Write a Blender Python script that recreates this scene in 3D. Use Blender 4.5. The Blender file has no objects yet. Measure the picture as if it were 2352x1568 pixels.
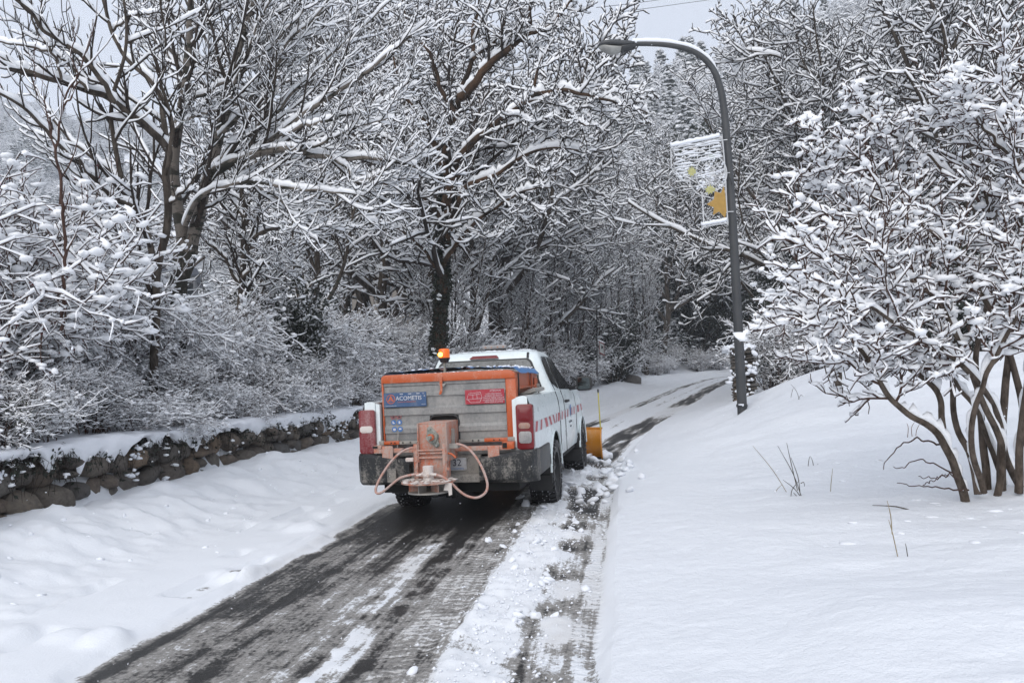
import bpy, bmesh, math, random
import numpy as np
from mathutils import Vector, Matrix

sc = bpy.context.scene
R_ = math.radians
# ------------------------------------------------------------------ camera
FPX, PITCH, ROLL, CAMZ = 1898.0, 5.5, 2.0, 1.51          # focal length for a 2352 px wide frame
_p, _r = R_(PITCH), R_(ROLL)
CF = np.array([0, math.cos(_p), math.sin(_p)])
_u = np.array([0, -math.sin(_p), math.cos(_p)]); _x = np.array([1.0, 0, 0])
CR = _x*math.cos(_r) - _u*math.sin(_r)
CU = _x*math.sin(_r) + _u*math.cos(_r)
CC = np.array([0, 0, CAMZ])
cam_d = bpy.data.cameras.new('camera'); cam = bpy.data.objects.new('camera', cam_d)
sc.collection.objects.link(cam); sc.camera = cam
cam.matrix_world = Matrix(((CR[0], CU[0], -CF[0], CC[0]), (CR[1], CU[1], -CF[1], CC[1]), (CR[2], CU[2], -CF[2], CC[2]), (0, 0, 0, 1)))
cam_d.sensor_width = 36.0; cam_d.lens = 36.0*FPX/2352; cam_d.clip_start = 0.1; cam_d.clip_end = 4000
# ------------------------------------------------------------------ sky, sun, exposure
SUN_EL, SUN_ROT = 36.0, 200.0
w = bpy.data.worlds.new('World'); sc.world = w; w.use_nodes = True
nt = w.node_tree; nt.nodes.clear()
sky = nt.nodes.new('ShaderNodeTexSky'); sky.sky_type = 'NISHITA'; sky.sun_disc = False
sky.sun_elevation = R_(SUN_EL); sky.sun_rotation = R_(SUN_ROT); sky.air_density = 1.0; sky.dust_density = 6.0
mixw = nt.nodes.new('ShaderNodeMixRGB'); mixw.inputs[0].default_value = 0.86   # a closed overcast veil over the sky
mixw.inputs[2].default_value = (6.65, 7.10, 8.05, 1)
bg = nt.nodes.new('ShaderNodeBackground'); bg.inputs[1].default_value = 0.110
ow = nt.nodes.new('ShaderNodeOutputWorld')
nt.links.new(sky.outputs[0], mixw.inputs[1]); nt.links.new(mixw.outputs[0], bg.inputs[0]); nt.links.new(bg.outputs[0], ow.inputs[0])
sun_d = bpy.data.lights.new('sun', 'SUN'); sun_d.energy = 1.3; sun_d.angle = R_(60); sun_d.color = (1.0, 0.99, 0.98)
sun = bpy.data.objects.new('sun', sun_d); sc.collection.objects.link(sun)
_d = Vector((math.sin(R_(SUN_ROT))*math.cos(R_(SUN_EL)), math.cos(R_(SUN_ROT))*math.cos(R_(SUN_EL)), math.sin(R_(SUN_EL))))
sun.rotation_euler = _d.to_track_quat('Z', 'Y').to_euler()
sc.view_settings.view_transform = 'Standard'; sc.view_settings.look = 'None'
sc.view_settings.exposure = 0.18; sc.view_settings.gamma = 1.0; sc.view_settings.use_curve_mapping = False
try:
    sc.cycles.use_denoising = True; sc.cycles.denoiser = 'OPENIMAGEDENOISE'
    sc.cycles.max_bounces = 7; sc.cycles.diffuse_bounces = 6; sc.cycles.glossy_bounces = 3; sc.cycles.volume_bounces = 2
    sc.cycles.transparent_max_bounces = 6
except Exception: pass

# ------------------------------------------------------------------ helpers
rng = np.random.default_rng(7)
random.seed(7)
col = sc.collection
def at(px, py, d):
    """a place in the world from a sighting (2352 px frame) at distance d in front of the camera"""
    return CC + d*(CF + (px-1176)/FPX*CR - (py-784)/FPX*CU)
def tag(o, label=None, cat=None, group=None, kind=None):
    if label: o['label'] = label
    if cat: o['category'] = cat
    if group: o['group'] = group
    if kind: o['kind'] = kind
    return o
def empty(name, loc=(0, 0, 0), rot=(0, 0, 0), parent=None):
    o = bpy.data.objects.new(name, None); col.objects.link(o); o.location = loc; o.rotation_euler = rot
    o.empty_display_size = 0.2
    if parent: o.parent = parent
    return o
def link(name, me, parent=None, mat=None):
    o = bpy.data.objects.new(name, me); col.objects.link(o)
    if mat is not None and len(me.materials) == 0: me.materials.append(mat)
    if parent: o.parent = parent
    return o
def kids(o): return [c for c in bpy.data.objects if c.parent == o]
def copy_tree(root, children, loc, rot, scale, label=None, group=None):
    """children: list of (obj, [subobjs])"""
    r = root.copy(); col.objects.link(r); r.location = loc; r.rotation_euler = rot
    r.scale = scale if hasattr(scale, '__len__') else (scale,)*3
    if label: r['label'] = label
    if group: r['group'] = group
    for c, subs in children:
        d = c.copy(); col.objects.link(d); d.parent = r
        for g in subs:
            e = g.copy(); col.objects.link(e); e.parent = d
    return r
def np_mesh(name, V, Q=None, T=None, smooth=True, attrs=None):
    V = np.asarray(V, np.float32).reshape(-1, 3)
    Q = np.zeros((0, 4), np.int32) if Q is None else np.asarray(Q, np.int32).reshape(-1, 4)
    T = np.zeros((0, 3), np.int32) if T is None else np.asarray(T, np.int32).reshape(-1, 3)
    me = bpy.data.meshes.new(name)
    me.vertices.add(len(V)); me.vertices.foreach_set('co', V.ravel())
    nl = Q.size + T.size; me.loops.add(nl)
    me.loops.foreach_set('vertex_index', np.concatenate([Q.ravel(), T.ravel()]).astype(np.int32))
    ls = np.concatenate([np.arange(len(Q))*4, Q.size + np.arange(len(T))*3]).astype(np.int32)
    me.polygons.add(len(ls)); me.polygons.foreach_set('loop_start', ls)
    if smooth: me.polygons.foreach_set('use_smooth', np.ones(len(ls), bool))
    if attrs:
        for k, a in attrs.items():
            at_ = me.attributes.new(k, 'FLOAT', 'POINT'); at_.data.foreach_set('value', np.asarray(a, np.float32).ravel())
    me.update(calc_edges=True)
    return me
def grid_quads(nu, nv):
    i = np.arange(nu-1)[:, None]*nv + np.arange(nv-1)[None]
    return np.stack([i, i+nv, i+nv+1, i+1], -1).reshape(-1, 4)
# ---- numpy value noise
def _h(ix, iy, iz=0, seed=0):
    n = (ix.astype(np.int64)*374761393 + iy.astype(np.int64)*668265263 + np.int64(iz)*2147483647 + seed*1442695041) & 0xffffffff
    n = ((n ^ (n >> 13))*1274126177) & 0xffffffff
    n = ((n ^ (n >> 15))*2246822519) & 0xffffffff
    return ((n ^ (n >> 16)) & 0xffffff)/float(0xffffff)
def vnoise(x, y, seed=0):
    x = np.asarray(x, float); y = np.asarray(y, float)
    ix = np.floor(x); iy = np.floor(y); fx = x-ix; fy = y-iy
    fx = fx*fx*fx*(fx*(fx*6-15)+10); fy = fy*fy*fy*(fy*(fy*6-15)+10)
    a = _h(ix, iy, 0, seed); b = _h(ix+1, iy, 0, seed); c = _h(ix, iy+1, 0, seed); d = _h(ix+1, iy+1, 0, seed)
    return (a*(1-fx)+b*fx)*(1-fy)+(c*(1-fx)+d*fx)*fy
def fbm(x, y, oct=4, seed=0, gain=0.5):
    v = 0; a = 1; s = 0
    for o in range(oct):
        v = v + a*(vnoise(x*2**o+13.7*o, y*2**o-7.1*o, seed+o)-0.5); s += a; a *= gain
    return v/s*2
def sstep(a, b, x):
    t = np.clip((x-a)/(b-a), 0, 1); return t*t*(3-2*t)

# ------------------------------------------------------------------ materials
def new_mat(name):
    m = bpy.data.materials.new(name); m.use_nodes = True
    n = m.node_tree.nodes; n.clear()
    o = n.new('ShaderNodeOutputMaterial'); b = n.new('ShaderNodeBsdfPrincipled')
    m.node_tree.links.new(b.outputs[0], o.inputs[0])
    return m, m.node_tree, b
def N(t, typ, **kw):
    n = t.nodes.new(typ)
    for k, v in kw.items():
        if k.startswith('i_'):
            key = k[2:]; n.inputs[int(key) if key.isdigit() else key].default_value = v
        else: setattr(n, k, v)
    return n
def noise(t, scale, detail=3, rough=0.5, coord='Object', stretch=None):
    tc = N(t, 'ShaderNodeTexCoord'); src = tc.outputs[coord]
    if stretch:
        mp = N(t, 'ShaderNodeMapping'); mp.inputs['Scale'].default_value = stretch; t.links.new(src, mp.inputs[0]); src = mp.outputs[0]
    n = N(t, 'ShaderNodeTexNoise'); n.inputs['Scale'].default_value = scale; n.inputs['Detail'].default_value = detail; n.inputs['Roughness'].default_value = rough
    t.links.new(src, n.inputs['Vector']); return n.outputs[0]
def ramp(t, src, stops, interp='LINEAR'):
    r = N(t, 'ShaderNodeValToRGB'); cr = r.color_ramp; cr.interpolation = interp
    while len(cr.elements) < len(stops): cr.elements.new(0.5)
    for e, (p, c) in zip(cr.elements, stops):
        e.position = p; e.color = (c, c, c, 1) if isinstance(c, (int, float)) else (*c, 1)
    t.links.new(src, r.inputs[0]); return r.outputs[0]
def mixc(t, fac, a, b):
    m = N(t, 'ShaderNodeMixRGB')
    for i, v in ((0, fac), (1, a), (2, b)):
        if isinstance(v, bpy.types.NodeSocket): t.links.new(v, m.inputs[i])
        elif isinstance(v, (int, float)): m.inputs[i].default_value = v if i == 0 else (v, v, v, 1)
        else: m.inputs[i].default_value = (*v, 1)
    return m.outputs[0]
def math_(t, op, a, b=None):
    m = N(t, 'ShaderNodeMath', operation=op)
    for i, v in ((0, a), (1, b)):
        if v is None: continue
        if isinstance(v, bpy.types.NodeSocket): t.links.new(v, m.inputs[i])
        else: m.inputs[i].default_value = v
    return m.outputs[0]
def bump(t, b, h, strength=0.3, dist=0.02):
    n = N(t, 'ShaderNodeBump'); n.inputs['Strength'].default_value = strength; n.inputs['Distance'].default_value = dist
    t.links.new(h, n.inputs['Height']); t.links.new(n.outputs[0], b.inputs['Normal']); return n
def setc(t, b, name, v):
    if isinstance(v, bpy.types.NodeSocket): t.links.new(v, b.inputs[name])
    elif isinstance(v, (int, float)): b.inputs[name].default_value = v
    else: b.inputs[name].default_value = (*v, 1)
def simple(name, c, rough=0.5, metal=0.0, var=0.15, scale=8, bmp=0.0, spec=0.5, c2=None, coat=0.0, emis=None, es=0):
    m, t, b = new_mat(name)
    nz = noise(t, scale, 4)
    c2 = c2 or tuple(x*(1-var) for x in c)
    setc(t, b, 'Base Color', mixc(t, ramp(t, nz, [(0.35, 0.0), (0.65, 1.0)]), c, c2))
    b.inputs['Roughness'].default_value = rough; b.inputs['Metallic'].default_value = metal
    b.inputs['Specular IOR Level'].default_value = spec; b.inputs['Coat Weight'].default_value = coat
    if bmp: bump(t, b, nz, bmp)
    if emis: b.inputs['Emission Color'].default_value = (*emis, 1); b.inputs['Emission Strength'].default_value = es
    return m
M = {}
SNOWC = (0.86, 0.885, 0.93)
def snow_mat():
    m, t, b = new_mat('snow')
    nz = noise(t, 3.0, 5)
    setc(t, b, 'Base Color', mixc(t, nz, SNOWC, (0.82, 0.845, 0.89)))
    b.inputs['Roughness'].default_value = 0.55; b.inputs['Specular IOR Level'].default_value = 0.25
    h = noise(t, 38, 5, 0.65); bump(t, b, h, 0.35, 0.012)
    return m
M['snow'] = snow_mat()
def snow_branch_mat():
    m, t, b = new_mat('snow_on_branches')
    nz = noise(t, 9.0, 3)
    setc(t, b, 'Base Color', mixc(t, nz, (0.93, 0.94, 0.955), (0.90, 0.915, 0.94)))
    b.inputs['Roughness'].default_value = 0.7; b.inputs['Specular IOR Level'].default_value = 0.15
    return m
M['bsnow'] = snow_branch_mat()
def bark(name, c1, c2, scale=14, stretch=(1, 1, 0.35)):
    m, t, b = new_mat(name)
    nz = noise(t, scale, 6, 0.65, stretch=stretch)
    setc(t, b, 'Base Color', mixc(t, ramp(t, nz, [(0.38, 0.0), (0.62, 1.0)]), c1, c2))
    b.inputs['Roughness'].default_value = 0.85; b.inputs['Specular IOR Level'].default_value = 0.2
    bump(t, b, nz, 0.7, 0.02)
    return m
M['bark'] = bark('grey_brown_bark', (0.035, 0.028, 0.022), (0.10, 0.082, 0.066))
M['bark_red'] = bark('red_brown_bark', (0.05, 0.03, 0.02), (0.13, 0.075, 0.045))
M['twig'] = bark('dark_twig', (0.022, 0.017, 0.014), (0.055, 0.044, 0.037), 30)
M['twig_red'] = bark('reddish_twig', (0.045, 0.024, 0.019), (0.095, 0.055, 0.043), 30)
def birch_mat():
    m, t, b = new_mat('banded_pale_bark')
    big = noise(t, 2.6, 5, 0.7, stretch=(0.8, 0.8, 3.2)); fine = noise(t, 26, 5, 0.6, stretch=(1, 1, 0.6))
    pale = mixc(t, fine, (0.085, 0.070, 0.058), (0.19, 0.165, 0.14))
    band = ramp(t, big, [(0.50, 0.0), (0.545, 1.0)])
    tc = N(t, 'ShaderNodeTexCoord'); sp = N(t, 'ShaderNodeSeparateXYZ'); t.links.new(tc.outputs['Object'], sp.inputs[0])
    low = N(t, 'ShaderNodeMapRange'); low.inputs[1].default_value = 1.2; low.inputs[2].default_value = 3.6; low.inputs[3].default_value = 0.75; low.inputs[4].default_value = 0.0
    t.links.new(sp.outputs[2], low.inputs[0])
    bl = math_(t, 'ADD', band, ramp(t, math_(t, 'ADD', fine, low.outputs[0]), [(0.80, 0.0), (0.95, 1.0)]))
    setc(t, b, 'Base Color', mixc(t, math_(t, 'MINIMUM', bl, 1.0), pale, (0.022, 0.02, 0.013)))
    b.inputs['Roughness'].default_value = 0.8; bump(t, b, fine, 0.6, 0.02)
    return m
M['birch'] = birch_mat()
# ------------------------------------------------------------------ the road's course
_S = np.linspace(-30, 400, 4301)
_kn = [-30, 0, 10, 20, 35, 50, 60, 75, 400]
_hd = np.radians(np.interp(_S, _kn, [7.64, 7.64, 7.64, 17.6, 18.93, 22, 44, 62, 62]))
_sl = np.interp(_S, [-30, 0, 10, 20, 35, 60, 400], [.055, .055, .055, .066, .084, .075, .065])
_ds = _S[1]-_S[0]; _i0 = int(round(30/_ds))
def _cum(a):
    c = np.concatenate([[0], np.cumsum((a[1:]+a[:-1])/2*_ds)]); return c - c[_i0]
_PX, _PY, _PZ = _cum(np.sin(_hd)), _cum(np.cos(_hd)), _cum(_sl)
def road_pt(s, t):
    x = np.interp(s, _S, _PX); y = np.interp(s, _S, _PY); h = np.interp(s, _S, _hd)
    return x + t*np.cos(h), y - t*np.sin(h)
def road_z(s): return np.interp(s, _S, _PZ)
def road_h(s): return float(np.interp(s, _S, _hd))
def road_st(x, y):
    s = np.asarray(y, float)*1.0
    for _ in range(6):
        px = np.interp(s, _S, _PX); py = np.interp(s, _S, _PY); h = np.interp(s, _S, _hd)
        s = np.clip(s + 0.8*((x-px)*np.sin(h) + (y-py)*np.cos(h)), -29, 399)
    px = np.interp(s, _S, _PX); py = np.interp(s, _S, _PY); h = np.interp(s, _S, _hd)
    return s, (x-px)*np.cos(h) - (y-py)*np.sin(h)
# ---- right verge: height above the road, thin plate through surveyed points
_sv = [  # px, py, dist
 (1706, 958, 15.5), (2219, 1158, 7.0), (2290, 1143, 7.2), (2352, 1120, 7.3), (2150, 866, 13.0), (2330, 858, 12.5), (1920, 862, 14.0), (1760, 886, 15.6),
 (1900, 960, 12.0), (2080, 1010, 10.2), (1800, 1010, 11.5), (1700, 1100, 9.2), (1900, 1150, 7.4), (1650, 1300, 5.6), (2000, 1350, 4.7), (2300, 1400, 4.0), (1600, 1500, 3.9), (2200, 1568, 3.1)]
_P = np.array([at(*q) for q in _sv])
_ss, _tt = road_st(_P[:, 0], _P[:, 1]); _dz = _P[:, 2] - road_z(_ss)
SURVEY = np.stack([_ss, _tt, _dz], 1)
_ex = [(s, -0.1, 0.13) for s in (-4, 0, 3, 6, 9, 12, 15, 18, 24, 34, 50)] + [(-6, 4, .5), (-6, 14, 1.0), (2, 14, 1.2), (10, 14, 1.15), (20, 14, 1.05), (26, 1.5, .35), (35, 2, .4), (26, 6, .8), (35, 14, 1.2), (50, 3, .6), (50, 14, 2.4)]
_cp = np.concatenate([SURVEY, np.array(_ex)]); _XY = _cp[:, :2]
def _tps(r): return np.where(r > 1e-9, r*r*np.log(np.maximum(r, 1e-9)), 0)
_n = len(_cp); _A = np.zeros((_n+3, _n+3))
_A[:_n, :_n] = _tps(np.hypot(_XY[:, None, 0]-_XY[None, :, 0], _XY[:, None, 1]-_XY[None, :, 1])) + np.eye(_n)*0.6
_A[:_n, _n] = 1; _A[:_n, _n+1:] = _XY; _A[_n, :_n] = 1; _A[_n+1:, :_n] = _XY.T
_W = np.linalg.solve(_A, np.concatenate([_cp[:, 2], [0, 0, 0]]))
def verge(s, t):
    s = np.clip(s, -6, 50); t2 = np.clip(t, -.1, 14); out = np.full(np.shape(s), _W[_n]) + _W[_n+1]*s + _W[_n+2]*t2
    for k in range(_n): out = out + _W[k]*_tps(np.hypot(s-_XY[k, 0], t2-_XY[k, 1]))
    return out
def hill(x, y):
    """the wooded slopes that close the valley"""
    # right-hand mountain side: rises away from the road to the right and beyond the bend
    u = x*0.55 + y*0.83                       # direction up the slope
    r = np.maximum(0, u-64)
    h = 0.80*r*sstep(0, 50, r)
    h = h*(0.92+0.2*fbm(x/45, y/45, 3, 41))
    h = np.minimum(h, 47 + 0.10*r + 9*fbm(x/30, y/30, 3, 43))
    gate = sstep(-0.34, -0.10, x/np.maximum(y, 20))
    hr = h*gate
    # far slope across the valley, on the left
    v = y*0.9 - x*0.45
    q = np.maximum(0, v-75)
    hl = 0.20*q*sstep(0, 60, q) + 0.42*np.maximum(0, v-190)
    hl = np.minimum(hl, 135 + 0.03*q + 16*fbm(x/80, y/80, 3, 47))*(0.94+0.12*fbm(x/60, y/60, 3, 48))*sstep(0.30, 0.02, x/np.maximum(y, 20))
    return np.maximum(hr, hl)
WALL_T = -5.95
def ground_z(x, y, detail=True):
    x = np.asarray(x, float); y = np.asarray(y, float)
    s, t = road_st(x, y); z0 = road_z(np.clip(s, -29, 120))
    zr = z0 + verge(s, t) + np.maximum(0, t-14)*0.04
    # left: gutter, plough bank, wall, terrace
    crest = 0.31 + 0.05*fbm(s*0.35, s*0+3, 3, 5)
    zl = z0 + 0.04 + crest*sstep(-4.3, -5.55, t)
    terr = 0.90 + 0.10*fbm(s*0.8, t*0.8, 3, 8) + 0.62*sstep(-6.0, -7.7, t) - 0.35*sstep(17, 24, s)
    endw = sstep(30, 20, s)
    zl = np.where(t < WALL_T+0.02, z0 + 0.36 + (terr-0.36)*(sstep(WALL_T+.02, WALL_T-.22, t)*endw + sstep(WALL_T+.02, WALL_T-2.5, t)*(1-endw)), zl)
    zl = zl - 0.5*sstep(-16, -30, t) - 0.05*np.clip(-t-25, 0, 90)
    z = np.where(t < -2.5, zl, np.where(t > -0.15, zr, z0+0.03))
    if detail:
        near = sstep(80, 20, y)
        z = z + near*(t > 0.05)*(0.075*fbm(x*0.5, y*0.75, 4, 21) + 0.030*fbm(x*1.6+y*.5, y*2.3, 4, 22)*sstep(0, 1.5, t) + 0.010*np.abs(fbm(x*4.5, y*7, 3, 24)))
        z = z + near*(t < WALL_T)*0.10*fbm(x*0.9, y*0.9, 4, 23)
    z = z + hill(x, y)
    return z
def gz(x, y): return float(ground_z(np.array([x]), np.array([y]))[0])
RIB_L, RIB_R, RIB_S0, RIB_S1 = -5.93, 8.6, 1.2, 66.0
def build_ground():
    # rows fan out with distance, finest where the camera stands
    yy = np.concatenate([np.arange(-14, 1, 0.5), np.arange(1, 18, 0.15), 18+np.cumsum(0.16*1.026**np.arange(230))])
    yy = yy[yy < 690]
    v = np.linspace(-1, 1, 321)
    a = np.sinh(v*4.6)/np.sinh(4.6)
    X = a[None, :]*np.full((len(yy), 1), 600.0) + 2.0; X = np.repeat(X[:1], len(yy), 0)
    Y = np.repeat(yy[:, None], len(v), 1)
    Z = ground_z(X, Y)
    s, t = road_st(X, Y)
    inside = sstep(RIB_L-.0, RIB_L+.12, t)*sstep(RIB_R, RIB_R-.5, t)*sstep(RIB_S0-.5, RIB_S0, s)*sstep(RIB_S1+.5, RIB_S1, s)
    Z = Z - 0.14*inside
    far = sstep(45, 90, hill(X, Y)*6+0*X)
    me = np_mesh('snow_ground', np.stack([X, Y, Z], -1), grid_quads(*X.shape)[:, ::-1])
    m, tn, b = new_mat('snow_field')
    nz = noise(tn, 0.7, 6)
    setc(tn, b, 'Base Color', mixc(tn, nz, (0.80, 0.825, 0.86), (0.765, 0.79, 0.83)))
    b.inputs['Roughness'].default_value = 0.5; b.inputs['Specular IOR Level'].default_value = 0.2
    h1 = noise(tn, 9, 6, 0.6); h2 = noise(tn, 90, 3, 0.6)
    bump(tn, b, math_(tn, 'ADD', h1, math_(tn, 'MULTIPLY', h2, 0.25)), 0.60, 0.04)
    M['field'] = m
    o = link('snow_ground', me, mat=m); o['kind'] = 'structure'; return o
build_ground()

# ------------------------------------------------------------------ the road itself
def band(t, a, b, w=0.05): return sstep(a-w, a+w, t)*sstep(b+w, b-w, t)
TRK = 9.6    # where the truck stands
HEAPS = []
for px_, py_, d_, a_, r_ in ((60, 1300, 5.6, .03, .14), (20, 1370, 5.1, .02, .16), (150, 1385, 5.0, .02, .12), (240, 1400, 4.9, .05, .14), (560, 1180, 6.6, .05, .2), (700, 1120, 8.4, .06, .18), (930, 0, 0, 0, 1)):
    if d_: _q = at(px_, py_, d_); _s0, _t0 = road_st(_q[:1], _q[1:2]); HEAPS.append((float(_s0[0]), float(_t0[0]), a_, r_))
def build_road():
    s = [RIB_S0]
    while s[-1] < RIB_S1: s.append(s[-1] + max(0.026, s[-1]*0.0064))
    s = np.array(s)
    t = np.concatenate([np.arange(RIB_L, -3.3, 0.06), np.arange(-3.3, 0.35, 0.025), 0.35 + (RIB_R-.35)*np.linspace(0, 1, 64)[0:]**1.35])
    S, T = np.meshgrid(s, t, indexing='ij')
    wob = 0.05*fbm(S*0.8, T*0+1, 3, 31)
    Te = T + wob
    n_long = fbm(S*0.7, T*11, 4, 32)              # streaks along the road
    n_fine = fbm(S*9, T*9, 3, 33)
    n_mid = fbm(S*2.2, T*4.5, 4, 34)
    n_big = fbm(S*0.5, T*1.3, 3, 35)
    behind = sstep(13.6, 12.6, S)                 # already ploughed, behind the blade
    Ledge = -2.93 + 0.08*fbm(S*1.1, S*0+5, 4, 36) + 0.10*np.maximum(0, fbm(S*2.6, T*3, 2, 37))
    # cover: 0 bare wet asphalt, 0.5 grey slush, 1 snow
    c = np.ones_like(S)
    cb = np.where(Te > Ledge, 0.0, 1.0)
    cb = sstep(Ledge+0.14, Ledge-0.03, Te)
    nearf = sstep(9.5, 3.5, S)                    # tracks get whiter towards the camera
    dark = band(Te, -2.95, -1.75, .12)
    cb = np.maximum(cb, dark*(0.20 + (0.14+0.25*nearf)*sstep(-2.6, -1.75, Te) + 0.34*n_long + 0.12*n_fine + .16*n_mid))
    cb = np.maximum(cb, band(Te, -2.72, -2.45, .06)*(0.16+.2*nearf+0.30*n_mid))
    white = band(Te+.09*n_mid, -2.05, -1.34, .16)
    cb = np.maximum(cb, white*(0.22 + 0.34*sstep(9.0, 5.0, S)*sstep(-2.1, -1.6, Te) + 0.62*n_long + .30*n_fine))
    cb = np.maximum(cb, band(Te, -1.40, -1.04, .04)*(0.50+0.28*n_mid+.1*n_fine))
    lump = band(Te, -1.06+0.07*n_mid, -0.64+.20*n_big+.10*n_mid, .09)
    cb = np.maximum(cb, lump*(.92+0.40*n_mid+.2*n_fine))
    slush = band(Te, -0.62, -0.34, .08)
    cb = np.maximum(cb, slush*(0.38 + 0.75*n_big + 0.8*n_mid))
    cb = np.maximum(cb, band(Te, -0.36, -0.22, .04)*(0.74+0.5*n_mid))
    cb = np.maximum(cb, sstep(-0.27, -0.19, Te))
    # under and just behind the truck everything is wet and dark
    und = sstep(7.2, 8.6, S)*sstep(14.2, 13.2, S)*band(Te, -2.75, -1.42, .1)
    cb = cb*(1-0.8*und)
    # ahead of the blade: driven snow with two wheel tracks
    ca = 0.93 + 0.3*n_mid*band(Te, -3.1, 0, .2)
    k1 = band(Te, -2.52, -2.10, .10)*sstep(12, 14, S); k2 = band(Te, -1.02, -0.36, .12)
    gap = 1 - 0.85*sstep(23, 25.5, S)*sstep(31, 27.5, S)
    ca = ca - (0.50+0.9*n_long+.5*n_mid)*k1*gap - (0.72+0.9*n_long+.5*n_mid)*k2*gap
    ca = ca - 0.55*band(Te, -1.75, -1.35, .1)*np.maximum(0, n_long+.15)*gap
    c = np.clip(cb*behind + ca*(1-behind), 0, 1.2)
    # small scraped grooves in the snow of the left lane
    g = np.maximum(0, vnoise(S*1.7, T*5.5, 51)-0.70)*4.5*band(T, -4.15, -3.0, .12)*sstep(3.5, 5, S)
    c = c - 0.55*sstep(0.5, 0.9, g)*sstep(.45, .75, vnoise(S*7, T*9, 52))*sstep(-3.35, -3.15, T)
    # ---- relief
    z = road_z(S)
    zr = z + verge(S, T)
    crest = 0.31 + 0.05*fbm(S*0.35, S*0+3, 3, 5)
    lane = 0.035*sstep(Ledge+.02, Ledge-.10, Te) + 0.02*fbm(S*1.5, T*2, 4, 53)*sstep(Ledge, Ledge-.4, Te) - 0.05*sstep(.15, .5, g)
    bank = crest*sstep(-4.15, -5.5, T)*(1+0.18*fbm(S*1.2, T*1.2, 3, 54)*sstep(-4.4, -5.2, T)) + 0.10*np.abs(fbm(S*1.5, T*1.9, 4, 55))*band(T, -5.75, -4.3, .35) + 0.09*fbm(S*2.3, T*1.0, 3, 64)*band(T, -5.6, -4.5, .3) + 0.05*np.abs(fbm(S*5.5, T*6, 4, 65))*band(T, -5.8, -4.0, .3)
    for s0_, t0_, a_, r_ in HEAPS:
        q = ((S-s0_)**2 + (T-t0_)**2)/r_**2; bank = bank + a_*np.exp(-q*q*.9)*(1+.9*fbm(S*4, T*4, 4, 66))
    road = 0.012*n_mid*c + 0.010*c + 0.010*n_fine*sstep(.1, .5, c)
    tread = 0*S
    tr1 = band(T, -1.37, -1.06, .02)*behind; tr2 = band(T, -0.36, -0.21, .02)*behind; tr3 = band(T, -2.74, -2.44, .02)*behind*.3
    trd = np.clip(tr1+tr2+tr3, 0, 1)
    lumps = lump*behind*(0.018 + 0.055*np.maximum(0, fbm(S*5.5, T*5.5, 4, 56)) + 0.03*np.maximum(0, fbm(S*13, T*13, 2, 57)))
    lumps += slush*behind*0.03*np.maximum(0, fbm(S*9, T*9, 3, 58)-.1)
    roadz = z + 0.012 + road + tread + lumps
    edge = sstep(-0.235, -0.10, T + 0.035*fbm(S*2, S*0, 3, 59))
    right = zr + 0.045*0*S + 0.02*fbm(S*1.6, T*3.5, 4, 60)*sstep(0, .5, T) + 0.016*np.abs(fbm(S*3, T*5, 3, 61))*band(T, -.05, .5, .2)
    Z = np.where(T < -2.6, z + 0.02 + lane + bank, roadz)
    Z = np.where((T >= -2.6), roadz, np.where(Te > Ledge, roadz, Z))
    Z = Z*(1-edge) + right*edge
    X, Y = road_pt(S, T)
    # melt into the ground sheet at both long edges
    gzv = ground_z(X, Y)
    e = sstep(0.4, 1.3, T)
    Z = Z*(1-e) + (gzv+0.004)*e
    dirt = np.clip(band(Te, -2.95, -0.2, .05)*behind*(0.35+0.6*fbm(S*1.2, T*2.5, 4, 62)) + band(Te, -1.40, -1.04, .03)*behind*.7 + 0.35*(k1+k2)*(1-behind), 0, 1)
    dirt = dirt*(1 - 0.75*lump*behind)
    m, tn, b = new_mat('snowy_road')
    ca_ = N(tn, 'ShaderNodeAttribute', attribute_name='cover'); da = N(tn, 'ShaderNodeAttribute', attribute_name='dirt')
    aa = N(tn, 'ShaderNodeAttribute', attribute_name='along').outputs['Fac']; ac = N(tn, 'ShaderNodeAttribute', attribute_name='across').outputs['Fac']; ta = N(tn, 'ShaderNodeAttribute', attribute_name='tread').outputs['Fac']
    f1 = noise(tn, 38, 8, 0.75); f2 = noise(tn, 7, 6, 0.65); agg = noise(tn, 190, 2, 0.6)
    cv = N(tn, 'ShaderNodeCombineXYZ'); tn.links.new(math_(tn, 'MULTIPLY', aa, 1.1), cv.inputs[0]); tn.links.new(math_(tn, 'MULTIPLY', ac, 26), cv.inputs[1])
    fs = N(tn, 'ShaderNodeTexNoise'); fs.inputs['Scale'].default_value = 1.0; fs.inputs['Detail'].default_value = 5; fs.inputs['Roughness'].default_value = .65; tn.links.new(cv.outputs[0], fs.inputs['Vector']); fs = fs.outputs[0]
    ph = math_(tn, 'ADD', math_(tn, 'MULTIPLY', aa, 2*math.pi/.082), math_(tn, 'ADD', math_(tn, 'MULTIPLY', math_(tn, 'ABSOLUTE', math_(tn, 'ADD', ac, 1.22)), 14), math_(tn, 'MULTIPLY', f2, 22)))
    tw = math_(tn, 'MULTIPLY', math_(tn, 'SINE', ph), ta)
    j = math_(tn, 'ADD', ca_.outputs['Fac'], math_(tn, 'MULTIPLY', math_(tn, 'SUBTRACT', f1, 0.5), 1.15))
    j = math_(tn, 'ADD', j, math_(tn, 'MULTIPLY', math_(tn, 'SUBTRACT', f2, 0.5), 0.55))
    j = math_(tn, 'ADD', j, math_(tn, 'MULTIPLY', math_(tn, 'SUBTRACT', fs, 0.5), 0.80))
    j = math_(tn, 'ADD', j, math_(tn, 'MULTIPLY', math_(tn, 'MULTIPLY', tw, ramp(tn, f2, [(.40, 0), (.62, 1)])), 0.20))
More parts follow.
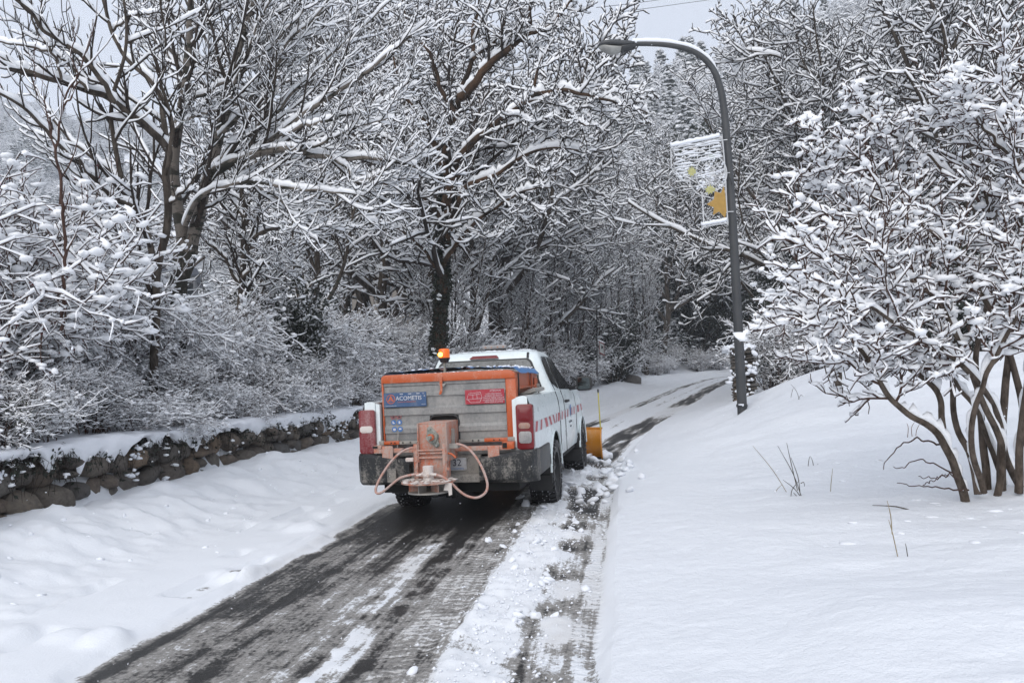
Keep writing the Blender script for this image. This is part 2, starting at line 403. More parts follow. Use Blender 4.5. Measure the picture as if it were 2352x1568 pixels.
    snowy = math_(tn, 'GREATER_THAN', ca_.outputs['Fac'], 0.93); j = math_(tn, 'MAXIMUM', j, math_(tn, 'MULTIPLY', snowy, .9))
    asph = mixc(tn, ramp(tn, agg, [(0.4, 0), (0.66, 1)]), (0.016, 0.0155, 0.015), (0.055, 0.053, 0.050))
    sl = mixc(tn, f1, (0.14, 0.133, 0.122), (0.42, 0.405, 0.385))
    sn = mixc(tn, math_(tn, 'MULTIPLY', da.outputs['Fac'], f2), (0.80, 0.825, 0.86), (0.47, 0.43, 0.375))
    m1 = ramp(tn, j, [(0.20, 0.0), (0.40, 1.0)]); m2 = ramp(tn, j, [(0.52, 0.0), (0.68, 1.0)])
    setc(tn, b, 'Base Color', mixc(tn, m2, mixc(tn, m1, asph, sl), sn))
    rr = mixc(tn, m1, 0.42, 0.70); tn.links.new(rr, b.inputs['Roughness'])
    b.inputs['Specular IOR Level'].default_value = 0.25
    h = math_(tn, 'ADD', math_(tn, 'ADD', math_(tn, 'MULTIPLY', f1, 0.6), math_(tn, 'MULTIPLY', tw, .45)), math_(tn, 'MULTIPLY', agg, 0.25))
    bump(tn, b, h, 0.55, 0.02)
    M['road'] = m
    jl = int(np.searchsorted(T[0], -3.95)); jr = int(np.searchsorted(T[0], -0.14))
    P3 = np.stack([X, Y, Z], -1)
    for nm, a, e_ in (('plough_bank', 0, jl), ('road', jl, jr), ('snow_verge', jr, T.shape[1]-1)):
        sl_ = slice(a, e_+1); me = np_mesh(nm, P3[:, sl_], grid_quads(S.shape[0], e_+1-a)[:, ::-1], attrs={'cover': c[:, sl_], 'dirt': dirt[:, sl_], 'along': S[:, sl_], 'across': T[:, sl_], 'tread': trd[:, sl_]})
        o = link(nm, me, mat=m if nm != 'snow_verge' else M['field']); o['kind'] = 'structure'
    return S, T, Z
_ = build_road()
_RS, _RT, _RZ = _
def surf_z(s, t):
    """height of the road ribbon's surface"""
    si = np.clip(np.searchsorted(_RS[:, 0], s), 1, len(_RS)-1); ti = np.clip(np.searchsorted(_RT[0], t), 1, _RT.shape[1]-1)
    return _RZ[si, ti]
# ------------------------------------------------------------------ branches, bark and the snow that lies on them
def _unit(v): return v/np.maximum(np.linalg.norm(v, axis=-1, keepdims=True), 1e-9)
UP = np.array([0, 0, 1.0])
def frames(P):
    T = np.gradient(P, axis=1); T = _unit(T)
    avg = _unit(P[:, -1]-P[:, 0] + 1e-6)
    h = np.cross(avg, UP); ln = np.linalg.norm(h, axis=-1, keepdims=True)
    h = np.where(ln > 0.05, h/np.maximum(ln, 1e-6), np.array([1.0, 0, 0]))
    h = np.repeat(h[:, None], P.shape[1], 1)
    n = _unit(np.cross(h, T)); h = _unit(np.cross(T, n))
    return T, h, n
def _ringfaces(Nb, K, S):
    b = np.arange(Nb)[:, None, None]*K*S; k = np.arange(K-1)[None, :, None]*S; a = np.arange(S)[None, None]
    a2 = (a+1) % S
    q = np.stack([b+k+a, b+k+a2, b+k+S+a2, b+k+S+a], -1)
    return q.reshape(-1, 4)
def tubes(P, Rr, S=4):
    """P (n,K,3), Rr (n,K) -> verts, quads"""
    T, h, n = frames(P); ang = np.arange(S)/S*2*np.pi
    V = P[:, :, None] + Rr[:, :, None, None]*(np.cos(ang)[None, None, :, None]*h[:, :, None] + np.sin(ang)[None, None, :, None]*n[:, :, None])
    return V.reshape(-1, 3), _ringfaces(P.shape[0], P.shape[1], S)
def refine(P, Rr, f):
    K = P.shape[1]; u = np.linspace(0, K-1, (K-1)*f+1); i = np.minimum(u.astype(int), K-2); w = (u-i)
    # catmull-rom
    im = np.maximum(i-1, 0); i2 = np.minimum(i+1, K-1); i3 = np.minimum(i+2, K-1); w3 = w[None, :, None]
    p0, p1, p2, p3 = P[:, im], P[:, i], P[:, i2], P[:, i3]
    Q = 0.5*((2*p1) + (p2-p0)*w3 + (2*p0-5*p1+4*p2-p3)*w3**2 + (3*p1-p0-3*p2+p3)*w3**3)
    return Q, Rr[:, i]*(1-w) + Rr[:, i2]*w
def snowtubes(P, Rr, rg, depth=0.035, S=5, wide=0.008, ripple=0.35, gap=0.06, steep=(0.97, 0.62), tipless=False):
    T, h, n = frames(P); Nb, K = Rr.shape
    m = sstep(steep[0], steep[1], np.abs(T[..., 2]))
    rn = 1 + ripple*(rg.random((Nb, K))*2-1)
    g = (rg.random((Nb, K)) > gap)*1.0
    m = m*(0.25+0.75*g)*rn
    if tipless: m[:, 0] *= 0.3
    hv = depth*m*(0.55+0.45*np.minimum(1, Rr/0.03)); wv = (Rr*0.98 + wide)*np.minimum(1, m*1.3)
    hv = np.maximum(hv, Rr*0.25*0+0.0005); wv = np.maximum(wv, Rr*0.2)
    od = _unit(UP*.3 + n*.7); c = P + od*((Rr*0.55 + hv*0.84)[..., None])*np.minimum(1, m*2)[..., None]
    ang = (np.arange(S)+0.25)/S*2*np.pi
    V = c[:, :, None] + (np.cos(ang)[None, None, :, None]*h[:, :, None]*wv[:, :, None, None]) + (np.sin(ang)[None, None, :, None]*(UP*0.75+n*0.25)[:, :, None]*hv[:, :, None, None])
    V = V.reshape(-1, 3)
    Q = _ringfaces(Nb, K, S)
    # close the outer end
    e = np.arange(Nb)[:, None]*K*S + (K-1)*S
    tri = np.concatenate([np.concatenate([e, e+a, e+a+1], 1) for a in range(1, S-1)])
    b0 = np.arange(Nb)[:, None]*K*S
    tri2 = np.concatenate([np.concatenate([b0, b0+a+1, b0+a], 1) for a in range(1, S-1)])
    return V, Q, np.concatenate([tri, tri2])
def grow(P, Rr, n, rg, u=(0.2, 0.98), ang=(35, 65), length=0.5, K=5, rad=0.6, wander=0.25, up=0.1, lenvar=0.3, abslen=False, rmin=0.002, taper=0.35, endfork=True, ulen=0.45, bias=None):
    Nb, Kp, _ = P.shape
    U = u[0] + (u[1]-u[0])*((np.arange(n)[None]+rg.random((Nb, n)))/n)
    if endfork: U[:, -1] = 0.985
    f = U*(Kp-1); i = np.minimum(f.astype(int), Kp-2); w = f-i; bi = np.arange(Nb)[:, None]
    pos = P[bi, i]*(1-w)[..., None] + P[bi, i+1]*w[..., None]
    r0 = Rr[bi, i]*(1-w) + Rr[bi, i+1]*w
    tan = _unit(P[bi, i+1]-P[bi, i])
    az = (np.arange(n)[None]*2.4 + rg.random((Nb, 1))*6.28 + rg.normal(0, .5, (Nb, n)))
    ref = np.where(np.abs(tan[..., 2:3]) > .9, np.array([1.0, 0, 0]), UP)
    a = _unit(np.cross(tan, ref)); b = np.cross(tan, a)
    perp = a*np.cos(az)[..., None] + b*np.sin(az)[..., None]
    th = np.radians(ang[0] + (ang[1]-ang[0])*rg.random((Nb, n)))
    d = tan*np.cos(th)[..., None] + perp*np.sin(th)[..., None]
    plen = np.sum(np.linalg.norm(np.diff(P, axis=1), axis=-1), -1)[:, None]
    L = (length if abslen else length*plen)*(1-ulen*U)*(1+lenvar*(rg.random((Nb, n))*2-1))
    pos = pos.reshape(-1, 3); d = d.reshape(-1, 3); L = L.reshape(-1); r0 = np.maximum(r0.reshape(-1)*rad, rmin)
    out = [pos]; step = (L/(K-1))[:, None]
    for k in range(K-1):
        d = _unit(d + wander*rg.normal(0, 1, d.shape)*0.6 + UP*up + (bias if bias is not None else 0))
        out.append(out[-1]+d*step)
    Q = np.stack(out, 1); Rq = r0[:, None]*np.linspace(1, taper, K)[None]
    return Q, np.maximum(Rq, rmin*0.7)
def cat(parts):
    """join (V,Q[,T]) lists"""
    Vs, Qs, Ts, o = [], [], [], 0
    for p in parts:
        Vs.append(p[0]); Qs.append(p[1]+o)
        if len(p) > 2 and p[2] is not None: Ts.append(p[2]+o)
        o += len(p[0])
    return np.concatenate(Vs), np.concatenate(Qs), (np.concatenate(Ts) if Ts else None)
_ico = bmesh.new(); bmesh.ops.create_icosphere(_ico, subdivisions=1, radius=1.0); _ico.verts.ensure_lookup_table()
ICO_V = np.array([v.co for v in _ico.verts]); ICO_F = np.array([[v.index for v in f.verts] for f in _ico.faces]); _ico.free()
_ico = bmesh.new(); bmesh.ops.create_icosphere(_ico, subdivisions=2, radius=1.0); _ico.verts.ensure_lookup_table()
ICO2_V = np.array([v.co for v in _ico.verts]); ICO2_F = np.array([[v.index for v in f.verts] for f in _ico.faces]); _ico.free()
_oct_V = np.array([[1, 0, 0], [0, 1, 0], [-1, 0, 0], [0, -1, 0], [0, 0, 1], [0, 0, -1.0]]); _oct_F = np.array([[0, 1, 4], [1, 2, 4], [2, 3, 4], [3, 0, 4], [1, 0, 5], [2, 1, 5], [3, 2, 5], [0, 3, 5]])
def blobs(C, size, rg, flat=0.6, jitter=0.22, low=False, base=None, tilt=0.30):
    bv, bf = (_oct_V, _oct_F) if low else ((ICO_V, ICO_F) if base is None else base)
    n = len(C); sz = np.asarray(size).reshape(-1, 1, 1)*np.ones((n, 1, 1))
    sc3 = np.stack([1+.35*rg.normal(0, 1, n).clip(-1.5, 1.5), 1+.35*rg.normal(0, 1, n).clip(-1.5, 1.5), flat*(1+.2*rg.normal(0, 1, n))], 1)[:, None]
    th = rg.random(n)*6.28; c, s = np.cos(th), np.sin(th)
    v = bv[None]*(1+jitter*rg.normal(0, 1, (n, len(bv), 1)))*sc3
    ti = rg.normal(0, tilt, n); ct, st = np.cos(ti)[:, None], np.sin(ti)[:, None]; vx = v[..., 0]*ct - v[..., 2]*st; vz = v[..., 0]*st + v[..., 2]*ct
    x = vx*c[:, None]-v[..., 1]*s[:, None]; y = vx*s[:, None]+v[..., 1]*c[:, None]
    V = np.stack([x, y, vz], -1)*sz + C[:, None]
    F = bf[None] + (np.arange(n)*len(bv))[:, None, None]
    return V.reshape(-1, 3), np.zeros((0, 4), int), F.reshape(-1, 3)
def sample(P, n, rg):
    Nb, K, _ = P.shape; b = rg.integers(0, Nb, n); f = rg.random(n)*(K-1); i = np.minimum(f.astype(int), K-2); w = (f-i)[:, None]
    return P[b, i]*(1-w)+P[b, i+1]*w
def cards(C, size, rg, tilt=0.8):
    """small leaf-shaped quads, any direction"""
    n = len(C); a = _unit(rg.normal(0, 1, (n, 3))*np.array([1, 1, tilt])); b = _unit(np.cross(a, rg.normal(0, 1, (n, 3))))
    s = (np.asarray(size)*np.ones(n))[:, None]
    V = np.stack([C-a*s, C+b*s*.45, C+a*s, C-b*s*.45], 1).reshape(-1, 3)
    return V, np.arange(n*4).reshape(-1, 4)
def tree_object(name, levels, loc, barkm, twigm, split, rg, snow, extra=None, parent=None, sides=(8, 6, 5, 4, 3), ref=(3, 2, 1, 1, 1)):
    """levels: list of (P,R). split: how many levels go in the trunk mesh. Coordinates are relative to loc."""
    root = empty(name, loc, parent=parent); P_ = []
    tr, cr, sn = [], [], []
    for i, (P, Rr) in enumerate(levels):
        k = min(i, len(sides)-1)
        if ref[min(i, len(ref)-1)] > 1: P, Rr = refine(P, Rr, ref[min(i, len(ref)-1)])
        (tr if i < split else cr).append(tubes(P, Rr, sides[k]))
        s = dict(snow); s.update(snow.get('lv', {}).get(i, {})); s.pop('lv', None)
        sn.append(snowtubes(P, Rr, rg, S=5 if i < 2 else (4 if i < 3 else 3), **s))
    out = []
    V, Q, T = cat(tr); out.append(link('trunk', np_mesh('trunk', V, Q, T), root, barkm))
    V, Q, T = cat(cr); out.append(link('crown', np_mesh('crown', V, Q, T), root, twigm))
    if extra and extra.get('snow'): sn += extra['snow']
    V, Q, T = cat(sn); out.append(link('snow', np_mesh('snow_on_branches', V, Q, T), root, M['bsnow']))
    if extra:
        for nm, (mesh, mt) in extra.get('parts', {}).items():
            V, Q, T = cat(mesh); out.append(link(nm, np_mesh(nm, V, Q, T), root, mt))
    return root, [(c, []) for c in out]
def sky_dir(levels): pass
# ------------------------------------------------------------------ kinds of trees and bushes, each built once
LIB = {}
def one(P0, R0): return np.array(P0, float)[None], np.array(R0, float)[None]
def arch_walnut(seed, H=9.5, lean=(0, 0), n1=9, n2=9, n3=8, n4=7, low=0.18, up1=0.10, r0=0.19, label='', twigm='twig'):
    rg = np.random.default_rng(seed)
    k = 7; z = np.linspace(0, H*0.62, k); P0 = np.stack([lean[0]*z + .12*rg.normal(0, 1, k).cumsum()*.5, lean[1]*z + .12*rg.normal(0, 1, k).cumsum()*.5, z], 1); P0[0] = 0
    L0 = one(P0, np.linspace(r0, r0*.42, k))
    L1 = grow(*L0, n1, rg, u=(low+.1, 1), ang=(32, 62), length=H*0.62, abslen=True, K=8, rad=0.62, wander=0.24, up=up1, ulen=.25, taper=.22)
    L2 = grow(*L1, n2, rg, u=(.15, 1), ang=(28, 62), length=0.50, K=6, rad=0.6, wander=0.26, up=0.06, ulen=.45, taper=.3, rmin=.012)
    L3 = grow(*L2, n3, rg, u=(.1, 1), ang=(28, 65), length=0.50, K=5, rad=0.62, wander=0.36, up=0.08, ulen=.4, taper=.6, rmin=.015)
    L4 = grow(*L3, n4, rg, u=(.08, 1), ang=(30, 70), length=0.42, K=4, rad=0.7, wander=0.42, up=0.12, ulen=.3, taper=.75, rmin=.0120)
    return tree_object('bare_tree', [L0, L1, L2, L3, L4], (0, 0, 0), M['bark'], M[twigm], 3, rg, dict(depth=.046, wide=.012, ripple=.55, gap=.14, lv={0: dict(depth=.05, wide=0), 1: dict(depth=.065, wide=0), 2: dict(depth=.052, wide=.006), 3: dict(depth=.048, wide=.010)}), sides=(8, 6, 5, 3, 3), ref=(3, 2, 1, 1, 1))
def arch_slender(seed, H=7.5, n=5):
    rg = np.random.default_rng(seed)
    P = []; Rr = []
    for i in range(n):
        a = rg.random()*6.28; k = 8; sp = rg.uniform(.06, .28); z = np.linspace(0, H*rg.uniform(.7, 1), k)
        P.append(np.stack([np.cos(a)*(z*sp+.1) + .04*rg.normal(0, 1, k).cumsum(), np.sin(a)*(z*sp+.1) + .04*rg.normal(0, 1, k).cumsum(), z], 1)); Rr.append(np.linspace(.055, .012, k))
    L0 = np.array(P), np.array(Rr)
    L1 = grow(*L0, 16, rg, u=(.15, 1), ang=(22, 45), length=.30, K=6, rad=.55, wander=.16, up=.16, taper=.3, rmin=.009)
    L2 = grow(*L1, 8, rg, u=(.1, 1), ang=(25, 50), length=.42, K=5, rad=.6, wander=.2, up=.14, taper=.4, rmin=.006)
    L3 = grow(*L2, 5, rg, u=(.1, 1), ang=(25, 55), length=.45, K=3, rad=.7, wander=.2, up=.14, taper=.5, rmin=.005)
    return tree_object('slender_tree', [L0, L1, L2, L3], (0, 0, 0), M['bark'], M['twig'], 1, rg, dict(depth=.022, wide=.006, steep=(.99, .70), lv={0: dict(depth=.03, wide=0)}), sides=(6, 4, 3, 3), ref=(2, 1, 1, 1))
def arch_bush(seed, H=1.9, W=1.5, n=26, blob=950, bs=.046, twigm='twig_red', dark=0, berries=0, name='snowy_bush', thick=1.0):
    rg = np.random.default_rng(seed)
    a = rg.random(n)*6.28; k = 8; u = np.linspace(0, 1, k)[None, :, None]
    reach = W*rg.uniform(.35, 1.0, n); hh = H*rg.uniform(.55, 1.0, n)
    droop = rg.uniform(.1, .75, n)
    d = np.stack([np.cos(a), np.sin(a)], 1)
    r = reach[:, None]*np.linspace(0, 1, k)[None]**1.15
    z = hh[:, None]*(np.sin(np.linspace(0, 1, k)[None]*(1.57+droop[:, None])))
    base = rg.normal(0, .14*W, (n, 2))
    P = np.concatenate([base[:, None]+d[:, None]*r[..., None], z[..., None]], -1) + .03*rg.normal(0, 1, (n, k, 3)).cumsum(1)*H*.5
    L0 = P, np.repeat(np.linspace(.016, .006, k)[None], n, 0)
    L1 = grow(*L0, 10, rg, u=(.04, 1), ang=(28, 75), length=.36, K=5, rad=.7, wander=.3, up=.03, taper=.5, rmin=.0070*thick, ulen=.1)
    L2 = grow(*L1, 6, rg, u=(.1, 1), ang=(30, 75), length=.5, K=4, rad=.7, wander=.35, up=.04, taper=.65, rmin=.0054*thick)
    C = np.concatenate([sample(L2[0], blob, rg), sample(L1[0], blob//2, rg)]) + UP*.02
    bl = [blobs(C, bs*rg.uniform(.3, 1.0, len(C))**1.3*1.5, rg, flat=.55, jitter=.24)]
    parts = {}
    if dark:
        C2 = np.concatenate([sample(L1[0], dark, rg), sample(L2[0], dark, rg)]) + rg.normal(0, .07, (2*dark, 3)); C2 = C2[C2[:, 2] < H*.9]
        parts['leaves'] = ([cards(C2, rg.uniform(.03, .06, len(C2)), rg)], M['leafdark'])
    if berries:
        C3 = sample(L2[0], berries, rg) - UP*.012
        parts['berries'] = ([blobs(C3, .011, rg, flat=1.1, jitter=.03, low=True)], M['berry'])
    return tree_object(name, [L0, L1, L2], (0, 0, 0), M[twigm], M[twigm], 1, rg, dict(depth=.019, wide=.004, gap=.2, ripple=.6, steep=(.99, .7), lv={0: dict(depth=.024, gap=.2), 1: dict(depth=.026, wide=.008, gap=.15)}), extra=dict(snow=bl, parts=parts), sides=(4, 3, 3), ref=(1, 1, 1))
def arch_conifer(seed, H=9, W=2.6, card=7000, sn=2400):
    rg = np.random.default_rng(seed); k = 6
    z = np.linspace(0, H, k); L0 = one(np.stack([z*0, z*0, z], 1), np.linspace(.16, .02, k))
    L1 = grow(*L0, 58, rg, u=(.08, 1), ang=(75, 105), length=W, abslen=True, K=6, rad=.3, wander=.1, up=-.03, ulen=.88, taper=.3, rmin=.01)
    L2 = grow(*L1, 7, rg, u=(.1, 1), ang=(35, 60), length=.42, K=4, rad=.5, wander=.15, up=-.05, taper=.5, rmin=.005)
    C = np.concatenate([sample(L2[0], card, rg), sample(L1[0], card//2, rg)]); C = C + rg.normal(0, .05, C.shape)
    lv = [cards(C, rg.uniform(.07, .14, len(C)), rg, .5)]
    S_ = np.concatenate([sample(L2[0], sn, rg), sample(L1[0], sn//2, rg)]) + UP*.05
    bl = [blobs(S_, rg.uniform(.05, .13, len(S_)), rg, flat=.4)]
    return tree_object('conifer', [L0, L1, L2], (0, 0, 0), M['bark'], M['twig'], 1, rg, dict(depth=.04, wide=.03), extra=dict(snow=bl, parts={'needles': (lv, M['needle'])}), sides=(6, 3, 3), ref=(1, 1, 1))
def arch_evergreen_bush(seed, W=1.6, H=2.6, card=11000, sn=700):
    rg = np.random.default_rng(seed); n = 16; k = 6
    a = rg.random(n)*6.28; z = np.linspace(0, 1, k)[None]*H*rg.uniform(.5, 1, n)[:, None]
    r = W*rg.uniform(.1, .8, n)[:, None]*np.linspace(0.1, 1, k)[None]**.8
    P = np.stack([np.cos(a)[:, None]*r, np.sin(a)[:, None]*r, z], -1) + rg.normal(0, .05, (n, k, 3)).cumsum(1)
    L0 = P, np.repeat(np.linspace(.03, .01, k)[None], n, 0)
    L1 = grow(*L0, 9, rg, u=(.15, 1), ang=(35, 75), length=.45, K=5, rad=.6, wander=.3, up=.02, rmin=.006)
    C = np.concatenate([sample(L1[0], card, rg)]); C = C + rg.normal(0, .13, C.shape); C = C[C[:, 2] > 0.02]
    lv = [cards(C, rg.uniform(.035, .075, len(C)), rg)]
    S_ = sample(L1[0], sn, rg) + rg.normal(0, .08, (sn, 3)) + UP*.08
    bl = [blobs(S_, rg.uniform(.03, .10, len(S_)), rg, flat=.45)]
    return tree_object('evergreen_bush', [L0, L1], (0, 0, 0), M['bark'], M['twig'], 1, rg, dict(depth=.03, wide=.01), extra=dict(snow=bl, parts={'leaves': (lv, M['leafdark'])}), sides=(4, 3), ref=(1, 1))
M['leafdark'] = simple('dark_evergreen_leaf', (0.008, 0.012, 0.007), 0.6, var=.5, c2=(0.02, 0.026, 0.013), scale=6)
M['needle'] = simple('dark_needles', (0.012, 0.020, 0.015), 0.7, c2=(0.03, 0.045, 0.032), scale=4)
M['leafbrown'] = simple('dry_brown_leaf', (0.10, 0.035, 0.014), 0.7, c2=(0.18, 0.07, 0.03), scale=20)
M['berry'] = simple('dark_red_berry', (0.11, 0.012, 0.012), 0.35, c2=(0.05, 0.008, 0.01), scale=20)
LIB['walnutA'] = arch_walnut(101, 10.5, (.05, 0), n1=10, n2=8, n3=7, n4=5)
LIB['walnutB'] = arch_walnut(102, 8.5, (-.08, .05), n1=9, n2=8, n3=7, n4=5, low=.12)
LIB['walnutC'] = arch_walnut(103, 7.0, (.1, .02), n1=8, n2=8, n3=7, n4=5, low=.1, up1=.14, r0=.13)
LIB['slender'] = arch_slender(104)
LIB['bushA'] = arch_bush(105)
LIB['bushB'] = arch_bush(106, 1.4, 1.7, 24, 950, .050)
LIB['bushC'] = arch_bush(107, 2.2, 1.5, 26, 800, .044, dark=1100)
LIB['conifer'] = arch_conifer(108)
LIB['evergreen'] = arch_evergreen_bush(109)
LIB['darkgreen'] = arch_evergreen_bush(110, 1.9, 4.6, 15000, 260)
_used = set()
def put(kind, x, y, rz=None, s=1.0, label=None, group=None, cat='tree', dz=-0.1, name=None, tilt=0.0):
    root, ch = LIB[kind]
    rz = random.uniform(0, 6.28) if rz is None else rz
    rot = (random.uniform(-tilt, tilt), random.uniform(-tilt, tilt), rz)
    if kind not in _used:
        _used.add(kind); o = root; o.location = (x, y, gz(x, y)+dz); o.rotation_euler = rot; o.scale = s if hasattr(s, '__len__') else (s,)*3
    else: o = copy_tree(root, ch, (x, y, gz(x, y)+dz), rot, s)
    if 'group' in o: del o['group']
    tag(o, label, cat, group)
    return o
# ------------------------------------------------------------------ trees beyond the terrace, along the road and on the slope
def spot(px, d):
    p = at(px, 950, d); return p[0], p[1]
def place(kind, px, d, s, label, group=None, cat='tree', rz=None, minleft=-7.6, minright=3.6, **kw):
    x, y = spot(px, d); s_, t_ = road_st(np.array([x]), np.array([y])); s_, t_ = float(s_[0]), float(t_[0])
    if minleft < t_ < -2: t_ = minleft
    elif -2 <= t_ < minright: t_ = minright
    x, y = road_pt(s_, t_)
    return put(kind, float(x), float(y), rz, s, label, group, cat, **kw)
GL = 'bare trees above the left bank'; GR = 'bare trees behind the right verge'; GF = 'far bare trees by the bend'
big = [
 ('walnutA', 960, 30, 1.1, 'bare tree behind and left of the rust-limbed walnut', GL, 0.3),
 ('walnutB', 1180, 26, 1.15, 'ivy-dark bare tree above the light bar on the truck cab', GL, 1.0),
 ('walnutC', 1272, 28, 1.25, 'twin-looking bare tree just behind the right corner of the truck roof', GL, 2.0),
 ('walnutB', 905, 27, 1.2, 'spreading bare tree left of the thick walnut, behind the shrubs', GL, 2.2),
 ('walnutC', 700, 22, 1.05, 'small bare tree between the slim tree and the hopper, on the open snow', GL, .5),
 ('walnutA', 800, 34, 1.15, 'large bare tree far back on the terrace left of the walnut', GL, 4.0),
 ('walnutA', 1130, 36, 1.35, 'tall bare tree behind the thick walnut, its top against the sky', GL, 5.0),
 ('walnutB', 1330, 38, 1.3, 'tall bare tree under the gap of sky by the lamp head', GL, 3.2),
 ('walnutA', 1430, 46, 1.3, 'bare tree behind the small road sign', GL, 1.6),
 ('walnutB', 600, 40, 1.0, 'far bare tree between the twin trunks and the slim tree', GL, 0.9),
 ('walnutB', 1540, 58, 1.5, 'bare tree on the outside of the far bend', GF, 4.4),
 ('walnutA', 1640, 64, 1.5, 'bare tree at the far bend, left of the lamp post', GF, 2.9),
 ('walnutA', 1790, 27, 1.05, 'bare tree with a long arched limb just right of the lamp arm', GR, 3.5),
 ('walnutB', 1950, 28, 1.35, 'bare tree behind the top left of the big right-hand shrub', GR, 0.7),
 ('walnutA', 2110, 25, 1.25, 'large bare tree rising over the middle of the big right-hand shrub', GR, 5.5),
 ('walnutB', 2300, 22, 1.35, 'large bare tree filling the upper right corner', GR, 2.6),
 ('walnutC', 1860, 38, 1.6, 'bare tree further back between the lamp post and the right shrub', GR, 1.2),
 ('walnutA', 2030, 42, 1.45, 'far bare tree on the rising slope on the right', GR, 2.1),
 ('walnutB', 2230, 38, 1.6, 'far tall bare tree on the slope at upper right', GR, 4.9),
 ('walnutC', 1730, 50, 1.6, 'far bare tree seen right behind the lamp post', GR, 3.9),
 ('walnutC', 2400, 30, 1.7, 'bare tree cut by the right edge, on the slope', GR, 0.2),
 ('walnutA', 640, 32, 1.75, 'tall bare tree whose crown fills the sky above the slim tree', GL, 2.4),
 ('walnutB', 860, 33, 1.85, 'tall bare tree whose crown fills the sky left of the walnut', GL, 1.4),
 ('walnutA', 1010, 40, 2.0, 'tallest bare tree behind the walnut crown', GL, 3.4),
 ('walnutC', 1150, 31, 1.9, 'tall bare tree directly above the light bar, crown against the hill', GL, 0.4),
 ('walnutB', 1270, 38, 1.15, 'tall bare tree right of the walnut, its top near the gap of sky', GL, 5.8),
]
for kind, px, d, s, lab, g, rz in big: place(kind, px, d, s, lab, g, rz=rz)
# slim multi-stemmed trees by the roadside ahead
for px, d, s, lab in [(1385, 33, 1.0, 'slim many-stemmed tree left of the small road sign'), (1470, 38, 1.15, 'slim many-stemmed tree right of the small road sign'),
                      (1530, 44, 1.25, 'slim many-stemmed tree above the dark bushes by the bend'), (1430, 42, 1.1, 'slim many-stemmed tree set back between its neighbours by the sign'),
                      (1590, 52, 1.3, 'slim many-stemmed tree nearest the dark conifers'), (1230, 24, .8, 'slim many-stemmed sapling behind the cab'), 
                      (1310, 30, .9, 'slim many-stemmed tree seen above the wing mirror')]:
    place('slender', px, d, s, lab, 'slim trees along the road', minleft=-6.8)
def zone(x, y):
    q = np.array([float(x), float(y), gz(float(x), float(y))+3]) - CC; px = 1176 + FPX*(q@CR)/(q@CF)
    return next(n for m, n in ((140, 'cut by the left edge'), (330, 'behind the berry bushes'), (470, 'seen through the twin trunks'), (620, 'behind the slim tree'), (800, 'left of the truck'), (960, 'above the left of the hopper'), (1080, 'behind the walnut'), (1200, 'above the cab roof'), (1330, 'above the wing mirror'), (1460, 'behind the road sign'), (1600, 'before the bend'), (1720, 'at the lamp post'), (1850, 'just right of the lamp post'), (2000, 'behind the left half of the shrub'), (2150, 'behind the middle of the shrub'), (9999, 'at the right edge')) if px < m) + (', nearer row' if y < 52 else ', farther row')
# second rank, each its own tree, nothing to tell them apart
rg = np.random.default_rng(5)
for i in range(14):
    s_ = rg.uniform(34, 96); t_ = -rg.uniform(10, 46)
    x, y = road_pt(s_, t_); 
    if x/y < -0.42: continue
    put(['walnutA', 'walnutB', 'walnutC'][i % 3], float(x), float(y), None, rg.uniform(.8, 1.3), 'bare snow-laden tree in the second rank, ' + zone(x, y), 'second rank of bare trees on the left')
for i in range(14):
    s_ = rg.uniform(30, 92); t_ = rg.uniform(12, 48)
    x, y = road_pt(s_, t_); put(['walnutA', 'walnutB', 'walnutC'][i % 3], float(x), float(y), None, rg.uniform(.8, 1.3), 'bare snow-laden tree on the right slope, ' + zone(x, y), 'bare trees on the right-hand slope')
# dark conifers and evergreens at the bend
for px, d, s, t0, lab in [(1660, 50, 1.35, -5.2, 'very dark tall evergreen leaning over the far bend'), (1700, 55, 1.6, -5.2, 'very dark tall evergreen closing the view at the bend'), (1625, 48, 1.25, -5.4, 'very dark evergreen second from the bend'), (1740, 40, 1.2, 4.0, 'very dark evergreen just right of the lamp post'), (1680, 60, 2.0, -8, 'tallest very dark evergreen behind the bend'), (1590, 48, 1.0, -6.5, 'very dark evergreen left of the bend'), (1730, 62, 1.8, -5.2, 'very dark evergreen seen right behind the lamp post'),
    (1790, 31, 1.1, 6, 'very dark evergreen between lamp post and right shrub'), (2080, 19.5, .62, 7.5, 'very dark evergreen low behind the shrub stems'), (2230, 18.5, .6, 7.5, 'very dark evergreen behind the thick stems at the right'), (1960, 21, .6, 7, 'very dark evergreen behind the thin leaning trunk'), (2360, 18, .7, 7, 'very dark evergreen at the right edge')]:
    if t0 < 0: s *= 2.1
    if t0 < 0:
        while float(road_st(*[np.array([q]) for q in spot(px, d)])[1][0]) > t0 - s*.75 and d < 90: d += .5
    place('darkgreen', px, d, s, lab, 'very dark evergreens', cat='evergreen', minleft=t0)
for px, d, s, ml, lab in [(1560, 60, 1.0, -9, 'dark conifer left of the bend, behind the slim trees'), (1740, 44, .8, 5, 'dark conifer right of the lamp post, behind the hedge'), (1560, 54, .9, -8, 'dark conifer at the left end of the dark group')]:
    place('conifer', px, d, s, lab, 'dark conifers at the bend', cat='conifer', minleft=ml)
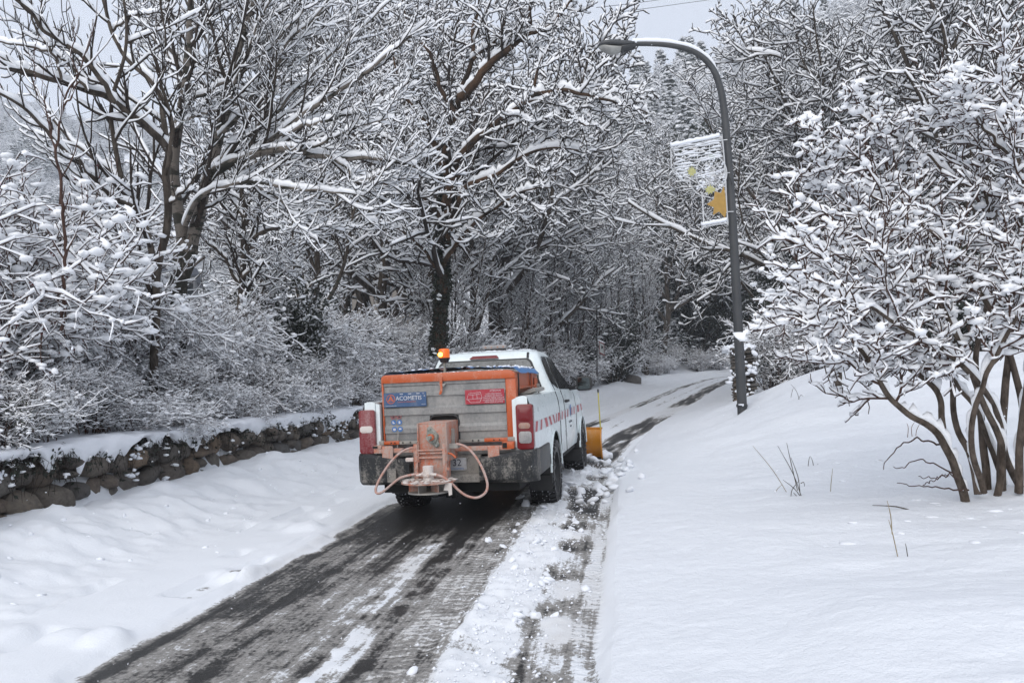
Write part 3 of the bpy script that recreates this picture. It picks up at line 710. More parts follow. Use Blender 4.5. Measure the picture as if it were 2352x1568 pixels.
for px, d, s, ml, lab in [(1395, 27, .5, -6.6, 'dark evergreen bush on the bank beside the sign'), (1500, 38, .8, -6.6, 'dark evergreen bush on the bank before the bend'), (1560, 42, 1.3, -6.0, 'dark evergreen bush nearest the bend'),
                       (790, 16.5, .8, -7.2, 'dark evergreen bush at the end of the wall left of the hopper'), (1110, 21, .6, -8, 'dark evergreen bush behind the light bar'),
                       (1620, 46, 1.5, -5.9, 'large dark evergreen bush overhanging the far bend'), (1800, 21, .9, 6, 'dark evergreen bush behind the snowy mound on the right'), (2000, 20, 1.0, 8, 'dark evergreen bush in shade behind the right shrub'),
                       (2150, 17.5, .9, 8, 'dark evergreen bush low behind the right shrub stems'), (2300, 16, .9, 8, 'dark evergreen bush at the right edge behind the stems'), (1900, 24, 1.3, 8, 'tall dark evergreen bush left of the shrub'), (1750, 26, 1.2, 4.5, 'dark evergreen bush directly right of the lamp post'),
                       (860, 22, .8, -9, 'dark evergreen clump between the bare trees left of the hopper'), (1660, 40, 1.2, 3.6, 'dark evergreen bush beyond the stone pillar')]:
    place('evergreen', px, d, s, lab, 'dark evergreen bushes', cat='bush', minleft=ml)
# snowy shrubs along the terrace and the far bank
GB = 'snow-laden shrubs on the terrace'
k = 0
wh = [('the left tail lamp', 850), ('the blue sign plate', 890), ('the high brake lamp', 1110), ('the light bar', 1070), ('the cab roof corner', 1215), ('the wall end', 740), ('the lower right limb of the twin trunks', 620), ('the left edge of the frame', 60), ('the berry bush', 200), ('the twin trunks', 470), ('the slim tree', 560), ('the small bare tree', 680), ('the hopper', 800), ('the beacon', 950), ('the truck roof', 1130), ('the wing mirror', 1300)]
def side_of(px):
    q = min(wh, key=lambda q: abs(q[1]-px))[1]; return 'just left of' if px < q-22 else ('just right of' if px > q+22 else 'right behind')
def near(px): return min(wh, key=lambda q: abs(q[1]-px))[0]
for px in range(470, 1330, 62):
    for d0, nm in ((0.6, 'front'), (3.8, 'back')):
        dd = 13.5 + (px-470)/860*8.5 + d0 + rg.uniform(-.5, .5)
        place(['bushA', 'bushC', 'bushB'][k % 3], px + rg.uniform(-18, 18), dd, rg.uniform(.55, .85), 'terrace shrub, %s row, %s %s' % (nm, side_of(px), near(px)), GB, 'bush', minleft=-7.5); k += 1
for s_ in np.arange(23, 62, 1.9):
    for t0, nm in ((-6.5, 'at the foot of the far bank'), (-8.4, 'higher on the far bank')):
        x, y = road_pt(s_, t0 - rg.uniform(0, .8)); put(['bushA', 'bushC', 'bushB'][k % 3], float(x), float(y), None, rg.uniform(.6, 1.05), 'snowy shrub %s, %s' % (nm, zone(x, y)), 'shrubs along the far left bank', 'bush'); k += 1
for px, d, s, lab in [(1745, 18.2, .62, 'low snowy shrub leaning on the stone pillar'), (1800, 18.8, .7, 'low snowy shrub right of the stone pillar'), (1862, 19, .75, 'low snowy shrub behind the crest of the mound'), (1930, 19, .8, 'low snowy shrub behind the thin leaning trunk'),
                      (2010, 19, .8, 'low snowy shrub behind the mound under the big shrub'), (2100, 18.5, .8, 'low snowy shrub seen through the stems'), (2200, 18, .85, 'low snowy shrub seen between the thick stems'), (2310, 17, .9, 'low snowy shrub at the right edge behind the stems')]:
    place('bushA' if k % 2 else 'bushC', px, d, s, lab, 'hedge behind the mound', 'bush', minright=2.6); k += 1
# ---- far hillsides: one wood, nobody could count it
M['hneedle2'] = simple('grey_green_needles', (.03, .038, .032), .7, c2=(.05, .06, .052))
def hill_proto(kind, seed):
    rg = np.random.default_rng(seed)
    if kind == 'conifer':
        H, W = 9, 2.3; k = 5; z = np.linspace(0, H, k); L0 = one(np.stack([z*0, z*0, z], 1), np.linspace(.2, .03, k))
        L1 = grow(*L0, 44, rg, u=(.06, 1), ang=(80, 112), length=W, abslen=True, K=4, rad=.3, wander=.1, up=-.03, ulen=.88, rmin=.02)
        C = sample(L1[0], 420, rg); lv = cards(C + rg.normal(0, .1, C.shape), rg.uniform(.3, .5, len(C)), rg, .4)
        S_ = sample(L1[0], 420, rg); bl = blobs(S_+UP*.12, rg.uniform(.16, .42, len(S_)), rg, flat=.35, low=True)
        a, b = cat([tubes(*L0, 4), lv]), bl
    else:
        k = 5; H = 5.5; z = np.linspace(0, H*.6, k); L0 = one(np.stack([z*0, z*0, z], 1), np.linspace(.14, .06, k))
        L1 = grow(*L0, 8, rg, u=(.2, 1), ang=(30, 60), length=H*.6, abslen=True, K=5, rad=.6, wander=.25, up=.1, ulen=.2, rmin=.03)
        L2 = grow(*L1, 9, rg, u=(.1, 1), ang=(30, 65), length=.5, K=4, rad=.6, wander=.3, up=.1, rmin=.022)
        L3 = grow(*L2, 6, rg, u=(.1, 1), ang=(30, 70), length=.6, K=3, rad=.7, wander=.3, up=.1, rmin=.018)
        a = cat([tubes(*L, 3) for L in (L0, L1, L2, L3)])
        b = cat([snowtubes(*L, rg, S=4, depth=.10, wide=.05) for L in (L1, L2, L3)])
    na = len(a[1]) + (len(a[2]) if a[2] is not None else 0)
    V, Q, T = cat([(a[0], a[1], a[2]), b])
    me = np_mesh('hill_'+kind, V, Q, T)
    me.materials.append(M['hneedle2'] if kind == 'conifer' else M['twig']); me.materials.append(M['bsnow'])
    nq, ntq = len(Q), len(Q)+len(T)
    idx = np.zeros(ntq, np.int32); idx[len(a[1]):nq] = 1; ta = len(a[2]) if a[2] is not None else 0; idx[nq+ta:] = 1
    me.polygons.foreach_set('material_index', idx)
    return me
def scatter(name, pts, protos, smin, smax, label):
    me = bpy.data.meshes.new(name); me.vertices.add(len(pts)); me.vertices.foreach_set('co', np.asarray(pts, np.float32).ravel()); me.update()
    o = link(name, me)
    ng = bpy.data.node_groups.new(name, 'GeometryNodeTree'); ng.interface.new_socket('Geometry', in_out='INPUT', socket_type='NodeSocketGeometry'); ng.interface.new_socket('Geometry', in_out='OUTPUT', socket_type='NodeSocketGeometry')
    gi = ng.nodes.new('NodeGroupInput'); go = ng.nodes.new('NodeGroupOutput'); ip = ng.nodes.new('GeometryNodeInstanceOnPoints'); g2 = ng.nodes.new('GeometryNodeGeometryToInstance')
    for p in protos:
        oi = ng.nodes.new('GeometryNodeObjectInfo'); oi.inputs['Object'].default_value = p; oi.inputs['As Instance'].default_value = True; oi.transform_space = 'ORIGINAL'
        ng.links.new(oi.outputs['Geometry'], g2.inputs[0])
    rr = ng.nodes.new('FunctionNodeRandomValue'); rr.data_type = 'FLOAT_VECTOR'; rr.inputs[0].default_value = (-.06, -.06, 0); rr.inputs[1].default_value = (.06, .06, 6.28)
    rs = ng.nodes.new('FunctionNodeRandomValue'); rs.data_type = 'FLOAT'; rs.inputs[2].default_value = smin; rs.inputs[3].default_value = smax
    ri = ng.nodes.new('FunctionNodeRandomValue'); ri.data_type = 'INT'; ri.inputs[4].default_value = 0; ri.inputs[5].default_value = len(protos)-1; ri.inputs['Seed'].default_value = 3
    ip.inputs['Pick Instance'].default_value = True
    ng.links.new(gi.outputs[0], ip.inputs['Points']); ng.links.new(g2.outputs[0], ip.inputs['Instance']); ng.links.new(rr.outputs[0], ip.inputs['Rotation']); ng.links.new(rs.outputs[1], ip.inputs['Scale']); ng.links.new(ri.outputs[2], ip.inputs['Instance Index'])
    ng.links.new(ip.outputs[0], go.inputs[0])
    md = o.modifiers.new('wood', 'NODES'); md.node_group = ng
    tag(o, label, 'forest', kind='stuff'); return o
M['hneedle'] = M['needle']
protos = []
for i, (kd, sd, (s_, t_), lab) in enumerate([('conifer', 1, (95, -14), 'young dark conifer beyond the far bend'), ('bare', 2, (97, -20), 'small bare tree beyond the far bend'), ('bare', 3, (99, -26), 'small bushy bare tree far beyond the bend'), ('bare', 4, (101, -32), 'crooked bare tree far beyond the bend'), ('bare', 5, (103, -38), 'last small bare tree far beyond the bend')]):
    x, y = road_pt(s_, t_); o = link('hillside_tree', hill_proto(kd, sd)); o.location = (float(x), float(y), gz(float(x), float(y))); tag(o, lab, 'tree'); protos.append(o)
rg = np.random.default_rng(11)
def hillpts(n, xr, yr, cond):
    x = rg.uniform(*xr, n); y = rg.uniform(*yr, n); k = cond(x, y) & (np.abs(x/y) < .80); x, y = x[k], y[k]
    return np.stack([x, y, ground_z(x, y)-.2], 1)
pr = hillpts(14000, (-60, 330), (60, 420), lambda x, y: (hill(x, y) > 1.0))
scatter('hillside_wood', pr[:7500], protos, .7, 1.3, 'snow-covered wood climbing the slope behind the trees')
pl = hillpts(60000, (-480, 100), (90, 620), lambda x, y: (hill(x, y) > 3) & (x < .25*y) & (x > -.72*y) & (vnoise(x/22, y/22, 90) > .22))
scatter('valley_wood', pl[:16000], protos, .65, 1.35, 'hazy snow-covered wood on the far side of the valley')
# ------------------------------------------------------------------ the near trees, limb by limb
def limb(pts, d0, d1, r0, r1, K=18, jit=0.02, rg=None):
    q = np.array([p[:2] for p in pts], float); L = np.concatenate([[0], np.cumsum(np.hypot(*np.diff(q, axis=0).T))]); L /= L[-1]
    P = np.array([at(a, b, d0+(d1-d0)*l) for (a, b), l in zip(q, L)])[None]
    Pr, _ = refine(P, np.ones(P.shape[:2]), 6); Pr = Pr[0]
    Ls = np.concatenate([[0], np.cumsum(np.linalg.norm(np.diff(Pr, axis=0), axis=1))]); u = np.linspace(0, Ls[-1], K)
    Q = np.stack([np.interp(u, Ls, Pr[:, i]) for i in range(3)], 1)
    if rg is not None: Q[1:] += rg.normal(0, jit, Q[1:].shape)*0.6
    return Q, np.linspace(r0, r1, K)
def pack(ls, loc): return np.stack([l[0] for l in ls]) - np.array(loc), np.stack([l[1] for l in ls])
SN = dict(depth=.028, wide=.005, ripple=.5, gap=.1, lv={0: dict(depth=.055, wide=0, steep=(.985, .72), gap=.02, ripple=.25), 1: dict(depth=.038, wide=.002, gap=.05)})
def near_tree(name, limbs, loc, lv, barkm, twigm, label, cat_, rg, thin=0, snow=SN, blobn=0, sides=(9, 6, 4, 3, 3), extra=None, bare=0):
    L0 = pack(limbs, loc); out = [L0]; src = L0 if not thin else (L0[0][thin:], L0[1][thin:])
    src = (src[0][:len(src[0])-bare], src[1][:len(src[1])-bare]) if bare else src
    for kw in lv:
        out.append(grow(*src, rg=rg, **kw)); src = out[-1]
    ex = dict(snow=[], parts={})
    if blobn: ex['snow'].append(blobs(np.concatenate([sample(out[-1][0], blobn, rg), sample(out[-2][0], blobn//2, rg)])+UP*.025, rg.uniform(.02, .055, blobn+blobn//2), rg, flat=.6))
    if extra: extra(out, ex)
    r, ch = tree_object(name, out, loc, barkm, twigm, 1, rg, snow, extra=ex, sides=sides, ref=(3, 1, 1, 1))
    tag(r, label, cat_); return r, ch, out
rgA = np.random.default_rng(21)
dA = 13.2
A = [ # twin trunk
 limb([(390, 940), (396, 860), (399, 789), (407, 700), (409, 657), (416, 600), (425, 552)], dA, dA, 0.1554, 0.1320, jit=.01, rg=rgA),
 limb([(418, 640), (420, 580), (419, 536), (404, 455), (399, 363), (415, 262), (427, 181), (435, 81), (438, 0), (440, -120), (446, -240)], dA, dA+.4, 0.1134, 0.0280, jit=.01, rg=rgA),
 limb([(418, 640), (436, 590), (447, 544), (463, 463), (483, 395), (504, 314), (524, 222), (544, 133), (564, 60), (584, 0), (606, -120), (620, -220)], dA, dA-.5, 0.1134, 0.0240, jit=.01, rg=rgA),
 limb([(480, 405), (520, 378), (564, 363), (625, 347), (677, 343), (725, 359), (806, 363), (861, 367), (905, 372), (960, 382)], dA-.2, dA-1.6, 0.0714, 0.0144, rg=rgA),
 limb([(560, 366), (600, 335), (645, 310), (705, 258), (757, 226), (826, 181), (861, 153), (930, 95), (985, 50)], dA-.4, dA-1.2, 0.0504, 0.0112, rg=rgA),
 limb([(566, 362), (592, 298), (616, 250), (629, 177), (665, 100), (725, 40), (770, -30)], dA-.4, dA-.2, 0.0378, 0.0096, rg=rgA),
 limb([(425, 520), (440, 480), (463, 451), (524, 427), (580, 419), (645, 431), (725, 439), (786, 443), (840, 455)], dA-.2, dA-1.6, 0.0420, 0.0096, rg=rgA),
 limb([(760, 360), (800, 395), (818, 418), (861, 405), (905, 375), (950, 330)], dA-1.1, dA-1.7, 0.0185, 0.0064, rg=rgA),
 limb([(392, 312), (419, 282), (463, 262), (500, 254)], dA, dA-.8, 0.0294, 0.0112, rg=rgA),
 limb([(419, 250), (455, 222), (504, 200), (560, 160), (640, 90), (700, 20)], dA, dA-.9, 0.0294, 0.0080, rg=rgA),
 limb([(504, 314), (560, 250), (600, 200), (660, 120), (740, 30), (790, -40)], dA-.3, dA+.6, 0.0336, 0.0080, rg=rgA),
 limb([(483, 395), (540, 330), (600, 290), (690, 200), (780, 110), (860, 40), (900, 0)], dA-.3, dA+.8, 0.0336, 0.0080, rg=rgA),
 limb([(524, 222), (560, 150), (590, 60), (650, -40)], dA-.4, dA-1.0, 0.0252, 0.0080, rg=rgA),
 limb([(427, 181), (380, 120), (330, 60), (300, -20)], dA+.2, dA+.9, 0.0252, 0.0080, rg=rgA),
 limb([(435, 81), (480, 20), (520, -50)], dA+.3, dA, 0.0210, 0.0080, rg=rgA),
 limb([(645, 310), (700, 290), (790, 268), (870, 240), (940, 190)], dA-.8, dA-1.4, 0.0252, 0.0080, rg=rgA),
 limb([(700, 345), (760, 320), (830, 290), (905, 270)], dA-1, dA-1.6, 0.0210, 0.0064, rg=rgA),
 limb([(580, 419), (640, 460), (690, 520), (730, 560)], dA-.8, dA-1.3, 0.0168, 0.0064, rg=rgA),
]
locA = at(390, 945, dA)
lvA = [dict(n=11, u=(.12, 1), ang=(24, 52), length=.42, K=8, rad=.5, wander=.16, up=.12, ulen=.35, taper=.35, rmin=.008),
       dict(n=8, u=(.1, 1), ang=(25, 58), length=.42, K=5, rad=.6, wander=.22, up=.14, ulen=.35, taper=.45, rmin=.0055),
       dict(n=3, u=(.1, 1), ang=(25, 60), length=.42, K=4, rad=.75, wander=.24, up=.16, ulen=.3, taper=.6, rmin=.0045)]
def ivyA(out, ex):
    P = out[0][0][:1, :12]; n = 2600; C = sample(P, n, rgA); a = rgA.random(n)*6.28; r = .14+.06*rgA.random(n); C = C + np.stack([np.cos(a)*r, np.sin(a)*r, 0*a], 1)
    ex['parts']['ivy'] = ([cards(C, rgA.uniform(.018, .04, n), rgA)], M['leafdark'])
near_tree('twin_trunk_tree', A, locA, lvA, M['birch'], M['twig'], 'tall twin-trunked tree with dark-banded pale bark above the stone wall', 'tree', rgA, thin=1, extra=ivyA)
dB = 11.6; rgB = np.random.default_rng(22)
B = [
 limb([(355, 960), (352, 860), (356, 775), (359, 657), (366, 591), (375, 564), (387, 483), (380, 403), (387, 342), (375, 318)], dB, dB, .060, .050, jit=.008, rg=rgB),
 limb([(385, 345), (346, 298), (314, 274), (262, 234), (201, 210), (141, 185), (81, 169), (40, 161), (8, 141), (-60, 110)], dB, dB-1.6, .055, .022, rg=rgB),
 limb([(385, 345), (372, 270), (359, 201), (320, 160), (290, 133), (258, 73), (235, 0), (220, -80)], dB, dB+.6, .045, .018, rg=rgB),
 limb([(262, 234), (226, 173), (177, 121), (101, 68), (60, 20), (20, -20), (-30, -60)], dB-.7, dB-1.8, .035, .014, rg=rgB),
 limb([(357, 800), (359, 657), (345, 560), (334, 524), (310, 475), (282, 427), (266, 342), (254, 262), (262, 210), (286, 133), (290, 60), (280, -40)], dB, dB-.6, .055, .014, jit=.008, rg=rgB),
 limb([(312, 478), (242, 443), (193, 387), (137, 334), (73, 266), (24, 226), (-30, 200)], dB-.3, dB-1.9, .035, .014, rg=rgB),
 limb([(282, 427), (235, 380), (170, 330), (110, 260), (70, 180), (30, 90)], dB-.3, dB+.6, .025, .010, rg=rgB),
 limb([(359, 640), (320, 620), (280, 560), (250, 480), (200, 420), (150, 380)], dB, dB-1.2, .022, .008, rg=rgB),
 limb([(380, 403), (395, 300), (372, 200), (380, 100), (372, 10), (380, -60)], dB-.1, dB-.7, .03, .010, rg=rgB),
 limb([(387, 470), (420, 440), (452, 400), (470, 350)], dB, dB-.5, .018, .008, rg=rgB),
 limb([(258, 73), (300, 40), (340, 30), (390, 20)], dB+.5, dB, .018, .008, rg=rgB),
 limb([(141, 185), (120, 120), (80, 60), (70, -20)], dB-1.1, dB-1.3, .018, .009, rg=rgB),
 limb([(201, 210), (150, 140), (90, 110), (30, 100), (-30, 90)], dB-.9, dB-.5, .022, .009, rg=rgB),
]
lvB = [dict(n=9, u=(.12, 1), ang=(28, 60), length=.34, K=7, rad=.6, wander=.18, up=.16, ulen=.4, taper=.45, rmin=.0075),
       dict(n=5, u=(.1, 1), ang=(28, 60), length=.42, K=5, rad=.7, wander=.2, up=.22, ulen=.35, taper=.6, rmin=.0055)]
near_tree('elder_tree', B, at(355, 965, dB), lvB, M['bark'], M['twig'], 'grey spreading tree with long limbs reaching up to the left edge', 'tree', rgB, thin=1)
dC = 16.5; rgC = np.random.default_rng(23)
Cc = [
 limb([(538, 800), (545, 740), (554, 673), (560, 591), (560, 492), (557, 420), (562, 360)], dC, dC, .085, .03, rg=rgC),
 limb([(560, 580), (590, 540), (620, 528), (676, 508), (720, 470), (760, 400)], dC, dC-.8, .04, .012, rg=rgC),
 limb([(553, 665), (530, 620), (514, 591), (490, 570), (468, 551), (440, 500)], dC, dC-.6, .035, .012, rg=rgC),
 limb([(556, 640), (590, 610), (640, 604), (690, 602)], dC, dC-1, .03, .012, rg=rgC),
 limb([(560, 500), (520, 440), (490, 400), (470, 340)], dC, dC+.6, .03, .010, rg=rgC),
 limb([(560, 520), (610, 450), (650, 400), (700, 330)], dC, dC+.5, .03, .010, rg=rgC),
 limb([(545, 740), (585, 700), (610, 650), (625, 590)], dC, dC-.5, .03, .010, rg=rgC),
]
lvC = [dict(n=10, u=(.15, 1), ang=(28, 60), length=.42, K=6, rad=.55, wander=.2, up=.08, ulen=.4, taper=.4, rmin=.008),
       dict(n=8, u=(.1, 1), ang=(28, 60), length=.45, K=5, rad=.65, wander=.24, up=.12, ulen=.35, taper=.5, rmin=.0055), dict(n=4, u=(.1, 1), ang=(28, 60), length=.45, K=3, rad=.8, wander=.24, up=.12, taper=.6, rmin=.005)]
near_tree('slim_tree', Cc, at(538, 805, dC), lvC, M['bark'], M['twig'], 'slim single-stemmed tree between the twin trunks and the truck', 'tree', rgC)
# the big walnut behind the truck: its own limbs, so it reads as in the picture
M['bark_rust'] = bark('dark_bark_with_rust_patches', (0.026, 0.020, 0.016), (0.10, 0.058, 0.034), 2.2, (1, 1, .5))
dD = 21.0; rgD = np.random.default_rng(24)
D = [
 limb([(1004, 815), (1012, 700), (1020, 600), (1026, 480), (1030, 400), (1022, 342), (1040, 280), (1050, 239), (1064, 191), (1084, 137), (1083, 85), (1095, 44), (1100, -30)], dD, dD+.5, .18, .03, jit=.03, rg=rgD),
 limb([(1055, 225), (1088, 198), (1122, 150), (1180, 103), (1214, 68), (1218, 10), (1230, -50)], dD, dD-1.5, .12, .02, rg=rgD),
 limb([(1200, 85), (1240, 70), (1265, 58), (1306, 10), (1330, -20)], dD-1, dD-2, .05, .015, rg=rgD),
 limb([(1024, 470), (1045, 390), (1071, 345), (1118, 301), (1163, 267), (1207, 232), (1230, 180), (1250, 120)], dD, dD-2, .13, .02, jit=.03, rg=rgD),
 limb([(1200, 238), (1265, 232), (1310, 262), (1345, 290)], dD-1.6, dD-2.6, .05, .012, rg=rgD),
 limb([(1220, 220), (1283, 208), (1351, 219), (1400, 232), (1453, 246), (1490, 262)], dD-1.8, dD-3, .06, .012, rg=rgD),
 limb([(1026, 500), (1040, 440), (1077, 373), (1118, 355), (1166, 308), (1197, 275)], dD, dD+1, .09, .03, rg=rgD),
 limb([(1025, 560), (1060, 440), (1105, 414), (1149, 396), (1200, 360), (1260, 340), (1330, 345)], dD, dD-2, .08, .015, rg=rgD),
 limb([(1026, 400), (1000, 340), (985, 290), (950, 250), (920, 200), (900, 120)], dD, dD-1, .09, .015, rg=rgD),
 limb([(1022, 520), (980, 460), (930, 430), (880, 420), (820, 400)], dD, dD-2, .07, .012, rg=rgD),
 limb([(1045, 260), (1010, 200), (990, 130), (940, 60), (920, -20)], dD+.2, dD+1, .07, .015, rg=rgD),
 limb([(1084, 137), (1140, 90), (1170, 20), (1190, -60)], dD+.3, dD+1, .05, .015, rg=rgD),
 limb([(1022, 600), (1080, 520), (1150, 470), (1200, 440), (1260, 430)], dD, dD-2, .06, .012, rg=rgD),
 limb([(1020, 640), (960, 560), (900, 520), (840, 510)], dD, dD-2, .05, .012, rg=rgD),
]
lvD = [dict(n=10, u=(.15, 1), ang=(35, 68), length=.42, K=8, rad=.5, wander=.30, up=.05, ulen=.4, taper=.35, rmin=.014),
       dict(n=8, u=(.1, 1), ang=(32, 68), length=.42, K=5, rad=.6, wander=.38, up=.08, ulen=.35, taper=.6, rmin=.013),
       dict(n=4, u=(.1, 1), ang=(32, 68), length=.5, K=4, rad=.75, wander=.45, up=.12, ulen=.3, taper=.75, rmin=.0105)]
def ivyD(out, ex):
    P = out[0][0][:1, :10]; C = sample(P, 5200, rgD); a = rgD.random(5200)*6.28; r = .14+.09*rgD.random(5200)*(1+.5*np.sin(C[:, 2]*5)); C = C + np.stack([np.cos(a)*r, np.sin(a)*r, 0*a], 1)
    ex['parts']['ivy'] = ([cards(C, rgD.uniform(.03, .07, len(C)), rgD)], M['leafdark'])
    k = rgD.random(5200) < .012; ex['snow'].append(blobs(C[k]+UP*.03, rgD.uniform(.03, .09, k.sum()), rgD, flat=.5))
near_tree('walnut_tree', D, at(1020, 805, dD), lvD, M['bark_rust'], M['twig'], 'thick-trunked walnut tree with long rust-brown limbs, tallest behind the flashing beacon', 'tree', rgD, snow=dict(depth=.042, wide=.010, gap=.14, ripple=.55, lv={0: dict(depth=.09, wide=0, gap=.03), 1: dict(depth=.06, wide=.006)}), extra=ivyD)
# ---- the big many-stemmed shrub on the right
M['bark_shrub'] = bark('grey_brown_shrub_bark', (.045, .034, .026), (.125, .098, .078), 16)
rgH = np.random.default_rng(25); dH = 7.1
H = [
 limb([(2219, 1160), (2203, 1097), (2169, 1026), (2141, 983), (2084, 950), (2036, 902), (1998, 831), (1951, 779), (1912, 755), (1870, 735), (1820, 725)], dH, dH-.6, 0.0374, 0.0080, jit=.006, rg=rgH),
 limb([(2170, 1022), (2162, 940), (2160, 907), (2122, 869), (2046, 821), (1993, 788), (1931, 726), (1890, 650), (1870, 590)], dH, dH+.2, 0.0302, 0.0080, jit=.006, rg=rgH),
 limb([(2246, 1135), (2231, 1050), (2193, 969), (2188, 859), (2174, 774), (2141, 669), (2100, 560), (2060, 470), (2030, 380)], dH+.1, dH+.8, 0.0324, 0.0080, jit=.006, rg=rgH),
 limb([(2288, 1150), (2303, 1040), (2260, 931), (2236, 869), (2203, 788), (2160, 700), (2090, 640), (2020, 600), (1940, 590)], dH+.1, dH-.5, 0.0324, 0.0080, jit=.006, rg=rgH),
 limb([(2268, 1130), (2250, 931), (2241, 812), (2269, 693), (2288, 598), (2270, 480), (2245, 390), (2215, 320)], dH+.3, dH+1.0, 0.0360, 0.0080, jit=.006, rg=rgH),
 limb([(2300, 1130), (2303, 955), (2317, 812), (2331, 645), (2345, 500), (2330, 380), (2310, 290)], dH+.2, dH+.6, 0.0396, 0.0096, jit=.006, rg=rgH),
 limb([(2350, 1130), (2310, 1050), (2290, 950), (2230, 860), (2150, 790), (2080, 760), (1990, 700), (1920, 690), (1870, 665)], dH+.3, dH-.9, 0.0324, 0.0072, jit=.006, rg=rgH),
 limb([(2380, 1120), (2340, 900), (2300, 760), (2230, 640), (2150, 540), (2080, 500), (2000, 450), (1930, 420)], dH+.3, dH+.3, 0.0360, 0.0080, jit=.006, rg=rgH),
 limb([(2400, 1120), (2390, 900), (2400, 700), (2370, 500), (2330, 330), (2310, 230), (2305, 170)], dH+.3, dH+.2, 0.0360, 0.0080, jit=.006, rg=rgH),
 limb([(2340, 1130), (2345, 1000), (2370, 820), (2420, 640), (2440, 430)], dH, dH-.8, 0.0360, 0.0080, jit=.006, rg=rgH),
 limb([(2260, 1130), (2230, 1000), (2260, 880), (2330, 740), (2400, 620), (2440, 500)], dH-.1, dH-1.2, 0.0288, 0.0072, jit=.006, rg=rgH),
 limb([(2310, 1130), (2250, 960), (2170, 860), (2090, 800), (2010, 780), (1950, 790)], dH+.5, dH-.2, 0.0252, 0.0064, rg=rgH),
 limb([(2090, 560), (1980, 500), (1910, 430), (1895, 370), (1885, 320)], dH+.6, dH+.2, 0.0158, 0.0056, rg=rgH),
 limb([(2270, 480), (2180, 400), (2090, 330), (2010, 290), (1960, 250)], dH+.9, dH+.5, 0.0158, 0.0056, rg=rgH),
 limb([(2330, 380), (2250, 280), (2215, 250), (2200, 200)], dH+.5, dH+.1, 0.0158, 0.0056, rg=rgH),
]
lvH = [dict(n=13, u=(.46, 1), ang=(30, 70), length=.25, K=7, rad=.55, wander=.26, up=.08, ulen=.25, taper=.5, rmin=.0075),
       dict(n=7, u=(.1, 1), ang=(30, 70), length=.46, K=5, rad=.7, wander=.3, up=.10, ulen=.3, taper=.6, rmin=.0062),
       dict(n=4, u=(.1, 1), ang=(30, 70), length=.5, K=3, rad=.8, wander=.3, up=.08, ulen=.3, taper=.7, rmin=.0052)]
HT = [
 limb([(2203, 1097), (2120, 1070), (2060, 1060)], dH-.02, dH-.6, 0.0115, 0.0048, rg=rgH),
 limb([(2170, 1024), (2100, 1006), (2060, 1030), (2028, 1075)], dH-.1, dH-.5, 0.0086, 0.0032, rg=rgH),
 limb([(2225, 1125), (2160, 1120), (2100, 1115), (2062, 1110)], dH-.1, dH-.5, 0.0086, 0.0032, rg=rgH),
]
HT = [limb(p_, dH-.05, dH-.5, r_, .003, rg=rgH, jit=.012) for p_, r_ in (([(2203, 1097), (2140, 1062), (2100, 1058), (2075, 1072), (2050, 1070)], .008), ([(2170, 1024), (2110, 1008), (2070, 1024), (2050, 1040), (2028, 1075)], .009), ([(2225, 1125), (2160, 1120), (2100, 1113), (2062, 1110)], .008), ([(2210, 1105), (2180, 1090), (2150, 1100), (2110, 1092)], .006), ([(2120, 1114), (2150, 1100), (2180, 1085)], .004))]
def exH(out, ex):
    q_ = pack(HT, at(2260, 1160, dH)); ex['parts']['low_branch'] = ([tubes(*refine(*q_, 2), 5)], M['twig_red'])
    C = np.concatenate([sample(out[2][0], 2400, rgH), sample(out[1][0], 2200, rgH)])
    C = C[C[:, 2] > 1.0]; ex['snow'].append(blobs(C+UP*.02, rgH.uniform(.25, 1, len(C))**1.8*.056, rgH, flat=.55))
    C2 = sample(out[2][0], 26, rgH); ex['parts']['leaves'] = ([cards(C2, rgH.uniform(.02, .035, 26), rgH)], M['leafbrown'])
near_tree('large_shrub', H, at(2260, 1160, dH), lvH, M['bark_shrub'], M['twig_red'], 'large many-stemmed shrub with reddish twigs under heavy snow on the right', 'shrub', rgH, snow=dict(depth=.020, wide=.005, gap=.15, ripple=.7, lv={0: dict(depth=.045, wide=.001, steep=(.985, .86), gap=.05), 1: dict(depth=.036, wide=.008, gap=.10, ripple=.6), 2: dict(depth=.028, wide=.007, gap=.12, ripple=.7)}), extra=exH, sides=(8, 5, 4, 3))
# thin leaning trunk on the mound
rgL = np.random.default_rng(26); dL = 12.2
Lp = [limb([(1928, 895), (1924, 850), (1921, 800), (1915, 755), (1905, 690), (1880, 620)], dL, dL, .05, .02, rg=rgL), limb([(1921, 800), (1940, 760), (1975, 700), (2000, 640)], dL, dL+.4, .025, .01, rg=rgL), limb([(1915, 755), (1880, 720), (1840, 680), (1800, 640)], dL, dL-.3, .022, .01, rg=rgL)]
near_tree('small_tree', Lp, at(1928, 898, dL), [dict(n=8, u=(.4, 1), ang=(30, 60), length=.6, K=6, rad=.6, wander=.25, up=.06, rmin=.006), dict(n=6, u=(.1, 1), ang=(30, 60), length=.5, K=4, rad=.7, wander=.3, up=.08, rmin=.0045)], M['bark'], M['twig_red'], 'small tree with a pale thin trunk standing in the snowy mound', 'tree', rgL, blobn=300)
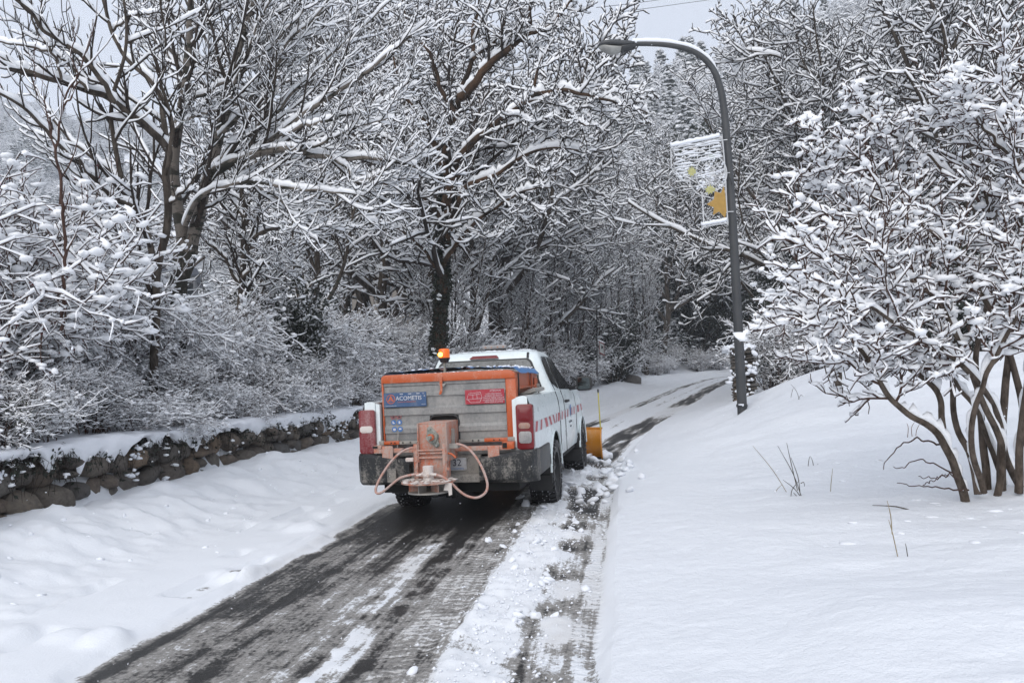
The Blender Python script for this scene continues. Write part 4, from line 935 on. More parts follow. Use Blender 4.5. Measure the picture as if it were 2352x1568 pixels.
# ---- berry bushes over the wall at the left
LIB['rose'] = arch_bush(130, 2.1, 1.9, 34, 2300, .046, 'twig_red', berries=620, thick=1.1, name='berry_bush')
rb = [(50, 8.8, .98, 'berry bush at the left edge, highest of the berry bushes'), (200, 9.4, .74, 'berry bush left of the grey spreading tree'), (300, 9.4, .42, 'low berry bush in front of the grey spreading tree'),
      (130, 8.2, .62, 'berry bush nearest the camera, low over the stone wall'), (-60, 10.0, 1.15, 'berry bush cut by the left edge of the picture'), (300, 12.0, .66, 'berry bush behind the grey spreading tree'), (150, 12.0, .95, 'berry bush in the second row at the left'), (5, 7.4, .5, 'small snowed-in berry bush low at the left edge'), (455, 11.0, .30, 'lowest berry bush, at the foot of the twin trunks')]
for px, d, s, lab in rb: place('rose', px, d, s, lab, 'berry bushes on the terrace', 'bush', minleft=-7.25)
GB2 = 'snow-laden shrubs on the terrace'
kk = 0
for s_ in np.arange(4.2, 19.5, .62):
    x, y = road_pt(s_, -6.02-rgB.uniform(0, .35)); t_ = 's'
    q = np.array([float(x), float(y), CAMZ]) - CC; px = 1176 + FPX*(q@CR)/(q@CF)
    wn = next(n for m, n in ((-200, 'beyond the left edge'), (60, 'at the left edge of the picture'), (150, 'below the tallest berry bush'), (240, 'below the berry bushes'), (330, 'below the grey spreading tree'), (390, 'left of the dark mossy trunk'), (450, 'right of the dark mossy trunk'), (520, 'left of the slim tree'), (580, 'below the slim tree'), (650, 'right of the slim tree'), (720, 'towards the end of the wall'), (800, 'at the end of the wall'), (9999, 'beside the left tail lamp')) if px < m)
    o_ = put(['bushB', 'bushA', 'bushC'][kk % 3], float(x), float(y), None, (rgB.uniform(.30, .48), rgB.uniform(.30, .48), rgB.uniform(.26, .42)), 'small snowed-in shrub spilling over the stone wall ' + wn, 'small shrubs along the wall top', 'bush', dz=.10); kk += 1
for px, d, s, lab in [(352, 11.1, .36, 'small snowy shrub at the foot of the grey spreading tree'), (400, 12.3, .34, 'small snowy shrub at the foot of the dark mossy trunk'), (470, 12.4, .45, 'low snowy shrub at the foot of the twin trunks'), (400, 14.6, .85, 'snowy shrub just behind the twin trunks'), (500, 13.0, .7, 'low snowy shrub right of the twin trunks'), (560, 13.4, .68, 'snowy shrub on the wall edge below the slim tree'), (620, 14.0, .7, 'snowy shrub hanging over the wall left of the truck'), (250, 14.5, 1.1, 'snowy shrub behind the berry bushes')]:
    place('bushB', px, d, s, lab, GB2, 'bush', minleft=-7.3)
# tall bare shoots at the far left
sp_l = [limb([(139, 470), (139, 423), (129, 342), (149, 242), (189, 141), (215, 60)], 8.5, 8.3, .016, .005, rg=rgB), limb([(129, 342), (108, 250), (80, 190), (75, 110)], 8.5, 8.8, .010, .004, rg=rgB), limb([(149, 242), (175, 190), (165, 120), (170, 40)], 8.4, 8.2, .009, .004, rg=rgB), limb([(139, 760), (150, 600), (139, 460)], 8.5, 8.5, .018, .016, rg=rgB)]
near_tree('sapling', sp_l, at(139, 762, 8.5), [dict(n=8, u=(.1, 1), ang=(25, 50), length=.32, K=5, rad=.6, wander=.18, up=.2, rmin=.004)], M['twig_red'], M['twig_red'], 'thin reddish sapling rising out of the berry bushes at far left', 'tree', rgB, snow=dict(depth=.02, wide=.006, steep=(.97, .7)))

for o_ in bpy.data.objects:
    if o_.name.startswith('berries') or o_.name.startswith('leaves') or o_.name.startswith('ivy'): o_['kind'] = 'stuff'
# ------------------------------------------------------------------ shape helpers for made things
class MB:
    def __init__(s): s.V = []; s.F = []
    def add(s, V, F):
        o = len(s.V); s.V += [tuple(map(float, v)) for v in V]; s.F += [tuple(int(i)+o for i in f) for f in F]; return s
    def box(s, a, b, bev=0.0, M4=None):
        bm = bmesh.new(); bmesh.ops.create_cube(bm, size=1)
        for v in bm.verts:
            v.co = Vector([(a[i]+b[i])/2 + v.co[i]*(b[i]-a[i]) for i in range(3)])
        if bev: bmesh.ops.bevel(bm, geom=list(bm.edges), offset=bev, segments=2, profile=.5, affect='EDGES')
        if M4: bmesh.ops.transform(bm, matrix=M4, verts=bm.verts)
        s._bm(bm); return s
    def _bm(s, bm):
        bm.verts.ensure_lookup_table(); bm.verts.index_update()
        s.add([v.co for v in bm.verts], [[v.index for v in f.verts] for f in bm.faces]); bm.free()
    def cyl(s, p, q, r, r2=None, n=20, cap=True):
        p = np.array(p, float); q = np.array(q, float); r2 = r if r2 is None else r2
        t = _unit(q-p); a = _unit(np.cross(t, [0, 0, 1.0] if abs(t[2]) < .9 else [1.0, 0, 0])); b = np.cross(t, a)
        an = np.arange(n)/n*2*np.pi; ring = np.cos(an)[:, None]*a + np.sin(an)[:, None]*b
        V = np.concatenate([p+ring*r, q+ring*r2]); F = [[i, (i+1) % n, n+(i+1) % n, n+i] for i in range(n)]
        if cap: F += [list(range(n))[::-1], list(range(n, 2*n))]
        s.add(V, F); return s
    def prism(s, pts, axis, d0, d1, bev=0.0, M4=None):
        """polygon pts (2D) extruded along axis 'x','y','z' from d0 to d1"""
        bm = bmesh.new(); f = {'x': lambda u, v, d: (d, u, v), 'y': lambda u, v, d: (u, d, v), 'z': lambda u, v, d: (u, v, d)}[axis]
        a = [bm.verts.new(f(u, v, d0)) for u, v in pts]; b = [bm.verts.new(f(u, v, d1)) for u, v in pts]; n = len(pts)
        bm.faces.new(a[::-1]); bm.faces.new(b)
        for i in range(n): bm.faces.new([a[i], a[(i+1) % n], b[(i+1) % n], b[i]])
        bmesh.ops.recalc_face_normals(bm, faces=bm.faces)
        if bev: bmesh.ops.bevel(bm, geom=list(bm.edges), offset=bev, segments=2, profile=.5, affect='EDGES', clamp_overlap=True)
        if M4: bmesh.ops.transform(bm, matrix=M4, verts=bm.verts)
        s._bm(bm); return s
    def tube(s, pts, r, n=8, f=4, closed=False):
        P = np.array(pts, float)[None]; R0 = np.full(P.shape[:2], 1.0*r) if np.isscalar(r) else np.array(r, float)[None]
        if f > 1: P, R0 = refine(P, R0, f)
        # parallel frames
        P_ = P[0]; T = _unit(np.gradient(P_, axis=0)); a = np.cross(T[0], [0, 0, 1.0]); a = a if np.linalg.norm(a) > .1 else np.cross(T[0], [1.0, 0, 0]); a = _unit(a); rings = []
        for k in range(len(P_)):
            a = _unit(a - T[k]*np.dot(a, T[k])); b = np.cross(T[k], a)
            an = np.arange(n)/n*2*np.pi; rings.append(P_[k] + R0[0, k]*(np.cos(an)[:, None]*a + np.sin(an)[:, None]*b))
        V = np.concatenate(rings); K = len(P_)
        F = [[k*n+i, k*n+(i+1) % n, (k+1)*n+(i+1) % n, (k+1)*n+i] for k in range(K-1) for i in range(n)] + [list(range(n))[::-1], list(range((K-1)*n, K*n))]
        s.add(V, F); return s
    def build(s, name, mat, parent=None, smooth=None, label=None):
        me = bpy.data.meshes.new(name); me.from_pydata(s.V, [], s.F); me.validate(); me.update()
        bm = bmesh.new(); bm.from_mesh(me); bmesh.ops.recalc_face_normals(bm, faces=bm.faces); bm.to_mesh(me); bm.free()
        if smooth is not None:
            me.polygons.foreach_set('use_smooth', np.ones(len(me.polygons), bool)); me.set_sharp_from_angle(angle=R_(smooth))
        o = link(name, me, parent, mat)
        if label: o['label'] = label
        return o
def rrect(x0, x1, z0, z1, r, n=5):
    out = []
    for cx, cz, a0 in ((x1-r, z1-r, 0), (x0+r, z1-r, 90), (x0+r, z0+r, 180), (x1-r, z0+r, 270)):
        for k in range(n+1): a = R_(a0+90*k/n); out.append((cx+r*math.cos(a), cz+r*math.sin(a)))
    return out
def lettering(txt, size, mat, parent, M4, align='LEFT', ext=0.0008, sx=1.0, name='lettering'):
    c = bpy.data.curves.new(name, 'FONT'); c.body = txt; c.size = size; c.extrude = ext; c.align_x = align; c.resolution_u = 3
    o = bpy.data.objects.new(name, c); col.objects.link(o); c.materials.append(mat); o.parent = parent
    bpy.context.view_layer.update(); me = bpy.data.meshes.new_from_object(o); bpy.data.objects.remove(o); o = link(name, me, parent)
    o.matrix_local = M4 @ Matrix.Diagonal((sx, 1, 1, 1)); return o
def back(x, y, z): return Matrix(((1, 0, 0, x), (0, 0, -1, y), (0, 1, 0, z), (0, 0, 0, 1)))     # text facing -y
def side(x, y, z): return Matrix(((0, 0, 1, x), (1, 0, 0, y), (0, 1, 0, z), (0, 0, 0, 1)))      # text facing +x, reading forward

# ---- materials of the truck
def paint_mat():
    m, t, b = new_mat('white_paint_with_grime')
    n1 = noise(t, 5, 6, .65); n2 = noise(t, 60, 4, .7)
    tc = N(t, 'ShaderNodeTexCoord'); sp = N(t, 'ShaderNodeSeparateXYZ'); t.links.new(tc.outputs['Object'], sp.inputs[0])
    g = math_(t, 'MULTIPLY', ramp(t, n1, [(.38, .0), (.68, .9)]), ramp(t, n2, [(.3, .4), (.65, 1.)]))
    setc(t, b, 'Base Color', mixc(t, math_(t, 'MULTIPLY', g, .38), (0.76, 0.84, 0.85), (0.40, 0.40, 0.38)))
    b.inputs['Roughness'].default_value = .32; b.inputs['Coat Weight'].default_value = .5; b.inputs['Coat Roughness'].default_value = .12
    t.links.new(math_(t, 'ADD', math_(t, 'MULTIPLY', g, .5), .25), b.inputs['Roughness']); return m
M['paint'] = paint_mat()
def dusted(name, c, dust, thr=(.45, .62), scale=6, rough=.5, streak=True, amt=1.0, metal=0.0, bmp=.2, fs=55):
    m, t, b = new_mat(name)
    n1 = noise(t, scale, 6, .7, stretch=(1, 1, .35) if streak else None); n2 = noise(t, fs, 5, .7)
    k = math_(t, 'MULTIPLY', ramp(t, math_(t, 'ADD', math_(t, 'MULTIPLY', n1, .6), math_(t, 'MULTIPLY', n2, .4)), [(thr[0], 0), (thr[1], 1)]), amt)
    setc(t, b, 'Base Color', mixc(t, k, c, dust)); b.inputs['Metallic'].default_value = metal
    t.links.new(math_(t, 'ADD', math_(t, 'MULTIPLY', k, .45), rough-.0), b.inputs['Roughness'])
    bump(t, b, n2, bmp, .006); return m
DUST = (.34, .31, .275)
M['plastic'] = dusted('black_bumper_with_salt_crust', (.008, .009, .010), (.22, .205, .185), (.50, .62), 9, .45)
M['plasticdusty'] = dusted('salt_covered_bumper_plastic', (.02, .021, .022), (.27, .25, .225), (.38, .52), 5, .5)
M['black'] = simple('black_plastic', (.012, .012, .013), .5, c2=(.02, .02, .02))
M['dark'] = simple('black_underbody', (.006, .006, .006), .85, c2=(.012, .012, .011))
M['rubber'] = dusted('wet_tyre_rubber', (.010, .010, .011), (.05, .05, .05), (.5, .75), 9, .42, streak=False)
M['orange'] = dusted('orange_steel_with_streaks', (.46, .085, .016), (.48, .33, .26), (.50, .70), 9, .30, amt=.65)
M['orangedusty'] = dusted('orange_steel_under_salt', (.47, .095, .022), (.40, .33, .29), (.37, .54), 11, .5, amt=.9)
M['steel'] = dusted('streaked_galvanised_sheet', (.19, .192, .19), (.40, .39, .37), (.42, .62), 3.5, .42, metal=0.25, amt=.8, fs=30)
M['steel2'] = dusted('dull_zinc_steel', (.26, .255, .24), (.40, .38, .34), (.45, .6), 8, .5, metal=.2)
M['saltcrust'] = dusted('caked_salt', (.46, .30, .235), (.62, .575, .54), (.30, .50), 10, .7, streak=False)
M['glass'] = simple('dark_tinted_glass', (.006, .007, .008), .12, spec=.12, c2=(.012, .014, .015), scale=14)
M['rearglass'] = dusted('grimy_rear_window', (.03, .037, .04), (.26, .27, .265), (.38, .60), 3.2, .16, amt=.85, fs=20)
M['red'] = dusted('red_lamp_lens', (.15, .005, .008), (.26, .09, .09), (.56, .8), 12, .14, amt=.5)
M['redcake'] = dusted('salted_red_lamp_lens', (.17, .008, .012), (.36, .24, .24), (.46, .66), 10, .3, amt=.7)
M['clearlens'] = dusted('clear_lamp_lens', (.24, .235, .235), (.34, .32, .31), (.4, .7), 14, .14)
M['amberlens'] = dusted('amber_lamp_lens', (.30, .13, .07), (.34, .25, .22), (.4, .7), 14, .18)
M['redfilm'] = simple('red_reflective_film', (.44, .012, .030), .35, var=.2)
M['redfaded'] = simple('faded_red_film', (.42, .085, .10), .4, var=.2)
M['whitefilm'] = simple('white_reflective_film', (.66, .68, .70), .4, var=.08)
M['bluetarp'] = simple('blue_tarpaulin', (.035, .17, .42), .42, c2=(.028, .13, .34), scale=5)
M['blueplate'] = dusted('blue_sign_plate', (.035, .085, .19), (.16, .19, .24), (.5, .72), 9, .45)
M['redplate'] = dusted('red_warning_plate', (.36, .018, .035), (.42, .16, .17), (.5, .74), 9, .45)
M['platewhite'] = dusted('number_plate', (.42, .42, .43), (.30, .28, .26), (.48, .66), 7, .5)
M['ink'] = simple('dark_ink', (.03, .03, .05), .5)
M['inkw'] = simple('white_print', (.62, .62, .64), .5, var=.2, scale=60)
M['inkr'] = simple('orange_red_print', (.50, .12, .05), .5)
M['inkrd'] = simple('red_print', (.40, .10, .10), .5)
M['inkb'] = simple('blue_print', (.06, .17, .42), .5)
M['yellow'] = dusted('yellow_orange_plough_paint', (.56, .22, .018), (.55, .40, .25), (.52, .7), 7, .35, amt=.6)
M['yrod'] = simple('yellow_rod', (.50, .44, .06), .5)
M['beacon'] = simple('amber_beacon_lens', (.60, .10, .01), .2, emis=(1, .20, .01), es=.35)
M['beaconlit'] = simple('lit_beacon_core', (1, .5, .08), .3, emis=(1, .45, .06), es=7.0)
M['hose'] = dusted('salted_hose', (.40, .13, .07), (.46, .38, .35), (.36, .56), 16, .6, streak=False, amt=.95)
M['mirror'] = simple('mirror_glass', (.10, .115, .115), .05, metal=1.0)

TP = Vector((-0.495, 9.644, CAMZ-1.005)); TYAW, TPIT = R_(10.52), R_(3.12)
TM = Matrix.Translation(TP) @ Matrix.Rotation(-TYAW, 4, 'Z') @ Matrix.Rotation(TPIT, 4, 'X')
AX_R, AX_F, WR = 0.30, 3.40, 0.385
truck = empty('pickup_truck'); truck.matrix_world = TM
tag(truck, 'white extended-cab pickup truck with red and white side stripe, gritting the road', 'truck')

def flank(sx):
    # profile half-width by height, outer skin
    zs_ = [0.50, .60, .74, .87, .94, 1.00, 1.055, 1.12, 1.20, 1.27, 1.305]; xs_ = [.880, .905, .918, .922, .921, .921, .919, .912, .900, .885, .868]
    ys = sorted(set(np.round(np.concatenate([np.linspace(-1.13, -.25, 7), np.linspace(-.25, .85, 30), np.linspace(.9, 2.85, 12), np.linspace(2.85, 3.95, 30), np.linspace(3.98, 4.30, 6)]), 4)))
    ra = .475; V = []; nr = 12
    for y in ys:
        zb = .50 if y > .9 else .50+.03*max(0, (-.2-y)/1)
        if y > 3.9: zb = .50
        for yc in (AX_R, AX_F):
            dy = abs(y-yc)
            if dy < ra: zb = max(zb, .40 + math.sqrt(max(0, ra*ra-dy*dy)))
        ztop = 1.305 if y < 2.55 else 1.305 - .02*(y-2.55) - .10*max(0, (y-3.3))**1.5
        flare = 0
        for yc in (AX_R, AX_F):
            q = math.exp(-((abs(y-yc)-.0)/.42)**4); flare = max(flare, q)
        nar = 1 - .02*max(0, (y-3.0)) - .16*max(0, (y-3.75))**1.4 - .010*max(0, (-.9-y)/.2)
        for k in range(nr):
            z = zb + (ztop-zb)*k/(nr-1); x = np.interp(z*1.305/ztop if z > 1.1 else z, zs_, xs_)
            x += .018*flare*sstep(.98, .80, z)
            V.append((sx*x*nar, y, z))
        # shoulder in
        V.append((sx*(np.interp(1.305, zs_, xs_)-.03)*nar, y, ztop+.012)); V.append((sx*(.80 if y < 2.6 else .72)*nar, y, ztop+(.012 if y < 2.6 else .03)))
        if y < .86: V.append((sx*.745, y, ztop)); V.append((sx*.745, y, .80))
        elif y > 2.7: V.append((sx*.4, y, ztop+.06-.02*(y-2.7))); V.append((0, y, ztop+.075-.02*(y-2.7)))
        else: V.append((sx*.76, y, ztop)); V.append((sx*.75, y, ztop-.05))
    nc = nr+4; F = [[i*nc+j, (i+1)*nc+j, (i+1)*nc+j+1, i*nc+j+1] for i in range(len(ys)-1) for j in range(nc-1)]
    return V, F, ys, nc
mb = MB()
for sx in (1, -1):
    V, F, ys, nc = flank(sx); mb.add(V, F)
    # rear edge of the bed side: closes the hollow wall
    b = [V[j] for j in range(12)]; mb.add([V[11], V[12], V[13], V[14], (sx*.745, -1.13, .52), (V[0][0], -1.13, .52)] , [[0, 1, 2, 3, 4, 5]])
    # jamb strip
    mb.prism([(sx*.742, .80), (sx*.70, .80), (sx*.70, 1.28), (sx*.742, 1.30)], 'y', -1.12, -1.06)
    # wheel arch lips
    for yc in (AX_R, AX_F):
        an = np.linspace(R_(4), R_(176), 20)
        mb.tube([(sx*(.936 if True else 0), yc+.475*math.cos(a), .40+.475*math.sin(a)) for a in an], .013, n=6, f=1)
# front end and bed floor, rear panel under the load
mb.box((-.80, 4.24, .55), (.80, 4.30, 1.05), .03)
mb.box((-.745, -1.10, .745), (.745, .88, .80))
mb.box((-.745, .86, .80), (.745, .885, 1.30))
mb.build('body', M['paint'], truck, 38)
# dark underbody box that closes the view through, arch liners, axle, exhaust
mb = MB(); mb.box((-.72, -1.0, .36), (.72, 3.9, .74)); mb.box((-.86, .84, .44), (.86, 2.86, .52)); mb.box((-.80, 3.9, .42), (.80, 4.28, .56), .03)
for sx in (1, -1):
    for yc in (AX_R, AX_F):
        an = np.linspace(0, np.pi, 18); y_, z_ = yc+.47*np.cos(an), .40+.47*np.sin(an)
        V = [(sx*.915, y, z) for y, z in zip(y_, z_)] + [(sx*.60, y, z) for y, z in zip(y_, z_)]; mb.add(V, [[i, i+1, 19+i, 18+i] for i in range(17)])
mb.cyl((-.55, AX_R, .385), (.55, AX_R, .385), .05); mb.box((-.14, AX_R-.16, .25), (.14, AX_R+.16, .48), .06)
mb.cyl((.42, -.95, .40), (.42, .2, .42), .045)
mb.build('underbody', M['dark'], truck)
# greenhouse shell
def sup(cx, cy, ax, ay, n, p):
    an = np.arange(n)/n*2*np.pi; c, s = np.cos(an), np.sin(an)
    return np.stack([cx+ax*np.sign(c)*np.abs(c)**(2/p), cy+ay*np.sign(s)*np.abs(s)**(2/p)], 1)
lev = [(1.29, .868, .885, 2.98, 14), (1.31, .862, .89, 2.95, 14), (1.40, .822, .905, 2.74, 13), (1.50, .775, .925, 2.50, 13), (1.60, .728, .945, 2.27, 12), (1.68, .690, .965, 2.10, 11), (1.735, .662, .99, 2.00, 9), (1.772, .630, 1.03, 1.93, 7), (1.793, .57, 1.10, 1.85, 5.5), (1.805, .46, 1.22, 1.74, 4.5), (1.811, .25, 1.35, 1.6, 3)]
lev = [(z + .048*float(sstep(1.5, 1.76, z)), a_, b_, c_, d_) for z, a_, b_, c_, d_ in lev]
n = 72; V = []
for z, hx, y0, y1, p in lev:
    q = sup(0, (y0+y1)/2, hx, (y1-y0)/2, n, p); V += [(a, b, z) for a, b in q]
F = [[k*n+i, k*n+(i+1) % n, (k+1)*n+(i+1) % n, (k+1)*n+i] for k in range(len(lev)-1) for i in range(n)] + [list(range((len(lev)-1)*n, len(lev)*n))]
MB().add(V, F).build('cab', M['paint'], truck, 40)
def hx_at(z): return np.interp(z, [l[0] for l in lev], [l[1] for l in lev])
def y0_at(z): return np.interp(z, [l[0] for l in lev], [l[2] for l in lev])
def y1_at(z): return np.interp(z, [l[0] for l in lev], [l[3] for l in lev])
def rearpanel(pts, off, name, mat, parent=truck, th=.006):
    """polygon lying on the sloping rear face"""
    c = np.mean(pts, 0); V = [(x, y0_at(z)-off-th, z) for x, z in pts] + [(x, y0_at(z)-off+.012, z) for x, z in pts]; k = len(pts)
    cx = (c[0], y0_at(c[1])-off-th, c[1]); V.append(cx)
    F = [[i, (i+1) % k, 2*k] for i in range(k)] + [[i, (i+1) % k, k+(i+1) % k, k+i] for i in range(k)]
    return MB().add(V, F).build(name, mat, parent)
def trap(w0, w1, z0, z1, r, cx=0):
    o = []
    for x, z in rrect(-1, 1, z0, z1, r, 5):
        u = (z-z0)/(z1-z0); w = w0+(w1-w0)*u; o.append((cx+math.copysign(w-(1-abs(x)), x), z))
    return o
rearpanel(trap(.74, .585, 1.335, 1.742, .06, -.015), .006, 'rear_window_seal', M['black'])
rw = rearpanel(trap(.715, .562, 1.352, 1.724, .05, -.015), .012, 'rear_window', M['rearglass'])
mb = MB(); mb.box((-.016, .925, 1.60), (-.012, .96, 1.69)); 
sl = rearpanel([(-.215, 1.765), (-.175, 1.795), (.135, 1.795), (.16, 1.765), (.155, 1.757), (-.21, 1.757)], .012, 'high_brake_light', M['red'], th=.02)
for x0 in (-.60, .52): rearpanel([(x0, 1.742), (x0+.028, 1.742), (x0+.028, 1.815), (x0, 1.815)], .004, 'roof_seam', M['black'])
# side windows, on the leaning flank
def sidepanel(pts, sx, off, name, mat, th=.004, parent=truck):
    k = len(pts); V = [(sx*(hx_at(z)+off+th), y, z) for y, z in pts] + [(sx*(hx_at(z)-.01), y, z) for y, z in pts]; c = np.mean(pts, 0); V.append((sx*(hx_at(c[1])+off+th), c[0], c[1]))
    F = [[i, (i+1) % k, 2*k] for i in range(k)] + [[i, (i+1) % k, k+(i+1) % k, k+i] for i in range(k)]
    return MB().add(V, F).build(name, mat, parent)
for sx in (1, -1):
    sidepanel([(1.22, 1.745), (1.12, 1.70), (1.03, 1.45), (1.06, 1.40), (1.34, 1.335), (1.365, 1.35), (1.48, 1.745)], sx, .004, 'side_window', M['glass'])
    sidepanel([(1.66, 1.742), (1.58, 1.742), (1.455, 1.35), (1.48, 1.325), (2.52, 1.305), (2.66, 1.32), (2.16, 1.61), (1.95, 1.715)], sx, .004, 'side_window', M['glass'])
    # door seams
    mb = MB()
    mb.tube([(sx*(hx_at(z)+.003), y, z) for y, z in ((.985, 1.32), (.995, 1.5), (1.04, 1.66), (1.12, 1.74), (1.3, 1.755), (1.9, 1.74), (2.15, 1.66))], .0045, 5, 3)
    mb.tube([(sx*.926, 1.42, z) for z in (.52, .8, 1.0)] + [(sx*.905, 1.42, 1.2), (sx*.872, 1.42, 1.31)], .004, 5, 1)
    mb.tube([(sx*.924, .90, z) for z in (.52, .8, 1.0)] + [(sx*.905, .90, 1.2), (sx*.872, .90, 1.31)], .005, 5, 1)
    mb.tube([(sx*.924, 2.72, z) for z in (.62, .8, 1.0)] + [(sx*.902, 2.72, 1.2), (sx*.868, 2.72, 1.29)], .004, 5, 1)
    mb.build('door_seam', M['black'], truck)
    h = MB(); h.box((sx*.905, 1.52, 1.145), (sx*.955, 1.72, 1.18), .012); h.build('door_handle', M['black'], truck, 40)
    # mirror
    mm = MB(); q = [(2.38, 1.30), (2.36, 1.45)]
    mm.prism(rrect(.985 if sx > 0 else -1.205, 1.205 if sx > 0 else -.985, 1.275, 1.475, .045), 'y', 2.30, 2.42, .02); mm.cyl((sx*.86, 2.45, 1.31), (sx*1.02, 2.38, 1.33), .03)
    mo = mm.build('wing_mirror', M['black'], truck, 40)
    g = MB(); g.prism(rrect(sx*1.095-.085, sx*1.095+.085, 1.295, 1.455, .03), 'y', 2.294, 2.299); g.build('mirror_glass', M['mirror'], mo)
# windscreen
V = []; F = []
zz = np.linspace(1.33, 1.70, 6)
for z in zz:
    for u in np.linspace(-.9, .9, 7): V.append((u*(hx_at(z)-.04), y1_at(z)+.012 - .10*abs(u)**3, z))
F = [[r*7+c, r*7+c+1, (r+1)*7+c+1, (r+1)*7+c] for r in range(5) for c in range(6)]
MB().add(V, F).build('windscreen', M['glass'], truck, 40)
# stripe of red and white film along the flank
for sx in (1, -1):
    def sk(y, z):
        xs_ = np.interp(z, [.50, .60, .74, .87, .94, 1.00, 1.055, 1.12], [.880, .905, .918, .922, .921, .921, .919, .912])
        fl = max(math.exp(-(abs(y-AX_R)/.42)**4), math.exp(-(abs(y-AX_F)/.42)**4))
        nar = 1 - .02*max(0, (y-3.0)) - .16*max(0, (y-3.75))**1.4 - .010*max(0, (-.9-y)/.2)
        return (xs_+.018*fl*sstep(.98, .80, z))*nar
    def film(segs, name, mat, off):
        mb = MB()
        for y0, y1, lean in segs:
            V = []; ny = max(2, int((y1-y0)/.12)+1)
            for k in range(ny+1):
                for j in range(4):
                    z = .948 + .102*j/3; y = y0+(y1-y0)*k/ny + lean*(j/3-.5); V.append((sx*(sk(y, z)+off), y, z))
            mb.add(V, [[k*4+j, (k+1)*4+j, (k+1)*4+j+1, k*4+j+1] for k in range(ny) for j in range(3)])
        return mb.build(name, mat, truck)
    film([(-1.12, 4.02, 0)], 'white_stripe', M['whitefilm'], .003)
    film([(-1.04, -.93, .06), (-.74, -.63, .06), (-.40, -.22, -.09), (-.06, .08, -.12), (.66, .84, .07), (2.85, 3.10, -.05), (3.42, 3.6, -.08)], 'red_stripe', M['redfilm'], .0055)
    film([(.25, .36, -.1), (.48, .56, .05), (1.02, 1.13, .06), (1.32, 1.43, .06), (1.62, 1.73, .06), (2.10, 2.2, .03), (2.38, 2.5, .03)], 'faded_red_stripe', M['redfaded'], .0055)
lettering('Comu d’Ordino', .05, M['ink'], truck, side(.927, 1.78, .86), ext=.0005)
lettering('ANDORRA', .032, M['ink'], truck, side(.927, 1.88, .80), ext=.0005)
MB().prism([(1.93, 1.10), (2.01, 1.10), (2.01, .97), (1.97, .93), (1.93, .97)], 'x', .929, .932).build('crest', M['inkb'], truck)
# tail lamps
for sx in (1, -1):
    def lamp(z0, z1, x0, x1, y, th, mat, name, par=truck, bev=.02):
        return MB().prism(rrect(min(sx*x0, sx*x1), max(sx*x0, sx*x1), z0, z1, .03), 'y', y-th, y+.05, bev).build(name, mat, par, 40)
    tl = lamp(.785, 1.235, .742, .915, -1.13, .035, M['red'] if sx > 0 else M['redcake'], 'tail_lamp')
    if sx > 0:
        lamp(1.065, 1.205, .765, .900, -1.165, .006, M['red'], 'brake_lens', tl, .004); lamp(.99, 1.05, .765, .885, -1.165, .006, M['amberlens'], 'indicator_lens', tl, .004); lamp(.845, .965, .765, .895, -1.165, .006, M['clearlens'], 'reversing_lens', tl, .004)
        MB().cyl((sx*.83, -1.176, .905), (sx*.83, -1.166, .905), .035).build('bulb', M['clearlens'], tl, 40)
    else:
        lamp(1.00, 1.07, .765, .905, -1.165, .006, M['saltcrust'], 'reversing_lens', tl, .004)
# rear bumper
mb = MB()
def bump_half(sx):
    global mb
    x0, x1 = sx*.36, sx*.935
    prof = [(-1.10, .785), (-1.22, .785), (-1.25, .755), (-1.255, .64), (-1.235, .50), (-1.19, .465), (-1.05, .465), (-1.05, .785)]
    V = []; xs = [sx*.36, sx*.40, sx*.80, sx*.89, sx*.935, sx*.94]; ys = [0, 0, 0, .03, .10, .22]
    for x, dy in zip(xs, ys):
        for y, z in prof:
            zz_ = z if abs(x) > .7 or z < .7 else z-.06
            V.append((x, min(y+dy, -1.0 if y < -1.06 else y+dy*0+.0), zz_))
    k = len(prof); mb.add(V, [[i*k+j, (i+1)*k+j, (i+1)*k+(j+1) % k, i*k+(j+1) % k] for i in range(len(xs)-1) for j in range(k)] + [list(range(k)), list(range((len(xs)-1)*k, len(xs)*k))])
for sx in (1, -1):
    mb = MB(); bump_half(sx); mb.box((min(sx*.80, sx*.938), -1.08, .50), (max(sx*.80, sx*.938), -.30+.1, .775), .02); mb.build('bumper_corner', M['plastic'], truck, 35)
mb = MB(); mb.box((-.36, -1.21, .475), (.36, -1.10, .56), .012); mb.box((-.36, -1.14, .56), (.36, -1.09, .745)); mb.build('bumper_step', M['plasticdusty'], truck, 35)
MB().box((-.72, -1.12, .745), (.72, -1.06, .80), .008).build('rear_sill', M['steel2'], truck, 35)
mb = MB(); mb.prism(rrect(-.595, -.50, .495, .64, .015), 'y', -1.262, -1.252, .004); mb.build('bumper_pad', M['plasticdusty'], truck, 35)
mb = MB(); mb.prism(rrect(.475, .74, .505, .64, .015), 'y', -1.262, -1.252, .004); mb.build('bumper_pad', M['plastic'], truck, 35)
pl = MB().prism(rrect(-.15, .212, .592, .718, .012), 'y', -1.155, -1.145, .002).build('number_plate', M['platewhite'], truck, 35)
lettering('9132', .098, M['ink'], pl, back(-.030, -1.1565, .638), sx=.98); lettering("PRINCIPAT D'ANDORRA", .021, M['inkb'], pl, back(-.045, -1.1565, .604))
